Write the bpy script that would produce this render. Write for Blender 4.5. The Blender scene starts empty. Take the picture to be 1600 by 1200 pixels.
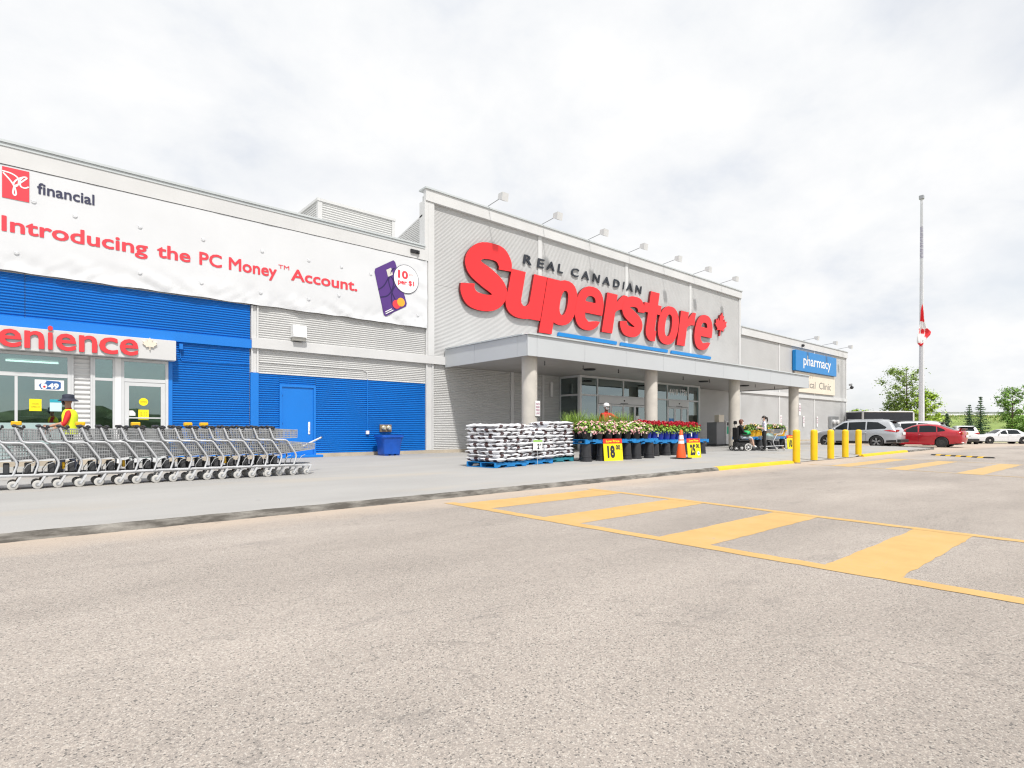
import bpy, bmesh, math, random
import numpy as np
from mathutils import Vector, Matrix, noise
from mathutils.geometry import delaunay_2d_cdt
R = math.radians
random.seed(7)
S = bpy.context.scene
COL = S.collection

# ------------------------------------------------------------------ camera, sky, sun, exposure
# world frame: x along the store front, y towards the store, z up; camera stands over the origin
CAM_H = 1.12
YAW = math.atan2(880.0, 1015.0)          # angle between view axis and the street-to-store direction
cam = bpy.data.cameras.new('camera')
cam.sensor_width = 36.0
cam.lens = 880.0 / 1600.0 * 36.0
cam.shift_y = 71.0 / 1600.0
cam.clip_end = 6000
cam_o = bpy.data.objects.new('camera', cam)
cam_o.location = (0, 0, CAM_H)
cam_o.rotation_euler = (R(90), 0, -YAW)
COL.objects.link(cam_o)
S.camera = cam_o
RX, RY = math.cos(YAW), -math.sin(YAW)   # camera right
FX, FY = math.sin(YAW), math.cos(YAW)    # camera forward

SUN_DIR = Vector((0.22, 0.62, -1.0)).normalized()    # travelling direction of the light
SUN_EL = math.asin(-SUN_DIR.z)
SUN_AZ = math.atan2(-SUN_DIR.x, -SUN_DIR.y)          # compass direction of the sun (from +y, clockwise)
sun = bpy.data.lights.new('sun', 'SUN')
sun.energy = 2.9
sun.angle = R(3.0)
sun.color = (1.0, 0.965, 0.91)
sun_o = bpy.data.objects.new('sun', sun)
sun_o.rotation_euler = SUN_DIR.to_track_quat('-Z', 'Y').to_euler()
sun_o.location = (0, -30, 40)
COL.objects.link(sun_o)

W = bpy.data.worlds.new('World')
S.world = W
W.use_nodes = True
nt = W.node_tree
nt.nodes.clear()
def wn(t, **k):
    n = nt.nodes.new(t)
    for a, b in k.items():
        setattr(n, a, b)
    return n
def wl(a, b):
    nt.links.new(a, b)
out = wn('ShaderNodeOutputWorld'); bg = wn('ShaderNodeBackground')
sky = wn('ShaderNodeTexSky', sky_type='NISHITA', sun_disc=False)
sky.sun_elevation = SUN_EL
sky.sun_rotation = SUN_AZ
sky.air_density = 1.0; sky.dust_density = 2.0
tc = wn('ShaderNodeTexCoord'); sep = wn('ShaderNodeSeparateXYZ')
wl(tc.outputs['Generated'], sep.inputs[0])
mz = wn('ShaderNodeMath', operation='MAXIMUM'); mz.inputs[1].default_value = 0.0
wl(sep.outputs['Z'], mz.inputs[0])
az = wn('ShaderNodeMath', operation='ADD'); az.inputs[1].default_value = 0.36
wl(mz.outputs[0], az.inputs[0])
dx = wn('ShaderNodeMath', operation='DIVIDE'); dy = wn('ShaderNodeMath', operation='DIVIDE')
wl(sep.outputs['X'], dx.inputs[0]); wl(az.outputs[0], dx.inputs[1])
wl(sep.outputs['Y'], dy.inputs[0]); wl(az.outputs[0], dy.inputs[1])
cmb = wn('ShaderNodeCombineXYZ'); wl(dx.outputs[0], cmb.inputs[0]); wl(dy.outputs[0], cmb.inputs[1])
n1 = wn('ShaderNodeTexNoise'); n1.inputs['Scale'].default_value = 2.6; n1.inputs['Detail'].default_value = 9
n1.inputs['Roughness'].default_value = 0.60; n1.inputs['Distortion'].default_value = 0.12
wl(cmb.outputs[0], n1.inputs['Vector'])
n2 = wn('ShaderNodeTexNoise'); n2.inputs['Scale'].default_value = 0.75; n2.inputs['Detail'].default_value = 5
mp2 = wn('ShaderNodeMapping'); mp2.inputs['Location'].default_value = (3.1, 7.7, 0)
wl(cmb.outputs[0], mp2.inputs[0]); wl(mp2.outputs[0], n2.inputs['Vector'])
cr = wn('ShaderNodeValToRGB')
e = cr.color_ramp.elements
e[0].position = 0.30; e[0].color = (0.52, 0.545, 0.59, 1)
e[1].position = 0.62; e[1].color = (0.675, 0.675, 0.675, 1)
em = cr.color_ramp.elements.new(0.46); em.color = (0.615, 0.625, 0.64, 1)
wl(n1.outputs['Fac'], cr.inputs[0])
cover = wn('ShaderNodeValToRGB')
c_ = cover.color_ramp.elements
c_[0].position = 0.34; c_[0].color = (0.62, 0.62, 0.62, 1)
c_[1].position = 0.50; c_[1].color = (1, 1, 1, 1)
wl(n2.outputs['Fac'], cover.inputs[0])
skm = wn('ShaderNodeMix', data_type='RGBA', blend_type='MULTIPLY'); skm.inputs['Factor'].default_value = 1
wl(sky.outputs[0], skm.inputs['A']); skm.inputs['B'].default_value = (0.10, 0.10, 0.10, 1)
mx = wn('ShaderNodeMix', data_type='RGBA')
wl(cover.outputs[0], mx.inputs['Factor']); wl(skm.outputs['Result'], mx.inputs['A']); wl(cr.outputs[0], mx.inputs['B'])
wl(mx.outputs['Result'], bg.inputs['Color'])
bg.inputs['Strength'].default_value = 1.0
wl(bg.outputs[0], out.inputs[0])

S.view_settings.view_transform = 'Standard'
S.view_settings.look = 'None'
S.view_settings.exposure = 0.6
S.view_settings.gamma = 1.0
S.view_settings.use_curve_mapping = False
S.cycles.max_bounces = 8
S.cycles.transparent_max_bounces = 12
S.cycles.use_denoising = True
S.cycles.filter_width = 1.2

# ------------------------------------------------------------------ materials
MATS = {}
def pm(name, col, rough=0.6, metal=0.0, var=None, bump=None, spec=0.5, coat=0.0, coords='Object', trans=0.0):
    """principled material; var = (scale, amount) mottles the colour, bump = (scale, strength) gives fine relief"""
    if name in MATS:
        return MATS[name]
    m = bpy.data.materials.new(name)
    m.use_nodes = True
    t = m.node_tree
    b = t.nodes['Principled BSDF']
    b.inputs['Base Color'].default_value = (*col, 1)
    b.inputs['Roughness'].default_value = rough
    b.inputs['Metallic'].default_value = metal
    b.inputs['Specular IOR Level'].default_value = spec
    b.inputs['Coat Weight'].default_value = coat
    if coat:
        b.inputs['Coat Roughness'].default_value = 0.05
    c = t.nodes.new('ShaderNodeTexCoord')
    if var:
        n = t.nodes.new('ShaderNodeTexNoise')
        n.inputs['Scale'].default_value = var[0]; n.inputs['Detail'].default_value = 6
        t.links.new(c.outputs[coords], n.inputs['Vector'])
        r = t.nodes.new('ShaderNodeMapRange')
        r.inputs['From Min'].default_value = 0.3; r.inputs['From Max'].default_value = 0.7
        r.inputs['To Min'].default_value = 1 - var[1]; r.inputs['To Max'].default_value = 1 + var[1]
        t.links.new(n.outputs['Fac'], r.inputs['Value'])
        x = t.nodes.new('ShaderNodeMix'); x.data_type = 'RGBA'; x.blend_type = 'MULTIPLY'
        x.inputs['Factor'].default_value = 1; x.inputs['A'].default_value = (*col, 1)
        t.links.new(r.outputs[0], x.inputs['B'])
        t.links.new(x.outputs['Result'], b.inputs['Base Color'])
    if bump:
        n = t.nodes.new('ShaderNodeTexNoise')
        n.inputs['Scale'].default_value = bump[0]; n.inputs['Detail'].default_value = 4
        t.links.new(c.outputs[coords], n.inputs['Vector'])
        k = t.nodes.new('ShaderNodeBump'); k.inputs['Strength'].default_value = bump[1]; k.inputs['Distance'].default_value = 0.01
        t.links.new(n.outputs['Fac'], k.inputs['Height']); t.links.new(k.outputs[0], b.inputs['Normal'])
    MATS[name] = m
    return m

def emit(name, col, strength):
    m = bpy.data.materials.new(name); m.use_nodes = True
    b = m.node_tree.nodes['Principled BSDF']
    b.inputs['Base Color'].default_value = (*col, 1)
    b.inputs['Emission Color'].default_value = (*col, 1); b.inputs['Emission Strength'].default_value = strength
    return m

def glass_mat(name, tint, refl=0.25):
    m = bpy.data.materials.new(name); m.use_nodes = True
    t = m.node_tree; t.nodes.clear()
    o = t.nodes.new('ShaderNodeOutputMaterial'); mixn = t.nodes.new('ShaderNodeMixShader')
    tr = t.nodes.new('ShaderNodeBsdfTransparent'); tr.inputs[0].default_value = (*tint, 1)
    gl = t.nodes.new('ShaderNodeBsdfGlossy'); gl.inputs['Roughness'].default_value = 0.01; gl.inputs['Color'].default_value = (0.8, 0.95, 0.95, 1)
    fr = t.nodes.new('ShaderNodeFresnel'); fr.inputs['IOR'].default_value = 1.5
    ad = t.nodes.new('ShaderNodeMath'); ad.operation = 'ADD'; ad.inputs[1].default_value = refl; ad.use_clamp = True
    t.links.new(fr.outputs[0], ad.inputs[0]); t.links.new(ad.outputs[0], mixn.inputs[0])
    t.links.new(tr.outputs[0], mixn.inputs[1]); t.links.new(gl.outputs[0], mixn.inputs[2]); t.links.new(mixn.outputs[0], o.inputs[0])
    return m

M = {}
M['grey'] = pm('grey_cladding', (0.56, 0.56, 0.555), 0.42, var=(0.6, 0.05), spec=0.4)
M['greyfineshade'] = pm('grey_fine_cladding_shade', (0.475, 0.475, 0.475), 0.42, var=(0.6, 0.05), spec=0.4)  # same cladding grey, with the missing rib shadows darkened into the colour
M['blue'] = pm('blue_cladding', (0.004, 0.15, 0.53), 0.38, var=(0.5, 0.06), spec=0.4)
M['bluetrim'] = pm('blue_trim', (0.004, 0.175, 0.62), 0.4, var=(1.0, 0.04))
M['trim'] = pm('pale_trim', (0.60, 0.60, 0.60), 0.42, var=(0.8, 0.05))
M['coping'] = pm('grey_coping', (0.50, 0.53, 0.54), 0.4, var=(1.5, 0.05))
M['panel'] = pm('aluminium_panel', (0.49, 0.51, 0.53), 0.32, var=(0.4, 0.03))
M['soffit'] = pm('soffit_metal', (0.40, 0.385, 0.37), 0.5, var=(0.5, 0.04))
M['dark'] = pm('dark_gap', (0.03, 0.03, 0.035), 0.7)
M['colconc'] = pm('column_concrete', (0.55, 0.515, 0.465), 0.75, var=(3, 0.08), bump=(40, 0.15))
M['plinth'] = pm('plinth_concrete', (0.45, 0.39, 0.31), 0.85, var=(2, 0.15), bump=(30, 0.3))
M['alu'] = pm('window_aluminium', (0.60, 0.61, 0.62), 0.35, var=(2, 0.03))
M['glass'] = glass_mat('window_glass', (0.55, 0.72, 0.70), 0.22)
M['red'] = pm('red_sign_face', (0.80, 0.024, 0.028), 0.38, var=(0.35, 0.05))
M['redside'] = pm('red_sign_return', (0.16, 0.012, 0.014), 0.5)
M['ink'] = pm('dark_sign_letter', (0.022, 0.026, 0.036), 0.5)
M['bluesign'] = pm('blue_sign', (0.002, 0.20, 0.54), 0.35, var=(1, 0.03))
M['white'] = pm('white_paint', (0.78, 0.78, 0.78), 0.45, var=(2, 0.03))
M['black'] = pm('black_plastic', (0.018, 0.018, 0.02), 0.45)
M['rubber'] = pm('rubber', (0.02, 0.02, 0.02), 0.8)
M['steel'] = pm('grey_steel', (0.36, 0.37, 0.38), 0.4, 0.5, var=(4, 0.08))
M['yellow'] = pm('yellow_paint', (0.80, 0.50, 0.004), 0.45, var=(3, 0.07), bump=(12, 0.1))
M['cream'] = pm('cream_sign', (0.74, 0.66, 0.55), 0.5, var=(1, 0.04))

# ------------------------------------------------------------------ mesh helpers
LOC = {}
class MB:
    def __init__(s):
        s.v = []; s.f = []; s.mi = []
    def add(s, vs, fs, mi=0):
        b = len(s.v)
        s.v += [tuple(p) for p in vs]
        s.f += [tuple(b + i for i in f) for f in fs]
        s.mi += [mi] * len(fs)
        return s
    def box(s, x0, x1, y0, y1, z0, z1, mi=0):
        vs = [(x, y, z) for x in (x0, x1) for y in (y0, y1) for z in (z0, z1)]
        return s.add(vs, [(0, 1, 3, 2), (4, 6, 7, 5), (0, 4, 5, 1), (2, 3, 7, 6), (0, 2, 6, 4), (1, 5, 7, 3)], mi)
    def bbox(s, x0, x1, y0, y1, z0, z1, b=0.01, mi=0):
        """box with chamfered edges"""
        bm = bmesh.new()
        bmesh.ops.create_cube(bm, size=1)
        for v in bm.verts:
            v.co = Vector(((x0 + x1) / 2 + v.co.x * (x1 - x0), (y0 + y1) / 2 + v.co.y * (y1 - y0), (z0 + z1) / 2 + v.co.z * (z1 - z0)))
        bmesh.ops.bevel(bm, geom=list(bm.edges), offset=b, segments=1, affect='EDGES')
        bm.verts.index_update()
        s.add([v.co[:] for v in bm.verts], [[v.index for v in f.verts] for f in bm.faces], mi)
        bm.free()
        return s
    def tube(s, pts, r, n=8, mi=0, caps=True, flat=1.0):
        """round bar along a polyline; r is one radius or one per point"""
        pts = [Vector(p) for p in pts]
        rs = r if isinstance(r, (list, tuple)) else [r] * len(pts)
        b = len(s.v)
        prev = None
        for i, p in enumerate(pts):
            d = (pts[min(i + 1, len(pts) - 1)] - pts[max(i - 1, 0)])
            d = d.normalized() if d.length > 1e-9 else Vector((0, 0, 1))
            if prev is None:
                a = Vector((0, 1, 0)) if abs(d.y) < 0.9 else Vector((1, 0, 0))
                a = (a - d * a.dot(d)).normalized()
            else:
                a = (prev - d * prev.dot(d)).normalized()
            prev = a
            c = d.cross(a)
            for k in range(n):
                t = 2 * math.pi * (k + 0.5) / n
                s.v.append(tuple(p + (a * math.cos(t) + c * math.sin(t) * flat) * rs[i]))
        for i in range(len(pts) - 1):
            for k in range(n):
                k2 = (k + 1) % n
                s.f.append((b + i * n + k, b + i * n + k2, b + (i + 1) * n + k2, b + (i + 1) * n + k)); s.mi.append(mi)
        if caps:
            s.f.append(tuple(b + k for k in reversed(range(n)))); s.mi.append(mi)
            s.f.append(tuple(b + (len(pts) - 1) * n + k for k in range(n))); s.mi.append(mi)
        return s
    def lathe(s, prof, cx=0, cy=0, cz=0, n=20, mi=0, axis='z', close=True):
        b = len(s.v)
        for r, h in prof:
            for k in range(n):
                t = 2 * math.pi * k / n
                a, c = r * math.cos(t), r * math.sin(t)
                s.v.append({'z': (cx + a, cy + c, cz + h), 'y': (cx + a, cy + h, cz + c), 'x': (cx + h, cy + a, cz + c)}[axis])
        for i in range(len(prof) - 1):
            for k in range(n):
                k2 = (k + 1) % n
                s.f.append((b + i * n + k, b + i * n + k2, b + (i + 1) * n + k2, b + (i + 1) * n + k)); s.mi.append(mi)
        if close:
            s.f.append(tuple(b + k for k in reversed(range(n)))); s.mi.append(mi)
            s.f.append(tuple(b + (len(prof) - 1) * n + k for k in range(n))); s.mi.append(mi)
        return s
    def prism(s, poly, a0, a1, axis='y', mi=0):
        """polygon (p, q) extruded along axis: y -> (p, a, q), x -> (a, p, q), z -> (p, q, a)"""
        n = len(poly)
        f = {'y': lambda p, q, a: (p, a, q), 'x': lambda p, q, a: (a, p, q), 'z': lambda p, q, a: (p, q, a)}[axis]
        vs = [f(p, q, a0) for p, q in poly] + [f(p, q, a1) for p, q in poly]
        fs = [tuple(range(n)), tuple(reversed(range(n, 2 * n)))] + [(i, n + i, n + (i + 1) % n, (i + 1) % n) for i in range(n)]
        return s.add(vs, fs, mi)
    def ell(s, c, r, n=10, m=7, mi=0, f=None):
        vs = []; fs = []
        for j in range(m + 1):
            ph = math.pi * j / m
            for i in range(n):
                t = 2 * math.pi * i / n
                p = Vector((r[0] * math.sin(ph) * math.cos(t), r[1] * math.sin(ph) * math.sin(t), r[2] * math.cos(ph)))
                if f: p = f(p)
                vs.append((c[0] + p.x, c[1] + p.y, c[2] + p.z))
        for j in range(m):
            for i in range(n):
                i2 = (i + 1) % n
                fs.append((j * n + i, (j + 1) * n + i, (j + 1) * n + i2, j * n + i2))
        return s.add(vs, fs, mi)
    def mesh(s, name, mats, smooth=None):
        me = bpy.data.meshes.new(name)
        me.from_pydata(s.v, [], s.f)
        for m in (mats if isinstance(mats, (list, tuple)) else [mats]):
            me.materials.append(M[m] if isinstance(m, str) else m)
        me.polygons.foreach_set('material_index', s.mi)
        bm = bmesh.new(); bm.from_mesh(me)
        bmesh.ops.recalc_face_normals(bm, faces=bm.faces)
        bm.to_mesh(me); bm.free()
        if smooth is not None:
            me.shade_smooth()
            me.set_sharp_from_angle(angle=R(smooth))
        me.update()
        return me
    def build(s, name, mats, parent=None, smooth=None, world=True):
        """link as one object; with world=True the coordinates are world ones and the parent's place is taken off"""
        o = bpy.data.objects.new(name, s.mesh(name, mats, smooth))
        COL.objects.link(o)
        if parent is not None:
            o.parent = parent
            root = parent
            while root.parent: root = root.parent
            if world and root.name in LOC:
                o.data.transform(Matrix.Translation(-Vector(LOC[root.name])))
        return o

def tag(o, label=None, cat=None, group=None, kind=None):
    if label: o['label'] = label
    if cat: o['category'] = cat
    if group: o['group'] = group
    if kind: o['kind'] = kind
    return o
def thing(name, label, cat, loc=(0, 0, 0), rz=0, group=None):
    o = bpy.data.objects.new(name, None)
    o.empty_display_size = 0.2
    COL.objects.link(o)
    o.location = loc; o.rotation_euler = (0, 0, rz)
    LOC[o.name] = tuple(loc)
    return tag(o, label, cat, group)
def lone(mb, name, mats, label, cat, loc=(0, 0, 0), rz=0, group=None, smooth=None):
    o = mb.build(name, mats, None, smooth)
    o.location = loc; o.rotation_euler = (0, 0, rz)
    return tag(o, label, cat, group)
def dup(o, parent=None, loc=None, rz=None, label=None, group=None):
    c = o.copy(); COL.objects.link(c); c.parent = parent
    for ch in o.children:
        dup(ch, c)
    if loc is not None: c.location = loc
    if rz is not None: c.rotation_euler = (0, 0, rz)
    if label: c['label'] = label
    if group: c['group'] = group
    return c
def link_mesh(me, name, parent, loc=(0, 0, 0), rz=0):
    o = bpy.data.objects.new(name, me); COL.objects.link(o); o.parent = parent
    o.location = loc; o.rotation_euler = (0, 0, rz)
    return o

def ccw(p):
    a = sum(p[i - 1][0] * p[i][1] - p[i][0] * p[i - 1][1] for i in range(len(p)))
    return list(p) if a > 0 else list(reversed(p))
def inside(poly, X, Y):
    r = np.zeros(len(X), bool)
    n = len(poly)
    for i in range(n):
        (x0, y0), (x1, y1) = poly[i - 1], poly[i]
        if y0 == y1: continue
        c = (y0 > Y) != (y1 > Y)
        r ^= c & (X < (x1 - x0) * (Y - y0) / (y1 - y0) + x0)
    return r
def union2d(add, sub=(), extra=()):
    """union of polygons minus others -> (points, triangles)"""
    q = {}; vs = []; es = set()
    for p in list(add) + list(sub):
        ids = []
        for x, y in p:
            k = (round(x, 5), round(y, 5))
            if k not in q: q[k] = len(vs); vs.append(Vector(k))
            ids.append(q[k])
        for i in range(len(ids)):
            a, b = ids[i - 1], ids[i]
            if a != b: es.add((min(a, b), max(a, b)))
    vs += [Vector(p) for p in extra]
    V_, _, F_, _, _, _ = delaunay_2d_cdt(vs, list(es), [], 0, 1e-6, False)
    C = np.array([[(V_[f[0]].x + V_[f[1]].x + V_[f[2]].x) / 3, (V_[f[0]].y + V_[f[1]].y + V_[f[2]].y) / 3] for f in F_])
    keep = np.zeros(len(F_), bool)
    def mark(poly, val):
        xs = [p[0] for p in poly]; ys = [p[1] for p in poly]
        i = np.where((C[:, 0] >= min(xs)) & (C[:, 0] <= max(xs)) & (C[:, 1] >= min(ys)) & (C[:, 1] <= max(ys)))[0]
        if len(i): keep[i[inside(poly, C[i, 0], C[i, 1])]] = val
    for p in add: mark(p, True)
    for p in sub: mark(p, False)
    T = []
    for f, k in zip(F_, keep):
        if k:
            f = list(f); a, b, c = (V_[i] for i in f[:3])
            if (b.x - a.x) * (c.y - a.y) - (b.y - a.y) * (c.x - a.x) < 0: f.reverse()
            T.append(f)
    return [(p.x, p.y) for p in V_], T
def boundary(tris):
    cnt = {}
    for t in tris:
        for i in range(len(t)):
            a, b = t[i], t[(i + 1) % len(t)]
            cnt[(a, b)] = 1
    return [(a, b) for (a, b) in cnt if (b, a) not in cnt]
def slab2d(mb, pts, tris, fn, front, back, mi=0, mi_side=0, caps_back=False):
    """extrude a flat triangulation; fn(x, y, depth) -> world point"""
    used = sorted({i for t in tris for i in t}); mp = {k: i for i, k in enumerate(used)}
    n = len(used)
    mb.add([fn(*pts[k], front) for k in used], [[mp[i] for i in t] for t in tris], mi)
    if back is not None:
        bd = boundary(tris)
        vs = [fn(*pts[k], front) for k in used] + [fn(*pts[k], back) for k in used]
        mb.add(vs, [(mp[a], mp[b], n + mp[b], n + mp[a]) for a, b in bd], mi_side)

_tx = {}
def text2d(body, bold=0.0, space=1.0):
    """flat triangulation of a line of lettering, font size 1, optionally emboldened"""
    key = (body, bold, space)
    if key in _tx: return _tx[key]
    c = bpy.data.curves.new('t', 'FONT'); c.body = body; c.size = 1; c.space_character = space
    c.resolution_u = 3
    o = bpy.data.objects.new('t', c); COL.objects.link(o)
    dg = bpy.context.evaluated_depsgraph_get()
    me = bpy.data.meshes.new_from_object(o.evaluated_get(dg))
    pts = [(v.co.x, v.co.y) for v in me.vertices]
    tris = [list(p.vertices) for p in me.polygons]
    bpy.data.objects.remove(o); bpy.data.curves.remove(c); bpy.data.meshes.remove(me)
    # merge doubled points, make triangles counter-clockwise
    q = {}; idx = []; P2 = []
    for p in pts:
        k = (round(p[0], 4), round(p[1], 4))
        if k not in q: q[k] = len(P2); P2.append(k)
        idx.append(q[k])
    T2 = []
    for t in tris:
        t = [idx[i] for i in t]
        if len(set(t)) < 3: continue
        a, b, d = (P2[i] for i in t[:3])
        if (b[0] - a[0]) * (d[1] - a[1]) - (b[1] - a[1]) * (d[0] - a[0]) < 0: t.reverse()
        T2.append(t)
    if bold:
        add = [[P2[i] for i in t] for t in T2]
        for a, b in boundary(T2):
            (x0, y0), (x1, y1) = P2[a], P2[b]
            l = math.hypot(x1 - x0, y1 - y0) or 1
            ex, ey = (x1 - x0) / l * bold, (y1 - y0) / l * bold
            add.append([(x0 - ey, y0 + ex), (x0 + ey, y0 - ex), (x1 + ey, y1 - ex), (x1 - ey, y1 + ex)])
            add.append([(x1 + bold * math.cos(k * math.pi / 3), y1 + bold * math.sin(k * math.pi / 3)) for k in range(6)])
        P2, T2 = union2d(add)
    us = {i for t in T2 for i in t}
    xs = [P2[i][0] for i in us]; ys = [P2[i][1] for i in us]
    _tx[key] = (P2, T2, (min(xs), max(xs), min(ys), max(ys)))
    return _tx[key]
def put_text(mb, body, u0, u1, z0, z1, fn, front, back=None, bold=0.0, mi=0, mi_side=0, space=1.0, zref=None, shear=0.0):
    """lettering fitted into the rectangle; zref names letters whose height sets z0..z1 (so descenders hang below)"""
    P, T, bb = text2d(body, bold, space)
    rb = text2d(zref, bold, space)[2] if zref else bb
    sx = (u1 - u0) / (bb[1] - bb[0]); sz = (z1 - z0) / (rb[3] - rb[2])
    slab2d(mb, [(u0 + (x - bb[0]) * sx + shear * (y - rb[2]) * sz, z0 + (y - rb[2]) * sz) for x, y in P], T, fn, front, back, mi, mi_side)
FRONT = lambda x, y, d: (x, d, y)      # facade lettering: x along wall, y up, depth = world y

# ------------------------------------------------------------------ ground, lot, pavement, markings
def sstep(a, b, x):
    t = max(0, min(1, (x - a) / (b - a))); return t * t * (3 - 2 * t)
def lot_z(u, v):
    return -0.32 * sstep(44, 76, u) - 0.25 * sstep(80, 100, u)

def asphalt_material():
    m = bpy.data.materials.new('asphalt'); m.use_nodes = True
    t = m.node_tree; b = t.nodes['Principled BSDF']; b.inputs['Roughness'].default_value = 0.92
    b.inputs['Specular IOR Level'].default_value = 0.25
    tc = t.nodes.new('ShaderNodeTexCoord')
    def N(ty, **k):
        n = t.nodes.new(ty)
        for a, c in k.items(): setattr(n, a, c)
        return n
    # stones: voronoi cells with their own shade
    vo = N('ShaderNodeTexVoronoi'); vo.inputs['Scale'].default_value = 145
    t.links.new(tc.outputs['Object'], vo.inputs['Vector'])
    cr = N('ShaderNodeValToRGB'); e = cr.color_ramp.elements
    e[0].position = 0.0; e[0].color = (0.15, 0.14, 0.13, 1)
    e[1].position = 1.0; e[1].color = (0.50, 0.465, 0.42, 1)
    for p, c in ((0.04, (0.17, 0.16, 0.15)), (0.08, (0.32, 0.285, 0.26)), (0.55, (0.375, 0.335, 0.30)), (0.8, (0.45, 0.395, 0.35))):
        x = e.new(p); x.color = (*c, 1)
    sp = N('ShaderNodeSeparateColor'); t.links.new(vo.outputs['Color'], sp.inputs[0])
    t.links.new(sp.outputs[0], cr.inputs[0])
    # dark binder between stones
    ed = N('ShaderNodeTexVoronoi', feature='DISTANCE_TO_EDGE'); ed.inputs['Scale'].default_value = 145
    t.links.new(tc.outputs['Object'], ed.inputs['Vector'])
    er = N('ShaderNodeMapRange'); er.inputs['From Max'].default_value = 0.10; er.inputs['To Min'].default_value = 0.76
    t.links.new(ed.outputs['Distance'], er.inputs['Value'])
    m1 = N('ShaderNodeMix', data_type='RGBA', blend_type='MULTIPLY'); m1.inputs['Factor'].default_value = 1
    t.links.new(cr.outputs[0], m1.inputs['A']); t.links.new(er.outputs[0], m1.inputs['B'])
    # broad worn patches and drive lanes
    mp = N('ShaderNodeMapping'); mp.inputs['Scale'].default_value = (0.16, 0.42, 1)
    t.links.new(tc.outputs['Object'], mp.inputs[0])
    nb = N('ShaderNodeTexNoise'); nb.inputs['Scale'].default_value = 1.1; nb.inputs['Detail'].default_value = 9; nb.inputs['Roughness'].default_value = 0.62
    t.links.new(mp.outputs[0], nb.inputs['Vector'])
    br = N('ShaderNodeMapRange'); br.inputs['From Min'].default_value = 0.32; br.inputs['From Max'].default_value = 0.68
    br.inputs['To Min'].default_value = 0.76; br.inputs['To Max'].default_value = 1.10
    t.links.new(nb.outputs['Fac'], br.inputs['Value'])
    m2 = N('ShaderNodeMix', data_type='RGBA', blend_type='MULTIPLY'); m2.inputs['Factor'].default_value = 1
    t.links.new(m1.outputs['Result'], m2.inputs['A']); t.links.new(br.outputs[0], m2.inputs['B'])
    # pale dust along the kerb
    sx = N('ShaderNodeSeparateXYZ'); t.links.new(tc.outputs['Object'], sx.inputs[0])
    ns = N('ShaderNodeTexNoise'); ns.inputs['Scale'].default_value = 1.4; ns.inputs['Detail'].default_value = 5
    t.links.new(tc.outputs['Object'], ns.inputs['Vector'])
    ad = N('ShaderNodeMath', operation='MULTIPLY_ADD'); ad.inputs[1].default_value = 1.1
    t.links.new(ns.outputs['Fac'], ad.inputs[0]); t.links.new(sx.outputs['Y'], ad.inputs[2])
    kr = N('ShaderNodeMapRange'); kr.inputs['From Min'].default_value = 7.15; kr.inputs['From Max'].default_value = 8.0
    kr.inputs['To Max'].default_value = 0.75
    t.links.new(ad.outputs[0], kr.inputs['Value'])
    m3 = N('ShaderNodeMix', data_type='RGBA'); m3.inputs['B'].default_value = (0.47, 0.385, 0.31, 1)
    t.links.new(kr.outputs[0], m3.inputs['Factor']); t.links.new(m2.outputs['Result'], m3.inputs['A'])
    # oil spots and tar
    sn = N('ShaderNodeTexNoise'); sn.inputs['Scale'].default_value = 1.05; sn.inputs['Detail'].default_value = 7; sn.inputs['Roughness'].default_value = 0.7
    mp3 = N('ShaderNodeMapping'); mp3.inputs['Scale'].default_value = (0.55, 1.5, 1); mp3.inputs['Location'].default_value = (4.4, 9.1, 0)
    t.links.new(tc.outputs['Object'], mp3.inputs[0]); t.links.new(mp3.outputs[0], sn.inputs['Vector'])
    sr = N('ShaderNodeMapRange'); sr.inputs['From Min'].default_value = 0.60; sr.inputs['From Max'].default_value = 0.74; sr.inputs['To Max'].default_value = 0.42
    t.links.new(sn.outputs['Fac'], sr.inputs['Value'])
    m4 = N('ShaderNodeMix', data_type='RGBA'); m4.inputs['B'].default_value = (0.12, 0.115, 0.115, 1)
    t.links.new(sr.outputs[0], m4.inputs['Factor']); t.links.new(m3.outputs['Result'], m4.inputs['A'])
    # thin cracks
    vc = N('ShaderNodeTexVoronoi', feature='DISTANCE_TO_EDGE'); vc.inputs['Scale'].default_value = 0.2
    wv = N('ShaderNodeTexNoise'); wv.inputs['Scale'].default_value = 1.2; wv.inputs['Detail'].default_value = 6
    t.links.new(tc.outputs['Object'], wv.inputs['Vector'])
    wm = N('ShaderNodeVectorMath', operation='MULTIPLY_ADD'); wm.inputs[1].default_value = (2.6, 2.6, 0)
    t.links.new(wv.outputs['Color'], wm.inputs[0]); t.links.new(tc.outputs['Object'], wm.inputs[2]); t.links.new(wm.outputs[0], vc.inputs['Vector'])
    ck = N('ShaderNodeMapRange'); ck.inputs['From Max'].default_value = 0.0035; ck.inputs['To Min'].default_value = 0.28; ck.inputs['To Max'].default_value = 0.0
    t.links.new(vc.outputs['Distance'], ck.inputs['Value'])
    m5 = N('ShaderNodeMix', data_type='RGBA'); m5.inputs['B'].default_value = (0.10, 0.095, 0.09, 1)
    t.links.new(ck.outputs[0], m5.inputs['Factor']); t.links.new(m4.outputs['Result'], m5.inputs['A'])
    t.links.new(m5.outputs['Result'], b.inputs['Base Color'])
    bp = N('ShaderNodeBump'); bp.inputs['Strength'].default_value = 0.45; bp.inputs['Distance'].default_value = 0.006
    t.links.new(er.outputs[0], bp.inputs['Height']); t.links.new(bp.outputs[0], b.inputs['Normal'])
    return m
M['asphalt'] = asphalt_material()

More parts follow.
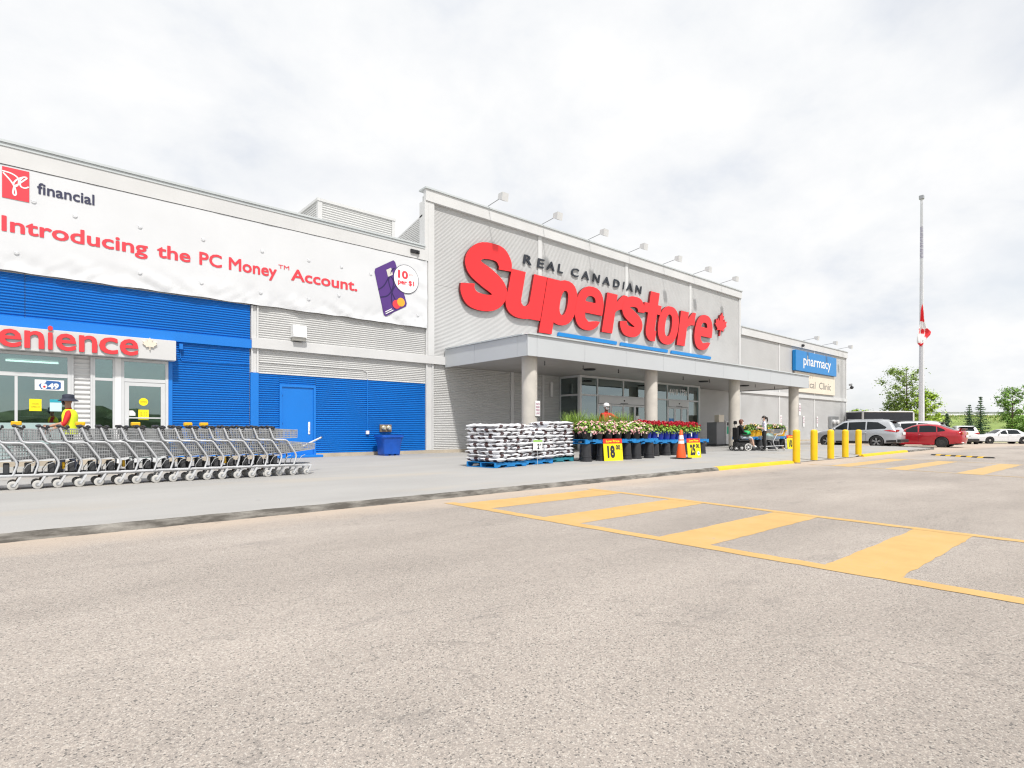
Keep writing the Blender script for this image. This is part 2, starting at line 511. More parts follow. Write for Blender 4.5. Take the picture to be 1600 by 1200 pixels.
def concrete_material(name, base, kerb=False):
    m = bpy.data.materials.new(name); m.use_nodes = True
    t = m.node_tree; b = t.nodes['Principled BSDF']; b.inputs['Roughness'].default_value = 0.85
    b.inputs['Specular IOR Level'].default_value = 0.3
    tc = t.nodes.new('ShaderNodeTexCoord')
    def nz(scale, detail, lo, hi, a, c, sc=(1, 1, 1), rough=0.6):
        mp = t.nodes.new('ShaderNodeMapping'); mp.inputs['Scale'].default_value = sc
        n = t.nodes.new('ShaderNodeTexNoise'); n.inputs['Scale'].default_value = scale; n.inputs['Detail'].default_value = detail; n.inputs['Roughness'].default_value = rough
        r = t.nodes.new('ShaderNodeMapRange'); r.inputs['From Min'].default_value = lo; r.inputs['From Max'].default_value = hi
        r.inputs['To Min'].default_value = a; r.inputs['To Max'].default_value = c
        t.links.new(tc.outputs['Object'], mp.inputs[0]); t.links.new(mp.outputs[0], n.inputs['Vector']); t.links.new(n.outputs['Fac'], r.inputs['Value'])
        return r.outputs[0]
    def mul(a, bsock):
        x = t.nodes.new('ShaderNodeMix'); x.data_type = 'RGBA'; x.blend_type = 'MULTIPLY'; x.inputs['Factor'].default_value = 1
        if isinstance(a, tuple): x.inputs['A'].default_value = (*a, 1)
        else: t.links.new(a, x.inputs['A'])
        t.links.new(bsock, x.inputs['B'])
        return x.outputs['Result']
    def over(a, fac, col):
        x = t.nodes.new('ShaderNodeMix'); x.data_type = 'RGBA'
        t.links.new(a, x.inputs['A']); t.links.new(fac, x.inputs['Factor']); x.inputs['B'].default_value = (*col, 1)
        return x.outputs['Result']
    c = mul(base, nz(0.5, 7, 0.3, 0.7, 0.92, 1.06, (0.6, 1.6, 1)))
    c = mul(c, nz(60, 3, 0.3, 0.7, 0.94, 1.05))
    if kerb:
        c = over(c, nz(4.5, 8, 0.42, 0.66, 0.93, 0.15, (0.5, 1, 2.5)), (0.075, 0.068, 0.06))
    else:
        c = over(c, nz(0.33, 8, 0.53, 0.70, 0, 0.65, (0.5, 1.6, 1)), (0.40, 0.35, 0.285))     # sandy drift marks
        c = over(c, nz(2.2, 8, 0.68, 0.74, 0, 0.5), (0.17, 0.16, 0.155))                     # small stains
    t.links.new(c, b.inputs['Base Color'])
    bp = t.nodes.new('ShaderNodeBump'); bp.inputs['Strength'].default_value = 0.25 if not kerb else 0.8; bp.inputs['Distance'].default_value = 0.008
    t.links.new(nz(30, 5, 0.2, 0.8, 0, 1), bp.inputs['Height']); t.links.new(bp.outputs[0], b.inputs['Normal'])
    return m
M['concrete'] = concrete_material('pavement_concrete', (0.345, 0.338, 0.328))
M['kerb'] = concrete_material('kerb_concrete', (0.30, 0.285, 0.26), kerb=True)

def paint_material(name, col, worn):
    m = bpy.data.materials.new(name); m.use_nodes = True
    t = m.node_tree; b = t.nodes['Principled BSDF']; b.inputs['Roughness'].default_value = 0.75
    tc = t.nodes.new('ShaderNodeTexCoord')
    n = t.nodes.new('ShaderNodeTexNoise'); n.inputs['Scale'].default_value = 70; n.inputs['Detail'].default_value = 5
    n2 = t.nodes.new('ShaderNodeTexNoise'); n2.inputs['Scale'].default_value = 2.2; n2.inputs['Detail'].default_value = 8; n2.inputs['Roughness'].default_value = 0.7
    for x in (n, n2): t.links.new(tc.outputs['Object'], x.inputs['Vector'])
    ad = t.nodes.new('ShaderNodeMath'); ad.operation = 'ADD'
    t.links.new(n.outputs['Fac'], ad.inputs[0]); t.links.new(n2.outputs['Fac'], ad.inputs[1])
    r = t.nodes.new('ShaderNodeMapRange'); r.inputs['From Min'].default_value = worn; r.inputs['From Max'].default_value = worn + 0.16
    r.inputs['To Min'].default_value = 0; r.inputs['To Max'].default_value = 0.8
    t.links.new(ad.outputs[0], r.inputs['Value'])
    r2 = t.nodes.new('ShaderNodeMapRange'); r2.inputs['From Min'].default_value = 0.3; r2.inputs['From Max'].default_value = 0.7
    r2.inputs['To Min'].default_value = 0.88; r2.inputs['To Max'].default_value = 1.08
    t.links.new(n2.outputs['Fac'], r2.inputs['Value'])
    mu = t.nodes.new('ShaderNodeMix'); mu.data_type = 'RGBA'; mu.blend_type = 'MULTIPLY'; mu.inputs['Factor'].default_value = 1
    mu.inputs['A'].default_value = (*col, 1); t.links.new(r2.outputs[0], mu.inputs['B'])
    x = t.nodes.new('ShaderNodeMix'); x.data_type = 'RGBA'; x.inputs['B'].default_value = (0.30, 0.265, 0.235, 1)
    t.links.new(mu.outputs['Result'], x.inputs['A']); t.links.new(r.outputs[0], x.inputs['Factor'])
    t.links.new(x.outputs['Result'], b.inputs['Base Color'])
    bp = t.nodes.new('ShaderNodeBump'); bp.inputs['Strength'].default_value = 0.4; bp.inputs['Distance'].default_value = 0.006
    t.links.new(n.outputs['Fac'], bp.inputs['Height']); t.links.new(bp.outputs[0], b.inputs['Normal'])
    return m
M['line'] = paint_material('crossing_paint', (0.53, 0.335, 0.12), 1.13)
M['lineold'] = paint_material('crossing_paint_old', (0.52, 0.35, 0.145), 1.06)
M['kerbyellow'] = paint_material('kerb_paint', (0.72, 0.43, 0.01), 1.17)

def grid_sheet(us, vs, zf):
    mb = MB()
    nv = len(vs)
    mb.add([(u, v, zf(u, v)) for u in us for v in vs],
           [(i * nv + j, (i + 1) * nv + j, (i + 1) * nv + j + 1, i * nv + j + 1) for i in range(len(us) - 1) for j in range(nv - 1)])
    return mb
M['grass'] = pm('grass_ground', (0.13, 0.20, 0.045), 0.9, var=(0.25, 0.35), bump=(4, 0.6))
tag(grid_sheet([-3000, -100, 3000], [-3000, 0, 3000], lambda u, v: -0.75).build('ground', 'grass'), kind='structure')
tag(grid_sheet([-70] + list(range(40, 93, 4)), [-95, -40, 0, 20, 62], lot_z).build('asphalt_lot', 'asphalt', smooth=60), kind='structure')

# pavement in front of the store; the kerb drops to the lot between the bollards
V = 19.6                                   # plane of the store front
def kerb_v(u):
    return 7.48 + 0.45 * sstep(-2, 18, u) + 0.35 * sstep(22, 38, u)
def pave_z(u, v):
    drop = sstep(19.0, 20.0, u) * (1 - sstep(25.2, 26.2, u))
    near = 1 - sstep(0.1, 1.7, v - kerb_v(u))
    base = 0.095 + 0.055 * sstep(0.1, 2.6, v - kerb_v(u))
    return base * (1 - drop * near) + 0.015 * drop * near
us = [-40, -20, -10] + [x * 0.5 for x in range(-16, 38)] + [19 + x * 0.2 for x in range(0, 41)] + [27.5 + x for x in range(0, 11)] + [38.2]
mb = MB()
rows = []
for u in us:
    k = kerb_v(u) + 0.14
    rows.append([(u, k + (V - 0.1 - k) * f, pave_z(u, k + (V - 0.1 - k) * f)) for f in (0, .02, .05, .08, .11, .15, .25, .5, 1)])
nv = 9
mb.add([p for r in rows for p in r], [(i * nv + j, (i + 1) * nv + j, (i + 1) * nv + j + 1, i * nv + j + 1) for i in range(len(rows) - 1) for j in range(nv - 1)])
pave = tag(mb.build('pavement', 'concrete', smooth=60), kind='structure')
mb = MB().box(38.2, 62, 17.3, V - 0.1, -0.1, 0.149).box(-40, 62, V - 0.1, V + 0.04, -0.1, 0.148)
tag(mb.build('wall_footing_strip', 'concrete'), kind='structure')

def kerb_piece(name, u0, u1, mat, step=0.12):
    """broken, worn kerb edge: a strip of sections with jittered corners"""
    mb = MB(); secs = []
    n = max(2, int((u1 - u0) / step))
    for i in range(n + 1):
        u = u0 + (u1 - u0) * i / n
        k = kerb_v(u); z = pave_z(u, k + 0.14)
        j = noise.noise(Vector((u * 2.3, 0, 0))) * 0.03 + noise.noise(Vector((u * 9, 4, 0))) * 0.018
        j2 = noise.noise(Vector((u * 3.1, 9, 0))) * 0.02
        secs.append([(u, k - 0.01 + j, -0.02), (u, k + 0.015 + j * 0.8, z * 0.55), (u, k + 0.03 + j, z - 0.026 + j2), (u, k + 0.055 + j * 0.9, z - 0.006 + j2 * .3), (u, k + 0.145, z + 0.0025), (u, k + 0.19, z + 0.0005), (u, k + 0.19, -0.02)])
    m = 7
    vs_ = [p for s in secs for p in s]
    mb.add(vs_, [(i * m + a, i * m + a + 1, (i + 1) * m + a + 1, (i + 1) * m + a) for i in range(n) for a in range(3)])
    mb.add(vs_, [(i * m + a, i * m + a + 1, (i + 1) * m + a + 1, (i + 1) * m + a) for i in range(n) for a in range(3, m - 1)], 1)
    mb.add(secs[0], [tuple(range(m))]); mb.add(secs[-1], [tuple(range(m))])
    return tag(mb.build(name, [mat, 'concrete' if mat == 'kerb' else mat], smooth=50), kind='structure')
kerb_piece('kerb', -40, 14.3, 'kerb')
kerb_piece('kerb', 14.306, 19.2, 'kerbyellow')
kerb_piece('kerb', 26.0, 33.0, 'kerbyellow')
kerb_piece('kerb', 33.006, 38.2, 'kerb')
mb = MB(); mb.bbox(38.05, 38.35, kerb_v(38.2) + 0.02, V - 2.3, -0.1, 0.152, 0.03)
tag(mb.build('kerb', 'kerb'), kind='structure')

# saw-cut joints of the slabs: thin recessed strips read as dark lines
M['joint'] = pm('pavement_joint', (0.16, 0.155, 0.15), 0.95)
mb = MB()
for u in [14.6 + 3.1 * i for i in range(8)]:
    mb.box(u, u + 0.012, kerb_v(u) + 2.65, 17.9, 0.15, 0.1512)
for v in (12.9, 16.2):
    mb.box(14.0, 38.1, v, v + 0.012, 0.15, 0.1513)
for u in [20.2, 21.6, 23.0, 24.4, 25.8]:
    n = 8
    pts = [kerb_v(u) + 0.2 + 2.4 * i / n for i in range(n + 1)]
    mb.add([(u + d, v, pave_z(u, v) + 0.003) for v in pts for d in (0, 0.014)], [(2 * i, 2 * i + 1, 2 * i + 3, 2 * i + 2) for i in range(n)])
tag(mb.build('pavement_joint_lines', 'joint'), kind='structure')

# crossings: border lines and bars, each its own sheet
def quad_sheet(name, pts, mat, z=0.002, wob=0.010):
    """a painted bar with slightly uneven edges"""
    (a, b, c, d) = [Vector((p[0], p[1], 0)) for p in pts]
    n = max(4, int(max((b - a).length, (c - d).length) / 0.12))
    mb = MB(); vs = []
    for i in range(n + 1):
        f = i / n
        p, q = a.lerp(b, f), d.lerp(c, f)
        t = (q - p).normalized()
        p = p + t * random.uniform(-wob, wob); q = q + t * random.uniform(-wob, wob)
        vs += [(p.x, p.y, z), (q.x, q.y, z)]
    mb.add(vs, [(2 * i, 2 * i + 1, 2 * i + 3, 2 * i + 2) for i in range(n)])
    return tag(mb.build(name, mat), kind='structure')
def near_u0(v): return 4.94
def near_u1(v): return 7.44 + 0.075 * v
for v0, v1 in ((6.93, 6.22), (5.16, 4.54), (3.43, 2.86), (1.82, 1.29), (0.1, -0.42), (-1.6, -2.15), (-3.4, -3.95)):
    quad_sheet('crossing_bar', [(near_u0(v0), v0), (near_u1(v0) + 0.03, v0 + 0.0), (near_u1(v1) + 0.03, v1), (near_u0(v1), v1)], 'line')
quad_sheet('crossing_line', [(4.82, 7.15), (4.86, -6), (5.02, -6), (5.0, 7.1)], 'line', 0.0036)
quad_sheet('crossing_line', [(7.97, 7.05), (6.9, -6), (7.05, -6), (8.13, 7.05)], 'line', 0.0036)
def far_u0(v): return 17.1 + 0.27 * v
def far_u1(v): return 22.9 + 0.31 * v
for v0, v1 in ((6.75, 6.15), (5.18, 4.6), (3.45, 2.88), (1.8, 1.25), (0.1, -0.45)):
    quad_sheet('crossing_bar', [(far_u0(v0), v0), (far_u1(v0), v0), (far_u1(v1), v1), (far_u0(v1), v1)], 'lineold', 0.002, 0.02)
quad_sheet('crossing_line', [(far_u0(7.4) - .1, 7.4), (far_u0(-5) - .1, -5), (far_u0(-5), -5), (far_u0(7.4), 7.4)], 'lineold', 0.0036)
quad_sheet('crossing_line', [(far_u1(7.0), 7.0), (far_u1(-5), -5), (far_u1(-5) + .12, -5), (far_u1(7.0) + .12, 7.0)], 'lineold', 0.0036)

# ------------------------------------------------------------------ the store
BLD = thing('supermarket_building', 'long grey and blue ribbed metal supermarket with flat roof and entrance canopy', 'building', (12.5, V, 0))
def B(name, mat, u0, u1, v0, v1, z0, z1, parent=None, bev=0.0):
    mb = MB()
    mb.bbox(u0, u1, v0, v1, z0, z1, bev) if bev else mb.box(u0, u1, v0, v1, z0, z1)
    return mb.build(name, mat, parent or BLD)
def clad(u0, u1, z0, z1, mat, v=V, pitch=0.0735, depth=0.028, parent=None):
    """sheet of horizontal ribs"""
    n = max(1, round((z1 - z0) / pitch)); p = (z1 - z0) / n
    prof = []
    for i in range(n):
        z = z0 + i * p
        prof += [(z, 0), (z + p * 0.22, 0), (z + p * 0.52, 1), (z + p * 0.72, 1)]
    prof.append((z1, 0))
    mb = MB()
    mb.add([(u, v + d * depth, z) for z, d in prof for u in (u0, u1)], [(2 * i, 2 * i + 1, 2 * i + 3, 2 * i + 2) for i in range(len(prof) - 1)])
    return mb.build('cladding_panel', mat, parent or BLD)
GAP = 0.0015
L0 = -24.0
# cores behind the cladding (rooms behind glass stay open)
mb = MB()
mb.box(L0, -6.0, V + 0.075, 56, 0, 8.3); mb.box(-6.0, 3.3, V + 0.075, 56, 3.2, 8.3); mb.box(3.3, 12.4, V + 0.075, 56, 0, 8.299); mb.box(-6.0, 3.3, 26, 56, 0, 3.2)
mb.box(12.4, 20.2, V + 0.32, 30, 0, 8.1); mb.box(20.2, 30.8, V + 0.32, 30, 3.75, 8.1); mb.box(30.8, 38.4, V + 0.32, 30, 0, 8.1)
mb.box(12.4, 20.2, V + 0.075, V + 0.32, 0, 10.7); mb.box(20.2, 30.8, V + 0.075, V + 0.32, 3.75, 10.7); mb.box(30.8, 38.4, V + 0.075, V + 0.32, 0, 10.7); mb.box(20.2, 30.8, 29, 56, 0, 8.2)
mb.box(12.4, 20.2, 30, 56, 0, 8.298); mb.box(30.8, 38.4, 30, 56, 0, 8.298); mb.box(38.4, 58.8, V + 0.075, 56, 0, 8.2)
mb.build('wall_core', 'grey', BLD)
# left wing, upper part (behind the banner)
for a, b in ((L0, -17), (-17, -11.2), (-11.2, -5.6), (-5.6, 0.02), (0.03, 5.62), (5.9, 12.33)):
    clad(a + GAP, b - GAP, 5.2, 7.94, 'grey')
# blue storefront wing
for a, b in ((L0, -17), (-17, -11.2), (-11.2, -5.6), (-5.6, 0.02), (0.03, 5.62)):
    clad(a + GAP, b - GAP, 4.06, 5.195, 'blue')
B('blue_band', 'bluetrim', L0, 5.64, V - 0.07, V + 0.05, 3.78, 4.055)
clad(3.40, 5.60, 0.28, 3.775, 'blue')
B('wall_jamb', 'bluetrim', 3.29, 3.395, V - 0.03, V + 0.05, 0.28, 3.775)
clad(L0, -6.05, 0.28, 3.775, 'blue')
# post between blue and grey bays
B('wall_post', 'trim', 5.64, 5.69, V - 0.05, V + 0.05, 3.0, 5.195); B('wall_post', 'trim', 5.815, 5.865, V - 0.05, V + 0.05, 3.0, 5.195)
B('wall_post', 'trim', 5.692, 5.813, V + 0.0, V + 0.05, 3.0, 5.195); B('wall_post', 'bluetrim', 5.62, 5.87, V - 0.04, V + 0.05, 0.28, 2.995)
# grey bay
clad(5.875, 12.33, 4.13, 5.195, 'grey')
B('pale_band', 'trim', 5.642, 13.24, V - 0.11, V + 0.05, 3.80, 4.125)
clad(5.875, 12.33, 3.0, 3.795, 'grey')
clad(5.875, 6.545, 0.28, 2.995, 'blue'); clad(7.80, 12.33, 0.28, 2.995, 'blue'); clad(6.55, 7.795, 2.66, 2.995, 'blue')
B('cladding_edge', 'trim', 5.875, 12.34, V - 0.012, V + 0.05, 2.985, 3.012)
# blue steel door
fr = MB(); fr.box(6.55, 6.63, V - 0.035, V + 0.06, 0.15, 2.655); fr.box(7.715, 7.795, V - 0.035, V + 0.06, 0.15, 2.655); fr.box(6.63, 7.715, V - 0.035, V + 0.06, 2.575, 2.655)
fr.build('door_frame', 'bluetrim', BLD)
door = B('door', 'bluetrim', 6.634, 7.711, V + 0.0, V + 0.05, 0.17, 2.571)
hp = MB(); hp.bbox(7.53, 7.60, V - 0.02, V + 0.0, 0.95, 1.38, 0.006); hp.tube([(7.565, V - 0.02, 1.05), (7.565, V - 0.07, 1.08), (7.565, V - 0.07, 1.22), (7.565, V - 0.02, 1.25)], 0.012, 6)
hp.build('door_handle', 'white', door)

for z in (0.4, 1.35, 2.3): B('hinge', 'bluetrim', 6.625, 6.645, V - 0.045, V - 0.0, z, z + 0.11, door)
B('door_step', 'bluetrim', 6.4, 7.95, V - 0.32, V - 0.02, 0.15, 0.235, bev=0.01)
# posts and the tall entrance block
B('wall_post', 'trim', 12.34, 12.40, V - 0.06, V + 0.05, 0.28, 7.94); B('wall_post', 'trim', 12.63, 12.69, V - 0.06, V + 0.05, 0.28, 3.795)
B('wall_post', 'trim', 12.405, 12.625, V - 0.02, V + 0.05, 0.28, 3.795)
B('block_pilaster', 'trim', 12.405, 12.70, V - 0.10, V + 0.05, 4.13, 10.385)
B('block_fascia', 'trim', 12.28, 38.42, V - 0.14, V + 0.05, 10.39, 10.86)
B('block_coping', 'coping', 12.24, 38.46, V - 0.19, V + 0.35, 10.862, 10.93)
mb = MB(); mb.prism([(V + 0.08, 4.0), (29, 4.0), (29, 7.8), (V + 0.08, 9.80)], 12.27, 12.36, 'x'); mb.build('block_side_wall', 'grey', BLD)
mb = MB()
for i in range(20):
    z = 8.3 + i * 0.075
    mb.box(12.245, 12.27, V + 0.1, V + 0.08 + (9.76 - z) / 0.214, z, z + 0.04)
mb.build('block_side_ribs', 'grey', BLD)
mb = MB(); mb.prism([(V + 0.08, 9.80), (29, 7.80), (29, 7.86), (V + 0.08, 9.87)], 12.24, 12.38, 'x'); mb.build('block_side_coping', 'trim', BLD)
B('block_pilaster', 'trim', 12.24, 12.40, V - 0.10, V + 0.3, 7.95, 10.385)
posts = [12.70, 18.75, 25.45, 31.95, 38.2]
for i in range(4):
    a = posts[i] + (0.12 if i else 0.0); b = posts[i + 1] - (0.12 if i < 3 else 0)
    clad(a, b, 4.13 if i == 0 else 3.9, 7.1, 'greyfineshade', V, 0.056, 0.007); clad(a, b, 7.106, 10.385, 'greyfineshade', V, 0.056, 0.007)
    if i: B('wall_post', 'trim', posts[i] - 0.115, posts[i] + 0.115, V - 0.03, V + 0.05, 3.9, 10.385)
B('wall_post', 'trim', 38.2, 38.42, V - 0.06, V + 0.05, 3.9, 10.385)
# under the canopy
clad(12.70, 16.9, 0.28, 3.79, 'grey'); B('wall_post', 'trim', 16.91, 17.09, V - 0.03, V + 0.05, 0.28, 3.79); clad(17.1, 18.9, 0.28, 3.79, 'grey')
B('wall_post', 'trim', 18.91, 19.05, V - 0.03, V + 0.05, 0.28, 3.79); clad(19.06, 20.1, 0.28, 3.79, 'grey')
clad(30.9, 34.6, 0.28, 3.79, 'grey'); clad(34.61, 38.2, 0.28, 3.79, 'grey'); B('wall_post', 'trim', 38.21, 38.42, V - 0.03, V + 0.05, 0.28, 3.79)
# right wing
for a, b in ((38.43, 44.55), (44.75, 51.3), (51.5, 58.75)):
    clad(a, b, 4.03, 7.85, 'greyfineshade', V, 0.056, 0.006); clad(a, b, 0.28, 3.745, 'greyfineshade', V, 0.0735, 0.012)
for u in (44.65, 51.4):
    B('wall_post', 'trim', u - 0.095, u + 0.095, V - 0.03, V + 0.05, 4.03, 7.85); B('wall_post', 'trim', u - 0.095, u + 0.095, V - 0.03, V + 0.05, 0.28, 3.745)
B('pale_band', 'trim', 38.43, 59.0, V - 0.09, V + 0.05, 3.75, 4.025)
B('wing_fascia', 'trim', 38.43, 58.95, V - 0.12, V + 0.05, 7.86, 8.40); B('wing_coping', 'coping', 38.43, 59.0, V - 0.17, V + 0.35, 8.402, 8.465)
B('corner_trim', 'trim', 58.76, 58.9, V - 0.05, V + 0.3, 0.28, 7.855)
mb = MB(); mb.tube([(58.98, V + 0.15, 7.7), (59.12, V + 0.1, 7.4), (59.0, V + 0.12, 6.9), (58.99, V + 0.12, 0.3)], 0.06, 8); mb.build('downpipe', 'trim', BLD)
B('concrete_plinth', 'plinth', L0, -6.0, V - 0.06, V + 0.05, 0.1, 0.275); B('concrete_plinth', 'plinth', -6.0, 2.1, V - 0.045, V + 0.05, 0.1, 0.277); B('concrete_plinth', 'plinth', 3.3, 6.54, V - 0.06, V + 0.05, 0.1, 0.275)
B('concrete_plinth', 'plinth', 7.8, 20.1, V - 0.06, V + 0.05, 0.1, 0.275); B('concrete_plinth', 'plinth', 30.9, 58.8, V - 0.06, V + 0.05, 0.1, 0.275)
# left wing roof edge
B('wing_fascia', 'trim', L0, 12.27, V - 0.13, V + 0.05, 7.945, 8.49); B('wing_coping', 'coping', L0, 12.235, V - 0.18, V + 0.35, 8.492, 8.555)
B('wing_drip_edge', 'coping', L0, 12.23, V - 0.15, V - 0.132, 8.40, 8.49)
# roof penthouse behind the parapet
pent = MB(); pent.box(11.3, 15.6, 28.06, 34, 8.25, 12.8)
pent = pent.build('roof_penthouse', 'grey', BLD)
clad(11.5, 15.45, 8.4, 12.72, 'grey', 28.02, 0.12, 0.03, pent)
mb = MB()
for i in range(36):
    z = 8.4 + i * 0.12
    mb.box(11.27, 11.3, 28.2, 34, z, z + 0.07)
mb.build('side_ribs', 'grey', pent)
B('corner_trim', 'trim', 11.26, 11.49, 28.0, 28.19, 8.4, 12.72, pent); B('corner_trim', 'trim', 15.46, 15.64, 28.0, 28.19, 8.4, 12.72, pent)
B('roof_edge', 'trim', 11.22, 15.68, 27.97, 34.1, 12.725, 12.86, pent)
# camera on the fascia, round vent on the roof
mb = MB(); mb.bbox(11.55, 11.95, V - 0.20, V - 0.13, 8.12, 8.26, 0.01); mb.lathe([(0.04, 0), (0.04, -0.05)], 11.85, V - 0.2, 8.18, 10, axis='y'); mb.build('security_camera', 'black', BLD)
mb = MB(); mb.lathe([(0.3, 0), (0.3, 1.25), (0.42, 1.3), (0.45, 1.4), (0.3, 1.55), (0.05, 1.62)], 1.6, 24.2, 8.3, 18); mb.build('roof_vent', 'coping', BLD, 40)
mb = MB(); mb.lathe([(0.35, 0), (0.35, 0.9), (0.5, 0.95), (0.5, 1.05), (0.1, 1.2)], 41.5, 23.5, 8.1, 14); mb.build('roof_vent', 'coping', BLD, 40)

# canopy over the entrance
CU0, CU1, CV, CZ0, CZ1 = 13.25, 37.1, 14.45, 3.70, 4.44
can = B('canopy', 'coping', CU0 + 0.05, CU1 - 0.05, CV + 0.06, V - 0.01, CZ0 + 0.1, CZ1 - 0.02)
seams = [CU0 - 0.002, 13.7, 16.22, 18.8, 21.4, 24.0, 26.6, 29.2, 31.8, 34.4, CU1]
for a, b in zip(seams, seams[1:]):
    B('fascia_panel', 'panel', a + 0.005, b - 0.005, CV, CV + 0.05, CZ0, CZ1, can)
for a, b in ((CV + 0.052, 15.0), (15.0, 17.5), (17.5, V - 0.03)):
    B('fascia_panel', 'panel', CU0, CU0 + 0.045, a + 0.005, b - 0.005, CZ0 + 0.001, CZ1 - 0.001, can)
    B('fascia_panel', 'panel', CU1 - 0.045, CU1 - 0.002, a + 0.005, b - 0.005, CZ0 + 0.001, CZ1 - 0.001, can)
mb = MB(); mb.prism([(CU0 - 0.06, CZ1 + 0.002), (CU0 + 0.1, CZ1 + 0.055), (CU1 - 0.1, CZ1 + 0.055), (CU1 + 0.06, CZ1 + 0.002)], CV - 0.06, CV + 0.25, 'y')
mb.box(CU0 - 0.055, CU0 + 0.3, CV + 0.252, V - 0.13, CZ1 + 0.003, CZ1 + 0.05); mb.box(CU0 + 0.301, CU1, CV + 0.252, V - 0.13, CZ1 + 0.002, CZ1 + 0.05)
mb.build('canopy_coping', 'coping', can)
for a, b in zip(seams, seams[1:]):
    for c, d in ((CV + 0.055, 17.0), (17.0, V - 0.035)):
        B('soffit_panel', 'soffit', max(a, CU0 + 0.05) + 0.006, min(b, CU1 - 0.05) - 0.006, c + 0.006, d - 0.006, CZ0 + 0.055, CZ0 + 0.08, can)
for u in (18.6, 23.0, 27.9, 32.5):
    mb = MB(); mb.lathe([(0.26, 0), (0.26, -0.05), (0.2, -0.07)], u, 16.3, CZ0 + 0.054, 16); mb.build('ceiling_light', 'black', can)
for u in (15.2, 17.4, 19.7, 22.2, 24.8, 27.3, 29.9, 32.4, 34.9):
    mb = MB(); mb.tube([(u, 15.6, CZ0 + 0.054), (u, 15.6, CZ0 - 0.08)], 0.016, 6); mb.lathe([(0.04, 0), (0.012, -0.03)], u, 15.6, CZ0 - 0.08, 8); mb.build('sprinkler', 'black', can)
for u in (13.86, 21.28, 28.80, 36.24):
    mb = MB(); mb.lathe([(0.285, 0.10), (0.285, 3.753)], u, 15.02, 0, 32); mb.build('column', 'colconc', BLD, 40)

# entrance vestibule: posts, rails and panes
VU0, VU1, VV, VZ = 20.2, 30.8, 18.3, 3.74
ves = thing('entrance_vestibule', 'glass and aluminium entrance vestibule with sliding doors under the canopy', 'entrance', (25.5, VV, 0.15))
def BV(name, mat, *a, parent=None, bev=0): return B(name, mat, *a, parent=parent or ves, bev=bev)
mull = [VU0, 21.47, 23.52, 25.5, 27.5, 29.61, VU1]
for i, u in enumerate(mull):
    if i in (0, 6): BV('post', 'alu', u - 0.07, u + 0.07, VV - 0.04, VV + 0.10, 0.15, VZ)
    else: BV('mullion', 'alu', u - 0.035, u + 0.035, VV - 0.02, VV + 0.08, 2.80 if i in (2,) else 0.15, VZ - 0.1)
BV('head_rail', 'alu', VU0 + 0.071, VU1 - 0.071, VV - 0.03, VV + 0.09, VZ - 0.1, VZ)
BV('transom', 'alu', VU0 + 0.071, VU1 - 0.071, VV - 0.025, VV + 0.075, 2.76, 2.84)
for a, b in ((21.51, 25.46), (27.54, 29.57)):
    BV('door_header', 'alu', a, b, VV - 0.08, VV + 0.06, 2.42, 2.755)
    mb = MB(); mb.lathe([(0.045, 0), (0.03, -0.04)], (a + b) / 2, VV - 0.08, 2.6, 10, axis='y'); mb.box((a + b) / 2 - 0.3, (a + b) / 2 + 0.3, VV - 0.1, VV - 0.08, 2.44, 2.47)
    mb.build('door_sensor', 'black', ves)
for a, b in zip(mull, mull[1:]):
    BV('pane', 'glass', a + 0.05, b - 0.05, VV + 0.02, VV + 0.03, 2.845, VZ - 0.105)
BV('pane', 'glass', 20.28, 21.43, VV + 0.02, VV + 0.03, 0.2, 2.755); BV('pane', 'glass', 25.55, 27.45, VV + 0.02, VV + 0.03, 0.2, 2.755); BV('pane', 'glass', 29.66, 30.72, VV + 0.02, VV + 0.03, 0.2, 2.755)
for a, b in ((21.52, 22.5), (22.52, 23.5), (23.52, 24.48), (24.5, 25.45), (27.55, 28.22), (28.24, 28.9), (28.92, 29.56)):
    d = MB(); d.box(a, a + 0.07, VV - 0.01, VV + 0.04, 0.17, 2.40); d.box(b - 0.07, b, VV - 0.01, VV + 0.04, 0.17, 2.40); d.box(a + 0.07, b - 0.07, VV - 0.01, VV + 0.04, 2.31, 2.40); d.box(a + 0.07, b - 0.07, VV - 0.01, VV + 0.04, 0.17, 0.38)
    d = d.build('sliding_door', 'alu', ves)
    BV('pane', 'glass', a + 0.075, b - 0.075, VV + 0.01, VV + 0.02, 0.385, 2.305, parent=d)
for u in (VU0, VU1):
    BV('head_rail', 'alu', u - 0.05, u + 0.05, VV + 0.101, V + 0.05, VZ - 0.1, VZ); BV('transom', 'alu', u - 0.04, u + 0.04, VV + 0.101, V + 0.05, 2.76, 2.84)
    BV('post', 'alu', u - 0.06, u + 0.06, V - 0.03, V + 0.055, 0.15, VZ - 0.105)
    BV('pane', 'glass', u - 0.005, u + 0.005, VV + 0.11, V - 0.035, 2.845, VZ - 0.105); BV('pane', 'glass', u - 0.005, u + 0.005, VV + 0.11, V - 0.035, 0.2, 2.755)
BV('sill', 'alu', VU0 + 0.071, 21.43, VV - 0.02, VV + 0.08, 0.15, 0.198)
M['roomwall'] = pm('room_wall', (0.30, 0.31, 0.30), 0.7, var=(1, 0.1))
M['roomfloor'] = pm('room_floor', (0.22, 0.21, 0.20), 0.4, var=(1.5, 0.1))
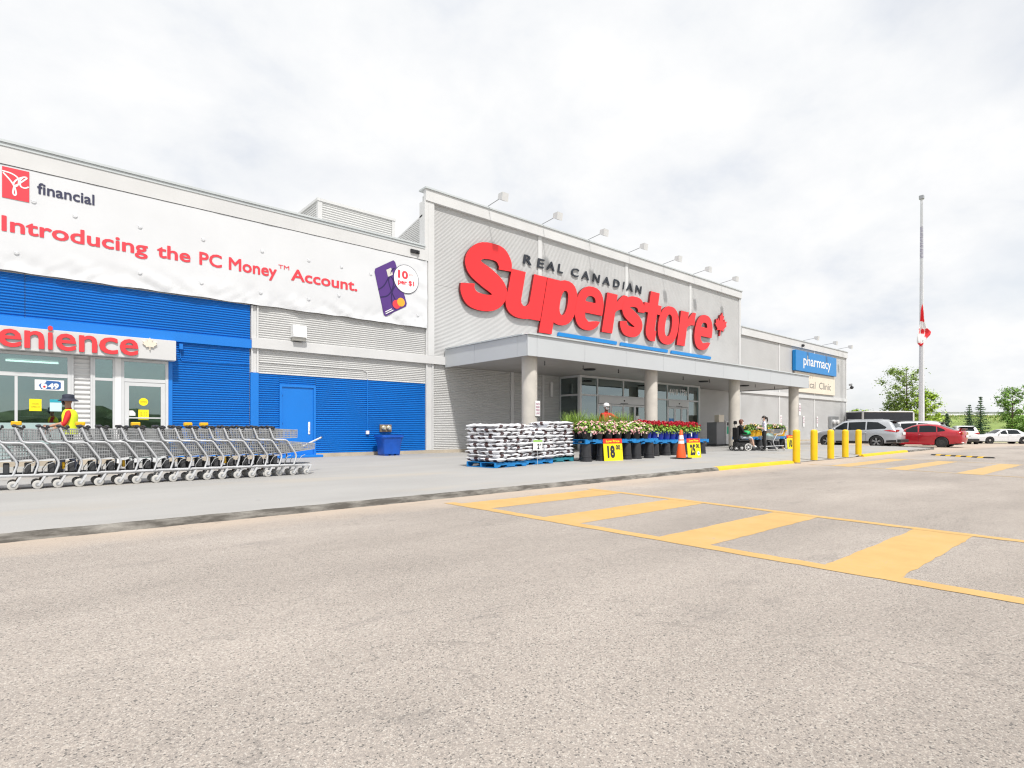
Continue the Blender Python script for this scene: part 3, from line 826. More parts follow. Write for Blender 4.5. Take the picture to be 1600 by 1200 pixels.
def room(u0, u1, v0, v1, z0, z1, par):
    mb = MB()
    mb.add([(u0, v0, z0), (u1, v0, z0), (u1, v1, z0), (u0, v1, z0), (u0, v0, z1), (u1, v0, z1), (u1, v1, z1), (u0, v1, z1)], [(0, 1, 2, 3)], 1)
    mb.add([(u0, v0, z0), (u1, v0, z0), (u1, v1, z0), (u0, v1, z0), (u0, v0, z1), (u1, v0, z1), (u1, v1, z1), (u0, v1, z1)], [(4, 5, 6, 7), (3, 2, 6, 7), (0, 3, 7, 4), (1, 2, 6, 5)], 0)
    mb.build('interior_lining', ['roomwall', 'roomfloor'], par)
room(20.24, 30.76, VV + 0.14, 28.9, 0.16, 3.733, ves)
M['lamp'] = emit('ceiling_lamp', (1.0, 0.95, 0.85), 2.2)
for u in (22.0, 25.5, 29.0):
    for v in (20.5, 23.5): B('ceiling_lamp', M['lamp'], u - 0.6, u + 0.6, v - 0.08, v + 0.08, 3.68, 3.72, ves)
M['shelfred'] = pm('shelf_red', (0.45, 0.03, 0.04), 0.5, var=(6, 0.3)); M['shelfdark'] = pm('shelf_dark', (0.05, 0.05, 0.055), 0.6, var=(6, 0.3)); M['shelfgreen'] = pm('shelf_green', (0.08, 0.22, 0.12), 0.5, var=(6, 0.3))
k = 0
for u, v, c, h in ((22.2, 25.5, 'shelfdark', 1.9), (24.4, 26.5, 'shelfred', 1.6), (26.6, 25.2, 'shelfdark', 2.1), (28.9, 26.0, 'shelfgreen', 1.5)):
    t_ = thing('display_shelf', ['tall dark goods shelf inside the entrance doors', 'red goods shelf inside the entrance doors', 'tallest dark goods rack behind the entrance glass', 'green goods shelf behind the narrow sliding doors'][k], 'shelf', (u, v, 0.16)); k += 1
    for z in [0.15 + 0.4 * i for i in range(int(h / 0.4))]:
        B('shelf_board', 'alu', u - 0.7, u + 0.7, v - 0.25, v + 0.2, 0.16 + z, 0.19 + z, t_)
        mb = MB(); x = u - 0.66
        while x < u + 0.6:
            w = random.uniform(0.08, 0.2); mb.box(x, x + w, v - 0.2, v + 0.1, 0.191 + z, 0.2 + z + random.uniform(0.15, 0.3)); x += w + 0.02
        mb.build('goods', c, t_)
    B('back_panel', 'shelfdark', u - 0.72, u + 0.72, v + 0.201, v + 0.23, 0.16, 0.16 + h, t_)
# white house number on the transom glass, notices on the doors
mb = MB(); put_text(mb, '4410 17St', 27.7, 29.5, 3.10, 3.45, FRONT, VV + 0.012, None, 0.015); mb.build('glass_number', 'white', ves)
B('notice', 'bluesign', 27.64, 28.1, VV + 0.0, VV + 0.006, 0.6, 1.75, ves); B('notice', 'bluesign', 28.3, 28.8, VV + 0.0, VV + 0.006, 0.6, 1.5, ves); B('notice', 'white', 29.02, 29.5, VV + 0.0, VV + 0.006, 1.15, 1.6, ves)
B('notice', 'white', 24.62, 24.9, VV + 0.0, VV + 0.006, 1.1, 1.85, ves); B('notice', 'white', 25.0, 25.3, VV + 0.0, VV + 0.006, 1.0, 1.7, ves)
mb = MB()
for u in (27.87, 28.55): mb.lathe([(0.10, 0), (0.10, -0.004)], u, VV - 0.001, 1.0, 14, axis='y'); mb.lathe([(0.07, 0), (0.07, -0.004)], u, VV - 0.001, 1.3, 14, axis='y')
mb.build('notice_mark', 'yellow', ves)

# convenience shop front in the blue wing
shop = thing('convenience_shop', 'white framed shop window and glass door in the blue wall behind the carts', 'shop', (0.5, V, 0.15))
def BS(name, mat, *a, parent=None): return B(name, mat, *a, parent=parent or shop)
SZ = 3.16
def frame(u0, u1, z0, z1, t, name='window_frame', parent=None, v0=None, d=0.09):
    v0 = V - 0.04 if v0 is None else v0
    mb = MB(); mb.box(u0, u0 + t, v0, v0 + d, z0, z1); mb.box(u1 - t, u1, v0, v0 + d, z0, z1); mb.box(u0 + t, u1 - t, v0, v0 + d, z0, z0 + t); mb.box(u0 + t, u1 - t, v0, v0 + d, z1 - t, z1)
    return mb.build(name, 'alu', parent or shop)
M['frosted'] = pm('etched_lower_glass', (0.36, 0.47, 0.47), 0.25, var=(1.5, 0.08))
for a, b in ((-5.95, -2.55), (-2.54, 0.98)):
    w = frame(a, b, 0.28, SZ, 0.075)
    BS('transom', 'alu', a + 0.076, b - 0.076, V - 0.035, V + 0.04, 2.52, 2.62, parent=w)
    BS('sash_bar', 'alu', b - 1.16, b - 1.10, V - 0.03, V + 0.04, 0.36, 2.515, parent=w)
    BS('pane', 'glass', a + 0.077, b - 0.077, V + 0.0, V + 0.008, 2.622, SZ - 0.077, parent=w)
    BS('pane', 'glass', a + 0.077, b - 1.161, V + 0.0, V + 0.008, 1.30, 2.518, parent=w); BS('pane', 'glass', b - 1.099, b - 0.077, V + 0.0, V + 0.008, 1.30, 2.518, parent=w)
    BS('etched_panel', 'frosted', a + 0.077, b - 1.161, V + 0.0, V + 0.008, 0.357, 1.296, parent=w); BS('etched_panel', 'frosted', b - 1.099, b - 0.077, V + 0.0, V + 0.008, 0.357, 1.296, parent=w)
w = clad(1.04, 1.40, 0.28, SZ, 'trim', V, 0.13, 0.03, shop); w.name = 'ribbed_pier'
BS('pier_trim', 'alu', 0.982, 1.036, V - 0.05, V + 0.05, 0.28, SZ); BS('pier_trim', 'alu', 1.404, 1.455, V - 0.05, V + 0.05, 0.28, SZ)
w = frame(1.457, 1.97, 0.28, SZ, 0.055); BS('transom', 'alu', 1.513, 1.914, V - 0.035, V + 0.04, 2.50, 2.575, parent=w)
BS('pane', 'glass', 1.513, 1.914, V, V + 0.008, 2.576, SZ - 0.056, parent=w); BS('pane', 'glass', 1.513, 1.914, V, V + 0.008, 0.336, 2.498, parent=w)
BS('pier_trim', 'white', 1.972, 2.11, V - 0.05, V + 0.05, 0.16, SZ)
w = frame(2.112, 3.285, 0.16, SZ, 0.075); BS('transom', 'alu', 2.188, 3.209, V - 0.035, V + 0.04, 2.50, 2.60, parent=w); BS('pane', 'glass', 2.188, 3.209, V, V + 0.008, 2.602, SZ - 0.076, parent=w)
d = frame(2.192, 3.205, 0.17, 2.496, 0.11, 'door', v0=V - 0.025, d=0.05)
BS('pane', 'glass', 2.304, 3.093, V, V + 0.008, 0.282, 2.384, parent=d); BS('push_bar', 'alu', 2.304, 3.093, V - 0.04, V - 0.01, 1.44, 1.475, parent=d)
mb = MB(); mb.bbox(2.21, 2.29, V - 0.06, V - 0.027, 1.15, 1.42, 0.008); mb.build('door_lock', 'alu', d)
M['paper'] = pm('yellow_paper', (0.85, 0.72, 0.01), 0.7)
BS('notice', 'paper', 2.53, 2.79, V - 0.008, V - 0.002, 1.40, 1.70, parent=d)
mb = MB(); mb.lathe([(0.115, 0), (0.115, -0.004)], 2.66, V - 0.002, 1.93, 18, axis='y'); mb.build('round_sticker', 'paper', d)
mb = MB(); mb.prism([(2.31, 1.52), (2.46, 1.52), (2.46, 1.60), (2.40, 1.67), (2.31, 1.67)], V - 0.008, V - 0.002); mb.build('notice', 'white', d)
mb = MB()
for i in range(3): put_text(mb, '5-11', 2.58, 2.74, 1.45 + 0.07 * i, 1.49 + 0.07 * i, FRONT, V - 0.011)
put_text(mb, 'OPEN', 2.58, 2.74, 1.91, 1.95, FRONT, V - 0.009)
mb.build('notice_print', pm('notice_ink', (0.35, 0.28, 0.02), 0.7), d)
BS('notice', 'paper', 0.11, 0.36, V - 0.008, V - 0.002, 1.61, 1.93); BS('notice', pm('teal_paper', (0.55, 0.75, 0.78), 0.6), 0.53, 0.78, V - 0.008, V - 0.002, 1.61, 1.93)
mb = MB(); put_text(mb, 'OPEN 24', 0.15, 0.32, 1.70, 1.74, FRONT, V - 0.011); put_text(mb, 'HOURS', 0.17, 0.30, 1.78, 1.82, FRONT, V - 0.011); mb.build('notice_print', MATS['notice_ink'], shop)
BS('notice_band', pm('teal_ink', (0.02, 0.35, 0.45), 0.6), 0.53, 0.78, V - 0.012, V - 0.0085, 1.85, 1.93)
# lottery sign hung inside the glass
lot = BS('lottery_sign', 'white', 0.22, 0.83, V - 0.012, V - 0.003, 2.17, 2.45)
mb = MB(); mb.prism([(0.30 + 0.44 * x, 2.20 + 0.21 * y) for x, y in ((0.12, 0), (0.95, 0), (1.05, 0.2), (1.05, 0.9), (0.95, 1.05), (0.3, 1.1), (0, 0.5))], V - 0.016, V - 0.0125); mb.build('sign_badge', pm('lotto_blue', (0.03, 0.12, 0.35), 0.5), lot)
mb = MB(); put_text(mb, '6', 0.345, 0.48, 2.20, 2.435, FRONT, V - 0.020, None, 0.05); put_text(mb, '49', 0.495, 0.72, 2.215, 2.365, FRONT, V - 0.020, None, 0.05); mb.build('sign_figures', 'white', lot)
mb = MB(); mb.lathe([(0.026, 0), (0.026, -0.004)], 0.418, V - 0.0215, 2.265, 12, axis='y'); mb.build('sign_dot', 'red', lot)
room(-5.9, 3.25, V + 0.12, 25.9, 0.16, 3.19, shop)
for u in (-3.5, 0.2): B('ceiling_lamp', M['lamp'], u - 0.6, u + 0.6, 22, 22.15, 3.12, 3.16, shop)
k = 0
for u, v, c, h in ((-1.2, 22.6, 'shelfdark', 1.7), (0.5, 23.2, 'shelfgreen', 1.7), (2.7, 24.0, 'shelfdark', 2.0)):
    t_ = thing('shop_shelf', ['dark goods shelf behind the shop window', 'green goods shelf behind the shop window', 'dark goods shelf behind the shop glass door'][k], 'shelf', (u, v, 0.16)); k += 1
    for z in [0.15 + 0.4 * i for i in range(4)]:
        B('shelf_board', 'alu', u - 0.6, u + 0.6, v - 0.2, v + 0.2, 0.16 + z, 0.185 + z, t_)
        mb = MB(); x = u - 0.56
        while x < u + 0.5:
            w_ = random.uniform(0.06, 0.16); mb.box(x, x + w_, v - 0.17, v + 0.12, 0.186 + z, 0.2 + z + random.uniform(0.12, 0.28)); x += w_ + 0.015
        mb.build('goods', c, t_)
# shop sign box with raised letters and a leaf
LEAF = [(0, 1.0), (.10, .80), (.20, .86), (.155, .56), (.30, .70), (.345, .60), (.50, .62), (.44, .47), (.52, .41), (.27, .21), (.30, .12), (.03, .165), (.035, -.12)]
LEAF = LEAF + [(-x, y) for x, y in reversed(LEAF) if x > 0]
def leaf2d(cx, z0, w, h):
    zs = [p[1] for p in LEAF]
    return union2d([[(cx + x * w / 1.04, z0 + (y + 0.12) / 1.12 * h) for x, y in LEAF]])
sgn = thing('shop_sign', 'long pale sign box with red lettering over the shop window', 'sign', (0.0, V - 0.35, 3.17))
MB().bbox(-8.0, 3.43, V - 0.38, V - 0.075, 3.165, 3.755, 0.008).build('sign_box', 'trim', sgn)
x = 0.0
spans = [('e', -0.49, -0.04), ('n', 0.01, 0.41), ('i', 0.475, 0.585), ('e', 0.64, 1.07), ('n', 1.13, 1.53), ('c', 1.57, 2.0), ('e', 2.04, 2.48),
         ('v', -0.94, -0.52), ('n', -1.4, -1.0), ('o', -1.9, -1.45), ('c', -2.36, -1.95)]
for ch, a, b in spans:
    mb = MB(); put_text(mb, ch, a, b, 3.225, 3.675, FRONT, V - 0.425, V - 0.382, 0.016, 0, 1, zref='x')
    mb.build('letter', [pm('red_shop_letter', (0.72, 0.045, 0.055), 0.4), 'redside'], sgn)
P_, T_ = leaf2d(2.76, 3.42, 0.36, 0.36)
mb = MB(); slab2d(mb, P_, T_, FRONT, V - 0.425, V - 0.382); mb.build('maple_leaf', 'cream', sgn)
mb = MB(); mb.bbox(3.56, 3.66, V - 0.12, V - 0.01, 3.55, 3.72, 0.006); mb.tube([(3.60, V - 0.03, 3.55), (3.60, V - 0.03, 3.30), (3.66, V - 0.02, 3.22), (5.6, V - 0.02, 3.26)], 0.012, 6); mb.build('junction_box', 'bluetrim', BLD)

# ------------------------------------------------------------------ big wall sign: hand-shaped heavy slanted letters
def arc(cx, cy, rx, ry, a0, a1, n=18):
    return [(cx + rx * math.cos(R(a0 + (a1 - a0) * i / n)), cy + ry * math.sin(R(a0 + (a1 - a0) * i / n))) for i in range(n + 1)]
def sq_arc(cx, cy, rx, ry, a0, a1, n=26, p=2.3):
    o = []
    for i in range(n + 1):
        t = R(a0 + (a1 - a0) * i / n); c, s_ = math.cos(t), math.sin(t)
        o.append((cx + rx * math.copysign(abs(c) ** (2 / p), c), cy + ry * math.copysign(abs(s_) ** (2 / p), s_)))
    return o
def rect(x0, y0, x1, y1): return [(x0, y0), (x1, y0), (x1, y1), (x0, y1)]
def catmull(pts, n=9):
    o = []
    P = [pts[0]] + list(pts) + [pts[-1]]
    for i in range(1, len(P) - 2):
        for k in range(n):
            t = k / n
            o.append(tuple(0.5 * ((2 * P[i][d]) + (-P[i - 1][d] + P[i + 1][d]) * t + (2 * P[i - 1][d] - 5 * P[i][d] + 4 * P[i + 1][d] - P[i + 2][d]) * t * t + (-P[i - 1][d] + 3 * P[i][d] - 3 * P[i + 1][d] + P[i + 2][d]) * t ** 3) for d in range(len(P[0]))))
    o.append(tuple(pts[-1]))
    return o
def stroke(pts):
    """quads of a stroke through (x, y, width) points, with round joints"""
    polys = []
    c = catmull(pts)
    nrm = []
    for i in range(len(c)):
        a, b = c[max(i - 1, 0)], c[min(i + 1, len(c) - 1)]
        l = math.hypot(b[0] - a[0], b[1] - a[1]) or 1
        nrm.append((-(b[1] - a[1]) / l, (b[0] - a[0]) / l))
    for i in range(len(c) - 1):
        (x0, y0, w0), (x1, y1, w1) = c[i], c[i + 1]
        n0, n1 = nrm[i], nrm[i + 1]
        polys.append([(x0 + n0[0] * w0 / 2, y0 + n0[1] * w0 / 2), (x0 - n0[0] * w0 / 2, y0 - n0[1] * w0 / 2), (x1 - n1[0] * w1 / 2, y1 - n1[1] * w1 / 2), (x1 + n1[0] * w1 / 2, y1 + n1[1] * w1 / 2)])
    return polys
XH, ST = 2.16, 0.86
def g_S(w, h, t):
    s_ = w / 2.7; q = h / 3.07
    pts = [(2.30, 2.00, .72), (2.26, 2.28, .74), (1.90, 2.63, .74), (1.34, 2.70, .74), (.74, 2.58, .76), (.44, 2.18, .80), (.66, 1.80, .84), (1.34, 1.50, .92), (2.02, 1.18, .86), (2.26, .84, .80), (2.0, .48, .74), (1.42, .37, .74), (.80, .46, .74), (.46, .78, .72), (.40, 1.08, .72)]
    return stroke([(x * s_, y * q, ww * t) for x, y, ww in pts]), []
def g_u(w):
    return [rect(0, .75, ST, XH), rect(w - ST, 0, w, XH), sq_arc(w / 2 - .05, .80, w / 2 - 0.05 + .1 - .05, .84, 180, 360) + [(w - ST + .3, 1.3), (.0, 1.3)]], [[(ST, XH + 1), (ST, .85)] + arc((w) / 2, .86, w / 2 - ST, .30, 180, 360, 10)[1:-1] + [(w - ST, .85), (w - ST, XH + 1)]]
def g_p(w):
    cx = w / 2 + .18
    return [rect(0, -.55, ST, XH), sq_arc(cx, XH / 2 + .02, w - cx, XH / 2 + .06, 0, 360)], [sq_arc(cx + .03, XH / 2 + .02, w - cx - .70, .62, 0, 360)]
def g_e(w):
    c = XH / 2 + .02; rx, ry = w / 2, XH / 2 + .08
    body = sq_arc(rx, c, rx, ry, 0, 360, 40)
    hole = sq_arc(rx, c + .33, rx - .68, .33, 0, 180, 14)
    mouth = [(rx - .30, c - .26), (w + .3, c - .26), (w + .3, c - .60), (rx + .62, c - .60)] + [(rx + .30, c - .66), (rx + .05, c - .70), (rx - .22, c - .52)]
    return [body], [hole, mouth]
def g_r(w):
    return [rect(0, 0, ST, XH), [(ST - .1, 1.05), (ST + .12, 1.28), (ST + .42, 1.40), (w, 1.42), (w, XH + .06), (w - .35, XH + .06), (ST + .28, XH - .12), (ST - .1, XH - .55)]], []
def g_t(w):
    x0 = .45
    return [rect(x0, .5, x0 + ST, XH + .70), rect(0, XH - .58, w, XH - .02), stroke([(x0 + .43, .75, ST), (x0 + .47, .50, ST), (x0 + .62, .30, .68), (x0 + 1.0, .29, .58)])[0]] + stroke([(x0 + .43, .80, ST), (x0 + .45, .52, ST), (x0 + .62, .31, .70), (x0 + 1.02, .29, .60)]), []
def g_o(w):
    return [sq_arc(w / 2, XH / 2, w / 2, XH / 2 + .09, 0, 360, 40)], [sq_arc(w / 2, XH / 2, w / 2 - .70, .68, 0, 360, 30)]
SIGN = thing('store_wall_sign', 'huge red slanted sign lettering with maple leaf on the tall grey block', 'sign', (24.0, V - 0.2, 5.8))
def shear_pts(P, u0): return [(u0 + x + 0.22 * y, 6.3 + y) for x, y in P]
zoff = 0
for g, u0, w in ((g_S, 13.72, 2.66), (g_u, 16.36, 2.26), (g_p, 18.66, 2.30), (g_e, 20.86, 2.14), (g_r, 23.14, 1.72), ('s', 24.52, 2.05), (g_t, 26.46, 1.66), (g_o, 28.02, 2.10), (g_r, 30.2, 1.66), (g_e, 31.98, 2.10)):
    if g == 's': add, sub = g_S(w, 2.28, 0.80)
    elif g is g_S: add, sub = g_S(w, 3.07, 1.0)
    else: add, sub = g(w)
    P_, T_ = union2d(add, sub)
    mb = MB(); f_ = V - 0.17 - 0.004 * (zoff % 2); zoff += 1
    slab2d(mb, shear_pts(P_, u0), T_, FRONT, f_, V - 0.035, 0, 1)
    mb.build('letter', ['red', 'redside'], SIGN)
P_, T_ = leaf2d(0, 0, 1.5, 1.62)
mb = MB(); slab2d(mb, [(35.32 + x + 0.22 * y, 7.40 + y) for x, y in P_], T_, FRONT, V - 0.16, V - 0.035, 0, 1); mb.build('maple_leaf', ['red', 'redside'], SIGN)
u = 17.62
spans = [('R', 17.62, 18.24), ('E', 18.52, 19.03), ('A', 19.15, 19.78), ('L', 19.92, 20.36), ('C', 20.86, 21.50), ('A', 21.66, 22.32), ('N', 22.54, 23.14), ('A', 23.32, 24.0), ('D', 24.22, 24.82), ('I', 25.06, 25.22), ('A', 25.36, 26.02), ('N', 26.20, 26.80)]
for ch, a, b in spans:
    mb = MB(); put_text(mb, ch, a, b - 0.08, 8.88, 9.32, FRONT, V - 0.075, V - 0.035, 0.02, 0, 0, shear=0.18); mb.build('small_letter', 'ink', SIGN)
for a, b in ((19.9, 24.5), (24.8, 29.35), (29.7, 34.3)):
    mb = MB(); mb.prism([(a, 5.74), (b - 0.05, 5.74), (b, 5.92), (a + 0.05, 5.92)], V - 0.12, V - 0.03); mb.build('underline_bar', 'bluesign', SIGN)

# roof floodlights
def floodlight():
    t = thing('roof_floodlight', 'x', 'floodlight')
    mb = MB(); mb.tube([(0, 0.25, 0), (0, 0.0, 0.05), (0, -0.95, 0.16)], 0.022, 6); mb.box(-0.05, 0.05, 0.18, 0.30, -0.02, 0.06); mb.build('arm', 'steel', t, world=False)
    mb = MB()
    vs = [(-0.2, -1.28, -0.06), (0.2, -1.28, -0.06), (0.2, -1.22, 0.26), (-0.2, -1.22, 0.26), (-0.14, -0.98, 0.0), (0.14, -0.98, 0.0), (0.14, -0.93, 0.2), (-0.14, -0.93, 0.2)]
    # the lens looks back and down at the wall
    mb.add([(-0.2, -1.25, 0.30), (0.2, -1.25, 0.30), (0.2, -0.95, 0.30), (-0.2, -0.95, 0.30), (-0.2, -1.2, -0.10), (0.2, -1.2, -0.10), (0.2, -0.90, 0.06), (-0.2, -0.90, 0.06)],
           [(0, 1, 2, 3), (0, 1, 5, 4), (1, 2, 6, 5), (2, 3, 7, 6), (3, 0, 4, 7), (4, 5, 6, 7)])
    h = mb.build('lamp_head', 'trim', t, world=False)
    mb = MB(); mb.add([(-0.17, -1.16, -0.088), (0.17, -1.16, -0.088), (0.17, -0.93, 0.035), (-0.17, -0.93, 0.035)], [(0, 1, 2, 3)]); mb.build('lens', pm('lamp_lens', (0.35, 0.33, 0.30), 0.2), h, world=False)
    return t
fl = floodlight()
for i, u in enumerate((15.48, 18.8, 22.13, 25.46, 28.79, 32.1, 35.5)):
    o = fl if i == 0 else dup(fl)
    o.location = (u, V - 0.15, 10.93); o.scale = (.85, .95, .85); o['label'] = 'grey floodlight on a thin arm above the big red sign'; o['group'] = 'floodlights over the red sign'
for i, u in enumerate((49.0, 53.0, 56.6)):
    o = dup(fl, None, (u, V - 0.1, 8.47), 0, 'grey floodlight on a thin arm above the pharmacy sign', 'floodlights over the pharmacy sign')

# ------------------------------------------------------------------ banner
def ban_d(u, z):
    """how far the cloth stands off the wall: soft vertical ripples, puckers near the lower edge"""
    low = 1 - sstep(5.2, 6.0, z)
    d = 0.014 * noise.noise(Vector((u * 0.9, z * 0.25, 1))) + 0.004 * noise.noise(Vector((u * 3.0, z * 0.5, 5)))
    d += low * (0.06 * noise.noise(Vector((u * 1.6 + z * 1.5, z * 1.7, 9))) + 0.03 * noise.noise(Vector((u * 4.2 - z * 3, z * 3.0, 3))))
    d += sstep(11.3, 12.3, u) * 0.05 * noise.noise(Vector((u * 2, z * 2.2 + u, 7)))
    return d
M['banner'] = pm('banner_cloth', (0.64, 0.65, 0.67), 0.5, var=(0.7, 0.03))
BAN = thing('wall_banner', 'long white vinyl banner with red lettering stretched along the upper wall', 'banner', (0, V - 0.09, 5.2))
BV0 = V - 0.11
us_ = [-22 + i * 0.25 for i in range(80)] + [-2 + i * 0.07 for i in range(1, 206)]
zs_ = [5.22 + i * 0.065 for i in range(42)]
zs_[-1] = 7.93
mb = MB()
def ban_z(u, z): return z + (1 - sstep(5.22, 5.6, z)) * 0.035 * noise.noise(Vector((u * 1.3, 0, 2)))
mb.add([(u, BV0 - ban_d(u, z), ban_z(u, z)) for u in us_ for z in zs_], [(i * 42 + j, (i + 1) * 42 + j, (i + 1) * 42 + j + 1, i * 42 + j + 1) for i in range(len(us_) - 1) for j in range(41)])
mb.build('cloth', 'banner', BAN, 60)
PRINT = lambda x, y, d: (x, BV0 - ban_d(x, y) - 0.012 - d, y)
def print_on(name, mat, polys=None, text=None, lift=0.0):
    mb = MB()
    if polys:
        xs = [p[0] for q in polys for p in q]; ys = [p[1] for q in polys for p in q]
        ext = [(min(xs) + i * 0.09 + 0.013, min(ys) + j * 0.09 + 0.017) for i in range(int((max(xs) - min(xs)) / 0.09) + 1) for j in range(int((max(ys) - min(ys)) / 0.09) + 1)] if len(polys) == 1 else []
        P_, T_ = union2d(polys, (), ext); slab2d(mb, P_, T_, PRINT, lift, None)
    if text: put_text(mb, text[0], text[1], text[2], text[3], text[4], PRINT, lift, None, text[5], zref=text[6])
    return mb.build(name, mat, BAN)
M['banred'] = pm('banner_red', (0.72, 0.045, 0.065), 0.5)
M['banink'] = pm('banner_navy', (0.03, 0.032, 0.075), 0.5)
# words measured from the photograph
M_ = [('Introducing', -0.43, 2.75), ('the', 2.98, 3.86), ('PC', 4.10, 4.74), ('Money', 4.94, 6.43), ('Account.', 6.90, 9.32)]
for w_, a, b in M_:
    print_on('printed_word', 'banred', text=(w_, a, b, 6.22, 6.62, 0.022, 'I'))
print_on('printed_word', 'banred', text=('TM', 6.48, 6.84, 6.55, 6.68, 0.006, 'T'))
print_on('printed_word', 'banink', text=('financial', 0.27, 1.49, 7.36, 7.56, 0.02, 'x'))
lg = print_on('logo_square', 'banred', polys=[rect(-0.42, 7.08, 0.11, 7.88)])
mb = MB()
for line in ([(-0.42, 7.76), (-0.25, 7.74), (-0.12, 7.66), (-0.10, 7.52), (-0.16, 7.42), (-0.20, 7.48), (-0.14, 7.60), (-0.02, 7.70), (0.06, 7.72)], [(-0.40, 7.72), (-0.26, 7.55), (-0.18, 7.40), (-0.15, 7.24), (-0.18, 7.19), (-0.21, 7.26), (-0.18, 7.42), (-0.10, 7.50), (0.0, 7.62), (0.06, 7.70), (0.0, 7.71), (-0.07, 7.60), (-0.06, 7.46), (0.02, 7.43), (0.10, 7.48)]):
    P_, T_ = union2d(stroke([(x, y, 0.035) for x, y in line])); slab2d(mb, P_, T_, PRINT, 0.006, None)
mb.build('logo_script', 'white', BAN)
# bank card picture
M['purple'] = pm('card_purple', (0.085, 0.03, 0.20), 0.4); M['purple2'] = pm('card_line', (0.02, 0.008, 0.08), 0.4)
card = [(9.99, 7.17), (10.86, 7.70), (11.43, 6.0), (10.43, 5.42)]
def cp(a, b):
    p = [card[0][i] * (1 - a) * (1 - b) + card[1][i] * a * (1 - b) + card[2][i] * a * b + card[3][i] * (1 - a) * b for i in (0, 1)]
    return (p[0], p[1])
edge = [cp(a, b) for a, b in [(.06, 0), (.94, 0), (1, .05), (1, .95), (.94, 1), (.06, 1), (0, .95), (0, .05)]]
print_on('printed_card', 'purple', polys=[edge], lift=0.004)
for line in ([(0, .42), (.25, .40), (.5, .30), (.75, .18), (.9, .16)], [(.0, .58), (.3, .62), (.55, .55), (.7, .40), (.62, .28), (.5, .36), (.52, .6), (.6, .85), (.5, .95), (.42, .82), (.5, .62), (.75, .5), (.95, .55)]):
    print_on('card_swirl', 'purple2', polys=stroke([(*cp(a, b), 0.045) for a, b in line]), lift=0.009)
print_on('card_chip', pm('card_chip', (0.6, 0.58, 0.52), 0.4), polys=[[cp(.52, .12), cp(.75, .12), cp(.75, .27), cp(.52, .27)]], lift=0.009)
def disc(cx, cz, rx, rz): return [(cx + rx * math.cos(i * math.pi / 14), cz + rz * math.sin(i * math.pi / 14)) for i in range(28)]
c1, c2 = cp(.58, .87), cp(.78, .87)
print_on('card_circle', 'banred', polys=[disc(*c1, .17, .17)], lift=0.010); print_on('card_circle', pm('card_orange', (0.85, 0.38, 0.03), 0.4), polys=[disc(*c2, .17, .17)], lift=0.013)
print_on('card_name', 'white', polys=[[cp(.08, .90), cp(.35, .90), cp(.35, .92), cp(.08, .92)], [cp(.08, .94), cp(.40, .94), cp(.40, .96), cp(.08, .96)]], lift=0.010)
print_on('offer_ring', 'banink', polys=[disc(11.37, 7.03, .565, .565)], lift=0.014)
print_on('offer_disc', 'white', polys=[disc(11.37, 7.03, .545, .545)], lift=0.018)
print_on('offer_print', 'banred', text=('10', 11.00, 11.45, 7.03, 7.34, 0.04, '1'), lift=0.022)
print_on('offer_print', 'banred', text=('per $1', 11.0, 11.72, 6.80, 6.93, 0.035, 'x'), lift=0.022)
print_on('offer_print', pm('banner_faint', (0.6, 0.3, 0.3), 0.5), text=('pts', 11.5, 11.66, 7.2, 7.26, 0.0, 'x'), lift=0.022)
for u, z in ((0.19, 7.17), (1.05, 7.0), (2.55, 7.05), (4.2, 7.05), (5.95, 7.05), (7.5, 7.05), (9.85, 7.0), (8.7, 7.05), (-0.15, 5.75), (2.55, 5.72), (4.15, 5.70), (5.9, 5.68), (7.5, 5.7), (8.6, 6.0), (11.9, 5.72)):
    mb = MB(); pts = [(u + 0.055 * math.cos(R(a)), z + 0.05 * math.sin(R(a))) for a in range(180, 361, 20)]
    mb.add([PRINT(x, y, 0.003) for x, y in pts] + [PRINT(x, y, 0.03) for x, y in pts], [(i, i + 1, len(pts) + i + 1, len(pts) + i) for i in range(len(pts) - 1)])
    mb.build('wind_flap', 'banner', BAN)

# ------------------------------------------------------------------ right-wing signs and wall fittings
ph = thing('pharmacy_sign', 'blue box sign with white pharmacy lettering on the right wing', 'sign', (51.3, V - 0.3, 5.9))
MB().bbox(46.95, 55.6, V - 0.32, V - 0.04, 5.90, 7.56, 0.02).build('sign_box', 'bluesign', ph)
mb = MB(); put_text(mb, 'pharmacy', 48.4, 54.25, 6.42, 6.98, FRONT, V - 0.328, None, 0.012, zref='x'); mb.build('lettering', 'white', ph)
cl = thing('clinic_sign', 'cream clinic panel sign below the blue pharmacy box', 'sign', (51.6, V - 0.1, 4.2))
MB().bbox(47.3, 55.75, V - 0.14, V - 0.03, 4.20, 5.88, 0.01).build('sign_panel', 'cream', cl)
mb = MB(); put_text(mb, 'Medical  Clinic', 47.8, 54.8, 4.62, 5.2, FRONT, V - 0.146, None, 0.0, zref='M'); mb.build('lettering', pm('grey_letter', (0.16, 0.15, 0.15), 0.5), cl)
mb = MB(); put_text(mb, 'QUEST', 48.2, 51.0, 5.4, 5.68, FRONT, V - 0.146, None, 0.0); mb.build('lettering', pm('faint_letter', (0.5, 0.44, 0.36), 0.5), cl)
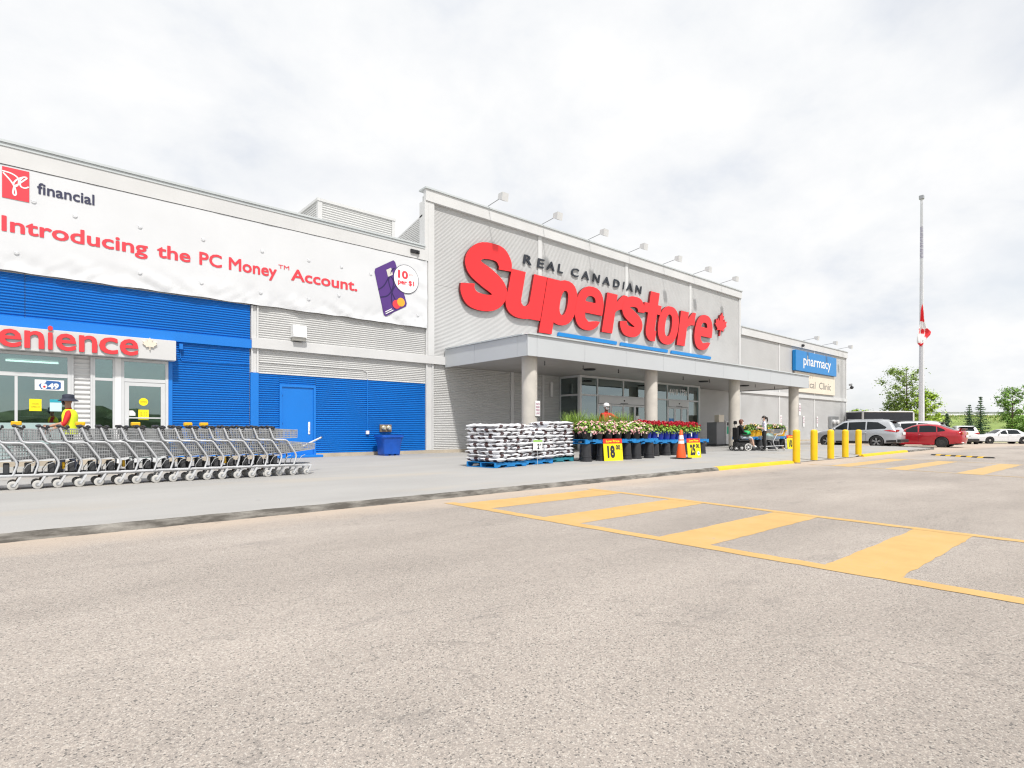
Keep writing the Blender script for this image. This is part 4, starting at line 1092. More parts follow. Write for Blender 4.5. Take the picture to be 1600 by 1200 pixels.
# wall-pack lamp
t_ = thing('wall_lamp', 'square pale wall lamp on the grey ribbed wall above the blue door', 'lamp', (7.15, V, 4.3))
mb = MB(); mb.prism([(V - 0.01, 4.28), (V - 0.01, 4.70), (V - 0.26, 4.68), (V - 0.30, 4.36), (V - 0.30, 4.28)], 6.92, 7.38, 'x'); mb.build('housing', 'white', t_)
mb = MB(); mb.prism([(V - 0.03, 4.275), (V - 0.28, 4.275), (V - 0.24, 4.16), (V - 0.03, 4.16)], 6.95, 7.35, 'x'); mb.build('lens', pm('frosted_lens', (0.45, 0.44, 0.40), 0.3), t_)
# conduit with white box
t_ = thing('wall_conduit', 'thin conduit running down the blue wall to a small white box', 'conduit', (9.77, V, 1.0))
mb = MB(); mb.tube([(5.9, V - 0.02, 3.36), (9.6, V - 0.02, 3.36), (9.77, V - 0.03, 3.26), (9.77, V - 0.03, 3.0)], 0.013, 6); mb.build('pipe', 'trim', t_)
mb = MB(); mb.tube([(9.77, V - 0.03, 3.0), (9.77, V - 0.03, 1.06)], 0.013, 6); mb.build('blue_pipe', 'bluetrim', t_)
MB().bbox(9.71, 9.83, V - 0.07, V - 0.005, 0.94, 1.07, 0.006).build('outlet_box', 'white', t_)
t_ = thing('fire_hose_connection', 'brass twin fire hose connection in the blue wall above the tub', 'hydrant inlet', (10.52, V, 1.1))
MB().box(10.28, 10.77, V - 0.05, V - 0.006, 1.03, 1.31).build('back_plate', pm('brass_plate', (0.25, 0.19, 0.12), 0.5, 0.3, var=(6, 0.2)), t_)
for u in (10.42, 10.63):
    mb = MB(); mb.lathe([(0.085, 0), (0.085, -0.08), (0.06, -0.10), (0.06, -0.13)], u, V - 0.05, 1.18, 14, axis='y'); mb.build('inlet_cap', pm('cap_metal', (0.62, 0.58, 0.45), 0.35, 0.4), t_, 40)
# blue plastic tub by the wall
t_ = thing('plastic_tub', 'blue square moulded plastic tub against the blue wall', 'tub', (10.33, 18.95, 0.15))
def sqring(hw, z, r=0.3, n=6):
    o = []
    for q in range(4):
        for i in range(n):
            a = R(q * 90 + i * 90 / (n - 1)); c = hw * (1 - r)
            sx = 1 if q in (0, 3) else -1; sy = 1 if q in (0, 1) else -1
            o.append((sx * c + hw * r * math.cos(a), sy * c + hw * r * math.sin(a), z))
    return o
def ringloft(rings, cap0=True, cap1=False):
    mb = MB(); n = len(rings[0])
    mb.add([p for r_ in rings for p in r_], [(i * n + k, i * n + (k + 1) % n, (i + 1) * n + (k + 1) % n, (i + 1) * n + k) for i in range(len(rings) - 1) for k in range(n)])
    if cap0: mb.f.append(tuple(range(n))); mb.mi.append(0)
    if cap1: mb.f.append(tuple(range((len(rings) - 1) * n, len(rings) * n))); mb.mi.append(0)
    return mb
M['tub'] = pm('tub_blue', (0.004, 0.085, 0.46), 0.45, var=(4, 0.12))
mb = ringloft([sqring(0.40, 0.06), sqring(0.42, 0.35), sqring(0.45, 0.5), sqring(0.455, 0.52), sqring(0.50, 0.68), sqring(0.54, 0.70), sqring(0.54, 0.78), sqring(0.47, 0.785), sqring(0.37, 0.12)], True, True)
mb.v = [(x * 0.84, y * 0.76, z * .97) for x, y, z in mb.v]
mb.build('shell', 'tub', t_, 40, world=False)
for x in (-0.23, 0, 0.23):
    mb = MB(); mb.box(x - 0.07, x + 0.07, -0.27, 0.27, 0.0, 0.06); mb.build('foot', 'tub', t_, world=False)
# little notices on walls and columns
def wall_plate(u, v, z0, z1, w, txt, label, mat='white'):
    t = thing('notice_plate', label, 'sign', (u, v, z0))
    MB().bbox(u - w / 2, u + w / 2, v - 0.012, v, z0, z1, 0.004).build('plate', mat, t)
    mb = MB(); h = z1 - z0
    for i, s_ in enumerate(txt):
        put_text(mb, s_, u - w * 0.38, u + w * 0.38, z1 - h * (0.28 + 0.2 * i), z1 - h * (0.14 + 0.2 * i), FRONT, v - 0.015, None, 0.03)
    mb.build('lettering', pm('plate_ink', (0.42, 0.20, 0.28), 0.5), t)
wall_plate(13.98, 14.72, 1.60, 2.15, 0.24, ['NO', 'PARKING', 'FIRE', 'LANE'], 'white no parking plate on the column beside the soil bags')
wall_plate(36.4, 14.72, 2.0, 2.75, 0.30, ['NO', 'PARKING', 'FIRE'], 'white notice plate on the column beside the yellow bollards')
for u, l in ((44.9, 'white upright notice plate on the ribbed wall beside the wall post'), (49.2, 'white upright notice plate below the cream clinic sign'), (52.0, 'white upright notice plate on the ribbed wall past the clinic lettering')):
    wall_plate(u, V - 0.03, 1.35, 2.25, 0.30, ['P', '2', 'HR'], l)
t_ = thing('utility_meter', 'grey utility meter box on the right wing wall', 'meter', (55.4, V - 0.2, 1.0))
MB().bbox(54.6, 56.3, V - 0.26, V - 0.03, 1.2, 2.3, 0.02).build('cabinet', 'steel', t_)
for u in (55.0, 55.9):
    mb = MB(); mb.lathe([(0.2, 0), (0.2, -0.14), (0.15, -0.18)], u, V - 0.26, 1.8, 14, axis='y'); mb.build('meter_dial', 'trim', t_, 40)
mb = MB(); mb.tube([(55.4, V - 0.12, 1.2), (55.4, V - 0.12, 0.2)], 0.05, 8); mb.build('riser_pipe', 'steel', t_)
t_ = thing('corner_camera', 'small security camera cluster on the far corner of the right wing', 'camera', (59.0, V - 0.1, 5.0))
mb = MB(); mb.tube([(58.9, V - 0.05, 4.9), (59.3, V - 0.3, 5.0)], 0.03, 6); mb.build('bracket', 'steel', t_)
mb = MB(); mb.ell((59.35, V - 0.35, 5.1), (0.16, 0.16, 0.16), 10, 6); mb.build('camera_dome', 'black', t_, 60)
mb = MB(); mb.lathe([(0.1, 0), (0.12, -0.25)], 59.1, V - 0.2, 5.35, 10, axis='y'); mb.build('camera_body', 'steel', t_, 40)
t_ = thing('fascia_camera', 'small black dome camera on the fascia above the pharmacy sign', 'camera', (48.6, V - 0.2, 8.0))
mb = MB(); mb.ell((48.6, V - 0.22, 8.05), (0.14, 0.12, 0.12), 10, 6); mb.build('camera_dome', 'black', t_, 60)
mb = MB(); mb.box(48.5, 48.7, V - 0.16, V - 0.125, 8.05, 8.2); mb.build('bracket', 'trim', t_)
# white tube lamp beside the vestibule
mb = MB(); mb.bbox(19.42, 19.55, V - 0.14, V - 0.03, 2.72, 3.42, 0.02)
o = mb.build('tube_lamp', 'white'); tag(o, 'narrow white upright lamp on the wall beside the glass vestibule', 'lamp')
# recycling kiosk and dark bin under the canopy
t_ = thing('bottle_return_kiosk', 'grey and green self-service kiosk under the canopy beside a column', 'kiosk', (31.2, 17.4, 0.15))
def BK(name, mat, *a, bev=0.01): return B(name, mat, *a, parent=t_, bev=bev)
BK('kiosk_cabinet', pm('kiosk_grey', (0.22, 0.22, 0.23), 0.5, var=(2, 0.06)), 31.0, 32.0, 17.25, 17.9, 0.22, 1.55, bev=0.02); BK('screen_tower', 'trim', 32.02, 32.5, 17.2, 17.8, 0.22, 1.62, bev=0.02); BK('top_panel', 'cream', 31.35, 31.95, 17.3, 17.6, 1.551, 2.0)
BK('green_panel', pm('kiosk_green', (0.02, 0.35, 0.20), 0.5), 32.08, 32.44, 17.185, 17.2, 0.85, 1.3, bev=0.002); BK('screen', 'black', 32.1, 32.42, 17.185, 17.2, 1.36, 1.55, bev=0.002); BK('base_plinth', 'black', 30.95, 32.55, 17.25, 17.85, 0.15, 0.215)

# ------------------------------------------------------------------ bollards, bump, flagpole
bo = thing('yellow_bollard', 'round yellow painted steel bollard standing at the dropped kerb', 'bollard', (19.3, 8.05, 0), 0, 'yellow bollards along the dropped kerb')
mb = MB(); mb.lathe([(0.115, -0.05), (0.115, 1.04), (0.108, 1.075), (0.085, 1.10), (0.04, 1.115), (0.0, 1.118)], 0, 0, 0, 24, close=False); mb.build('post', 'yellow', bo, 35, world=False)
mb = MB(); mb.lathe([(0.15, 0.0), (0.14, 0.02), (0.116, 0.03)], 0, 0, 0, 20, close=False); mb.build('base_collar', 'kerb', bo, world=False)
for u, v in ((21.3, 8.12), (22.9, 8.14), (24.45, 8.16), (26.05, 8.2)):
    dup(bo, None, (u, v, 0.0))
bo.location = (19.35, 7.93, 0.0)
t_ = thing('speed_bump', 'low rubber speed bump in black and yellow sections on the asphalt', 'speed bump', (29.1, 5.4, 0))
a, b = Vector((29.9, 6.5, 0)), Vector((28.3, 4.3, 0)); d = (b - a) / 11; nrm = Vector((-d.y, d.x, 0)).normalized()
for i in range(11):
    p, q = a + d * (i + 0.02), a + d * (i + 0.98)
    mb = MB(); prof = [(-.16, 0), (-.09, .045), (.09, .045), (.16, 0)]
    mb.add([tuple(e_ + nrm * x + Vector((0, 0, z + 0.004))) for e_ in (p, q) for x, z in prof], [(0, 1, 5, 4), (1, 2, 6, 5), (2, 3, 7, 6), (0, 3, 2, 1), (4, 5, 6, 7), (0, 4, 7, 3)])
    mb.build('bump_section', ['rubber', 'kerbyellow'][1 if i % 2 else 0], t_)

def at(px, Z):      # ground position along a pixel column at a view depth
    r = (px - 800.0) / 880.0 * Z
    return (RX * r + FX * Z, RY * r + FY * Z)
fu, fv = at(1440, 46)
fz = lot_z(fu, fv)
fp = thing('flag_pole', 'tall tapering white flag pole with a light on top beyond the parked cars', 'flag pole', (fu, fv, fz))
mb = MB(); mb.lathe([(0.205, 0), (0.19, 5), (0.155, 10), (0.12, 15), (0.085, 20.0)], 0, 0, 0, 18); mb.build('pole', pm('pole_white', (0.62, 0.63, 0.65), 0.35, var=(1.5, 0.05)), fp, 40, world=False)
mb = MB(); mb.bbox(-0.16, 0.16, -0.16, 0.16, 20.0, 20.32, 0.03); mb.build('top_light', 'steel', fp, world=False)
mb = MB(); mb.lathe([(0.55, 0), (0.55, 0.5), (0.4, 0.55)], 0, 0, -0.05, 18); mb.build('footing', 'plinth', fp, world=False)
mb = MB(); mb.tube([(-0.24, -0.12, 1.2), (-0.2, -0.12, 10), (-0.1, -0.1, 19.8)], 0.012, 5); mb.build('halyard', 'steel', fp, world=False)
mb = MB()
for i in range(26):
    z = 15.2 + i * 0.1 + random.uniform(-.02, .02); mb.lathe([(0.126 - i * .0007, 0), (0.126 - i * .0007, 0.05)], 0, 0, z, 12)
mb.build('reflective_bands', pm('band_grey', (0.28, 0.26, 0.36), 0.5, var=(9, 0.5)), fp, world=False)
# limp flag, half-mast: red, white, red hung in folds
def lerp_tab(tab, z):
    for (z0, a0), (z1, a1) in zip(tab, tab[1:]):
        if z0 >= z >= z1: return a0 + (a1 - a0) * (z0 - z) / (z0 - z1)
    return tab[-1][1]
XL = [(11.35, -.14), (10.9, -.26), (10.2, -.30), (9.4, -.46), (8.7, -.58), (8.25, -.56), (8.0, -.30)]
XR = [(11.35, -.10), (10.2, .02), (9.75, .20), (9.45, .30), (9.15, .66), (8.9, .60), (8.55, .25), (8.0, -.16)]
mb = MB(); nu, nz_ = 26, 34
for i in range(nu + 1):
    s_ = i / nu
    for j in range(nz_ + 1):
        z = 11.35 - 3.35 * j / nz_
        x = lerp_tab(XL, z) * (1 - s_) + lerp_tab(XR, z) * s_
        y = -0.26 + 0.10 * math.sin(s_ * 17 + z * 1.1) * min(1, abs(z - 11.4) * .6)
        mb.v.append((x * RX + y * FX, x * RY + y * FY, z + .05 * math.sin(s_ * 9)))
for i in range(nu):
    for j in range(nz_):
        n_ = nz_ + 1; z = 11.35 - 3.35 * (j + .5) / nz_; s_ = (i + .5) / nu; x = lerp_tab(XL, z) * (1 - s_) + lerp_tab(XR, z) * s_
        red = (x > .12 and z < 9.38) or (z > 9.95 and x < -.02) or z < 8.2 or (-.46 < x < -.34 and 8.9 < z < 9.4) or (-.2 < x < -.02 and 9.0 < z < 9.35)
        mb.f.append((i * n_ + j, (i + 1) * n_ + j, (i + 1) * n_ + j + 1, i * n_ + j + 1)); mb.mi.append(0 if red else 1)
o = mb.build('flag', [pm('flag_red', (0.70, 0.03, 0.04), 0.7), pm('flag_white', (0.75, 0.75, 0.75), 0.7)], None, 60)
o.location = (fu, fv, fz); tag(o, 'limp red and white maple leaf flag hanging at half mast', 'flag')

# ------------------------------------------------------------------ nested row of shopping carts
M['cartframe'] = pm('cart_frame', (0.60, 0.61, 0.63), 0.42, 0.25, var=(5, 0.10))
M['cartwire'] = pm('cart_wire', (0.40, 0.41, 0.42), 0.42, 0.35, var=(9, 0.15))
M['caster'] = pm('caster_tyre', (0.50, 0.49, 0.47), 0.6, var=(20, 0.1))
M['rust'] = pm('rusty_metal', (0.30, 0.20, 0.12), 0.8, var=(25, 0.4))
M['cartyellow'] = pm('cart_yellow', (0.82, 0.47, 0.01), 0.5)
def make_cart():
    t = thing('shopping_cart', 'x', 'shopping cart')
    hw = 0.27
    for s_ in (-1, 1):
        y = s_ * hw
        pts = [(0.0, 1.0), (0.02, 0.95), (0.075, 0.80), (0.10, 0.765), (0.15, 0.755), (0.32, 0.75), (0.36, 0.735), (0.40, 0.68), (0.53, 0.475), (0.55, 0.42), (0.545, 0.37), (0.50, 0.225)]
        mb = MB(); mb.tube([(x, y, z) for x, z in pts], 0.0225, 7, flat=0.8); mb.build('side_frame', 'cartframe', t, 50, world=False)
        mb = MB(); mb.tube([(0.0, y, 0.235), (0.45, y, 0.225), (0.80, y * 0.75, 0.20), (0.93, y * 0.55, 0.19)], 0.017, 6); mb.build('base_rail', 'cartframe', t, 50, world=False)
        mb = MB(); mb.tube([(0.62, y * 0.9, 0.23), (0.62, y * 0.9, 0.30), (0.68, y * 0.85, 0.40), (0.76, y * 0.8, 0.43)], 0.006, 5); mb.build('support_wire', 'cartwire', t, world=False)
    mb = MB()
    for x, hy in ((0.02, 1), (0.45, 1), (0.80, 0.75), (0.93, 0.55)): mb.tube([(x, -hw * hy, 0.225 - 0.03 * (x > 0.5)), (x, hw * hy, 0.225 - 0.03 * (x > 0.5))], 0.014, 6)
    for k in range(5):
        y = -0.18 + 0.09 * k; mb.tube([(0.05, y, 0.232), (0.9, y * 0.7, 0.20)], 0.006, 4, caps=False)
    mb.build('tray_bars', 'cartframe', t, world=False)
    mb = MB(); mb.prism([(0.04, -0.25), (0.45, -0.25), (0.90, -0.14), (0.90, 0.14), (0.45, 0.25), (0.04, 0.25)], 0.238, 0.250, 'z'); mb.build('bottom_tray', pm('tray_plastic', (0.07, 0.072, 0.075), 0.6), t, world=False)
    mb = MB()
    for k in range(9): mb.tube([(0.24, -0.2 + 0.05 * k, 0.46), (0.13, -0.22 + 0.055 * k, 0.76)], 0.0045, 4, caps=False)
    for z in (0.5, 0.56, 0.62, 0.68, 0.74): mb.tube([(0.24 - (z - .46) * .37, -0.24, z), (0.24 - (z - .46) * .37, 0.24, z)], 0.005, 4, caps=False)
    mb.build('rear_gate', 'cartwire', t, world=False)
    for y in (-.12, .12):
        mb = MB(); mb.bbox(.12, .20, y - .05, y + .05, .25, .42, .012); mb.bbox(.25, .29, y - .03, y + .03, .25, .36, .008); mb.build('bottle_holder', pm('holder_grey', (0.045, 0.046, 0.05), .6), t, world=False)
    def wire_basket(x0, x1, zt0, zt1, zb0, zb1, w0, w1, nx, nz):
        mb = MB()
        P = lambda a, f, y: (x0 + (x1 - x0) * a, y * (w0 + (w1 - w0) * a) * (0.90 + 0.10 * f), (zb0 + (zb1 - zb0) * a) * (1 - f) + (zt0 + (zt1 - zt0) * a) * f)
        for y in (-1, 1):
            for i in range(nx + 1): mb.tube([P(i / nx, 0, y), P(i / nx, 1, y)], 0.0058, 4, caps=False)
            for j in range(nz + 1): mb.tube([P(0, j / nz, y), P(1, j / nz, y)], 0.009 if j in (0, nz) else 0.0062, 4, caps=False)
        for i in range(11):
            y = -1 + 0.2 * i
            mb.tube([P(0, 0, y), P(1, 0, y), P(1, 1, y)], 0.0056, 4, caps=False)
        for j in range(nz + 1): mb.tube([P(1, j / nz, -1), P(1, j / nz, 1)], 0.0045, 4, caps=False)
        for i in range(0, nx + 1, 3): mb.tube([P(i / nx, 0, -1), P(i / nx, 0, 1)], 0.0036, 4, caps=False)
        return mb
    wire_basket(0.06, 0.60, 0.985, 0.955, 0.78, 0.80, 0.255, 0.215, 18, 4).build('upper_basket', 'cartwire', t, world=False)
    wire_basket(0.22, 0.99, 0.735, 0.665, 0.46, 0.55, 0.25, 0.19, 22, 4).build('lower_basket', 'cartwire', t, world=False)
    mb = MB(); mb.tube([(0.60, -0.2, 0.955), (0.60, 0.2, 0.955)], 0.011, 6); mb.tube([(0.99, -0.185, 0.665), (0.99, 0.185, 0.665)], 0.011, 6); mb.build('bumper', 'cartframe', t, world=False)
    mb = MB(); yy = [-0.28, -0.25, -0.19, -0.12, -0.06, 0, 0.06, 0.12, 0.19, 0.25, 0.28]; rr = [.014, .019, .023, .021, .016, .014, .016, .021, .023, .019, .014]; zz = [0, .006, .018, .018, .006, 0, .006, .018, .018, .006, 0]
    mb.tube([(-0.005, y, 1.015 + z) for y, z in zip(yy, zz)], rr, 8, flat=1.0)
    mb.v = [(x * 1.45, y, z) for x, y, z in mb.v]; mb.tube([(0.0, 0.262, 1.02), (0.07, 0.266, 0.995), (0.10, 0.26, 0.975)], 0.017, 6); mb.tube([(0.0, -0.262, 1.02), (0.07, -0.266, 0.995), (0.10, -0.26, 0.975)], 0.017, 6); mb.build('handle', 'black', t, 60, world=False)
    mb = MB(); mb.add([(0.10, -0.215, 1.0), (0.10, 0.215, 1.0), (0.17, 0.20, 0.80), (0.17, -0.20, 0.80)], [(0, 1, 2, 3)]); mb.tube([(0.115, -0.23, 1.005), (0.11, -0.12, 1.025), (0.11, 0.12, 1.025), (0.115, 0.23, 1.005)], 0.02, 6); mb.build('seat_flap', 'black', t, world=False)
    for x, y, r_ in ((0.02, -0.25, .07), (0.02, 0.25, .07), (0.86, -0.17, .064), (0.86, 0.17, .064)):
        wh = MB(); wh.lathe([(0.028, -.016), (r_ - .012, -.017), (r_, -.010), (r_, .010), (r_ - .012, .017), (0.028, .016)], x - 0.045, y, r_, 16, axis='y')
        w = wh.build('wheel', 'caster', t, 40, world=False)
        mb = MB(); mb.lathe([(0.03, -.022), (0.03, .022)], x - 0.045, y, r_, 10, axis='y'); mb.build('hub', 'steel', w, world=False)
        mb = MB(); mb.prism([(x - 0.055, r_ - .012), (x - 0.035, r_ + .012), (x + 0.025, 0.20), (x + 0.06, 0.215), (x + 0.055, 0.19), (x - 0.02, r_ - 0.02)], y - .026, y - .021, 'y'); mb.prism([(x - 0.055, r_ - .012), (x - 0.035, r_ + .012), (x + 0.025, 0.20), (x + 0.06, 0.215), (x + 0.055, 0.19), (x - 0.02, r_ - 0.02)], y + .021, y + .026, 'y')
        mb.build('caster_fork', 'rust' if (x < .5 and y > 0) else 'cartframe', w, world=False)
    return t
cart = make_cart()
CARTV = 12.28
us_c = []
for px in (419, 395, 371, 347, 323, 298, 272, 245, 215, 185, 155, 123, 90, 57, 21, -14, -50):
    r_ = (px - 800) / 880.0
    du, dv = r_ * RX + FX, r_ * RY + FY
    us_c.append(du / dv * (CARTV - 0.25) + 0.02)
for i, u in enumerate(us_c):
    o = cart if i == 0 else dup(cart)
    o.location = (u + random.uniform(-.014, .014), CARTV + random.uniform(-.012, .012), 0.15); o.rotation_euler = (0, 0, R(random.uniform(-1.5, 1.5)))
    o['group'] = 'shopping carts nested in a row'
    o['label'] = 'grey wire shopping cart nested in the middle of the long cart row'
    if i == 0: o['label'] = 'grey wire shopping cart leading the row, its whole nose uncovered'
    if i in (4, 5, 8, 11, 14):
        mb = MB(); mb.bbox(-0.05, 0.09, 0.14, 0.27, 1.035, 1.105, 0.012); b_ = mb.build('coin_lock', 'cartyellow', o, world=False)
        if i in (5, 11, 14): mb = MB(); mb.bbox(0.60, 0.64, -0.1, -0.02, 0.30, 0.42, 0.008); mb.build('yellow_tag', 'cartyellow', o, world=False)
        o['label'] = 'shopping cart with a yellow coin lock on its handle'; o['group'] = 'shopping carts with yellow coin locks'
t_ = thing('metal_pole', 'loose pale metal pole lying across the nose of the first cart', 'pole', (us_c[0] + 0.75, CARTV + 0.1, 0.15))
mb = MB(); mb.tube([(0.05, -0.05, 0.60), (0.75, 0.65, 0.78)], 0.02, 8); mb.build('tube', 'trim', t_, world=False)
mb = MB(); mb.tube([(0.74, 0.64, 0.777), (0.77, 0.67, 0.785)], 0.024, 8); mb.build('end_cap', 'black', t_, world=False)

# ------------------------------------------------------------------ pallets
M['palblue'] = pm('pallet_blue', (0.006, 0.19, 0.50), 0.6, var=(6, 0.2), bump=(25, 0.3))
M['palteal'] = pm('pallet_teal', (0.02, 0.20, 0.27), 0.65, var=(6, 0.25), bump=(25, 0.3))
def make_pallet(mat, L=1.22, Wd=1.02, h=0.14):
    t = thing('wooden_pallet', 'x', 'pallet')
    st = [(-L / 2, 0.018), (-L / 2, h - 0.02), (L / 2, h - 0.02), (L / 2, 0.018), (L * .36, 0.018), (L * .33, 0.062), (L * .14, 0.062), (L * .11, 0.018), (-L * .11, 0.018), (-L * .14, 0.062), (-L * .33, 0.062), (-L * .36, 0.018)]
    me = None
    for y in (-Wd / 2 + 0.02, 0, Wd / 2 - 0.02):
        if me is None:
            mb = MB(); mb.prism(st, -0.02, 0.02); o = mb.build('stringer', mat, t, world=False); me = o.data; o.location = (0, y, 0)
        else: link_mesh(me, 'stringer', t, (0, y, 0))
    bm_ = MB(); bm_.bbox(-0.055, 0.055, -Wd / 2, Wd / 2, -0.009, 0.009, 0.003); me = bm_.mesh('deck_board', mat)
    for i in range(8):
        link_mesh(me, 'deck_board', t, (-L / 2 + 0.055 + i * (L - 0.11) / 7, 0, h - 0.0105))
    for i in range(4):
        link_mesh(me, 'bottom_board', t, (-L / 2 + 0.055 + i * (L - 0.11) / 3, 0, 0.0095))
    return t
pal = make_pallet('palblue'); palt = make_pallet('palteal')
PAL_USED = {id(pal): False, id(palt): False}
def place_pallet(proto, loc, rz, label, group=None):
    if not PAL_USED[id(proto)]: PAL_USED[id(proto)] = True; o = proto
    else: o = dup(proto)
    o.location = loc; o.rotation_euler = (0, 0, rz); o['label'] = label
    if group: o['group'] = group
    elif 'group' in o: del o['group']
    return o

# ------------------------------------------------------------------ bagged soil stacks
M['bagwhite'] = pm('bag_white', (0.74, 0.75, 0.78), 0.38, var=(5, 0.07), bump=(9, 0.5))
M['bagbrown'] = pm('bag_brown', (0.06, 0.026, 0.026), 0.35, var=(7, 0.3), bump=(9, 0.5))
M['baggrey'] = pm('bag_grey', (0.30, 0.29, 0.31), 0.35, var=(7, 0.2), bump=(9, 0.5))
def bag_mesh(seed):
    rnd = random.Random(seed)
    L, Wd, H = 0.61, 0.42, 0.115
    nx, ny = 14, 10
    mb = MB(); o1, o2 = rnd.uniform(0, 50), rnd.uniform(0, 50)
    for side in (1, -1):
        b = len(mb.v)
        for i in range(nx + 1):
            for j in range(ny + 1):
                a, c = -1 + 2 * i / nx, -1 + 2 * j / ny
                prof = (max(0, 1 - abs(a) ** 3.6) ** 0.48) * (max(0, 1 - abs(c) ** 3.2) ** 0.5)
                wv = noise.noise(Vector((a * 1.7 + o1, c * 1.7, side))) * 0.020 * prof + noise.noise(Vector((a * 5 + o2, c * 5, side))) * 0.008
                x = a * L / 2 * (1 - 0.03 * c * c); y = c * Wd / 2 * (1 - 0.03 * a * a)
                mb.v.append((x, y, H * .62 + (H * .40 * prof if side > 0 else -H * .62 * prof) + wv + 0.006 * noise.noise(Vector((a * 2 + o2, c * 2, 0)))))
        for i in range(nx):
            for j in range(ny):
                mb.f.append((b + i * (ny + 1) + j, b + (i + 1) * (ny + 1) + j, b + (i + 1) * (ny + 1) + j + 1, b + i * (ny + 1) + j + 1))
                a, c = -1 + 2 * (i + .5) / nx, -1 + 2 * (j + .5) / ny
                m_ = 0
                # printed panel wraps round the lower half: dark brown with white blocks
                if side < 0 and -0.80 < a < 0.40: m_ = 1 if not (-0.38 < a < 0.0) else 0
                if side < 0 and a > 0.8 and abs(c) < 0.45: m_ = 1
                if side < 0 and a > 0.55 and seed % 2: m_ = 2
                if side > 0 and abs(c) > 0.82 and 0.05 < a < 0.5: m_ = 1
                mb.mi.append(m_)
    return mb.mesh('soil_bag', ['bagwhite', 'bagbrown', 'baggrey'], 50)
BAGS = [bag_mesh(k) for k in range(6)]
def bag_stack(cu, cv, rz, layers, proto, plabel, blabel, group, lean=0.0):
    place_pallet(proto, (cu, cv, 0.15), rz, plabel)
    ca, sa = math.cos(rz), math.sin(rz)
    for k in range(layers):
        flip = k % 2
        # five bags a layer: three across one end, two along the other, alternating
        lay = [(-0.305, -0.36, R(0)), (-0.305, 0.0, R(0)), (-0.305, 0.36, R(0)), (0.22, -0.28, R(90)), (0.44, 0.28, R(90))] if False else \
              [(-0.32, -0.345, 0), (-0.32, 0.0, 0), (-0.32, 0.345, 0), (0.22, -0.26, 90), (0.22, 0.28, 90), (0.50, 0.0, 90)][:5]
        lay = [(-0.31, -0.34, 0), (-0.31, 0.0, 0), (-0.31, 0.34, 0), (0.20, -0.23, 90), (0.20, 0.32, 90), (0.46, 0.0, 90)]
        lay = [(-0.32, y, 0) for y in (-0.34, 0.0, 0.34)] + [(0.30, y, 0) for y in (-0.34, 0.0, 0.34)] if flip else [(x, y, 90) for y in (-0.27, 0.27) for x in (-0.41, 0.0, 0.41)]
        top = k >= layers - 2
        for x, y, a in lay:
            if top and k == layers - 1 and random.random() < 0.35: continue
            j = 0.013 if not top else 0.03
            x += random.uniform(-j, j) + lean * k * 0.012; y += random.uniform(-j, j)
            o = bpy.data.objects.new('soil_bag', random.choice(BAGS)); COL.objects.link(o)
            a2 = R(a + random.choice((0, 180)) + random.uniform(-4, 4)) + rz
            o.location = (cu + x * ca - y * sa, cv + x * sa + y * ca, 0.15 + 0.142 + k * 0.0945 + random.uniform(0, 0.004))
            o.rotation_euler = (R(random.uniform(-2, 2)), R(random.uniform(-2, 2)), a2)
            o.scale = (1.0, 1.0, random.uniform(0.92, 1.05))
            tag(o, blabel, 'bag', group)
bag_stack(9.42, 11.48, R(8), 11, pal, 'bright blue pallet under the soil stack beside the open pavement', 'white and brown soil bag in the stack on the bright blue pallet', 'soil bags on the bright blue pallet')
bag_stack(10.78, 11.85, R(5), 9, pal, 'blue pallet under the lowest soil bag stack with the price card', 'white and brown soil bag in the lowest stack between two taller ones', 'soil bags of the lowest stack', 0.2)
bag_stack(12.06, 12.25, R(2), 11, palt, 'worn teal pallet under the soil stack beside the pink flowers', 'white and grey soil bag in the stack on the worn teal pallet', 'soil bags on the teal pallet', -0.2)
t_ = thing('price_card', 'white price card on a thin stake before the soil bags', 'price card', (10.62, 11.18, 0.15))
mb = MB(); mb.tube([(0, 0, 0), (0, 0.01, 0.42)], 0.006, 5); mb.build('stake', 'trim', t_, world=False)
c_ = MB().box(-0.17, 0.17, -0.008, 0.0, 0.40, 0.68).build('card', 'white', t_, world=False)
mb = MB(); put_text(mb, '2', -0.02, 0.06, 0.43, 0.58, FRONT, -0.011, None, 0.05); put_text(mb, '00', 0.07, 0.13, 0.53, 0.58, FRONT, -0.011, None, 0.03); mb.build('price_print', 'ink', c_, world=False)
MB().box(-0.17, 0.17, -0.011, -0.0085, 0.63, 0.68).build('green_strip', pm('card_green', (0.30, 0.55, 0.12), 0.5), c_, world=False)

# ------------------------------------------------------------------ plants in pots, displays
def leafmat(name, c, v=0.35):
    m = pm(name, c, 0.55, var=(9, v))
    m.node_tree.nodes['Principled BSDF'].inputs['Subsurface Weight'].default_value = 0.0
    return m
M['leaf'] = leafmat('leaf_green', (0.14, 0.26, 0.03)); M['leaf2'] = leafmat('leaf_bright', (0.24, 0.38, 0.04)); M['leafdk'] = leafmat('leaf_dark', (0.07, 0.13, 0.03))
M['pink'] = pm('petal_pink', (0.78, 0.40, 0.42), 0.6, var=(14, 0.2)); M['palepink'] = pm('petal_pale', (0.80, 0.58, 0.52), 0.6, var=(14, 0.15)); M['petred'] = pm('petal_red', (0.50, 0.008, 0.03), 0.6, var=(14, 0.4)); M['petyel'] = pm('petal_yellow', (0.80, 0.48, 0.02), 0.6, var=(14, 0.25))
M['blade'] = pm('grass_blade', (0.22, 0.34, 0.05), 0.6, var=(12, 0.4))
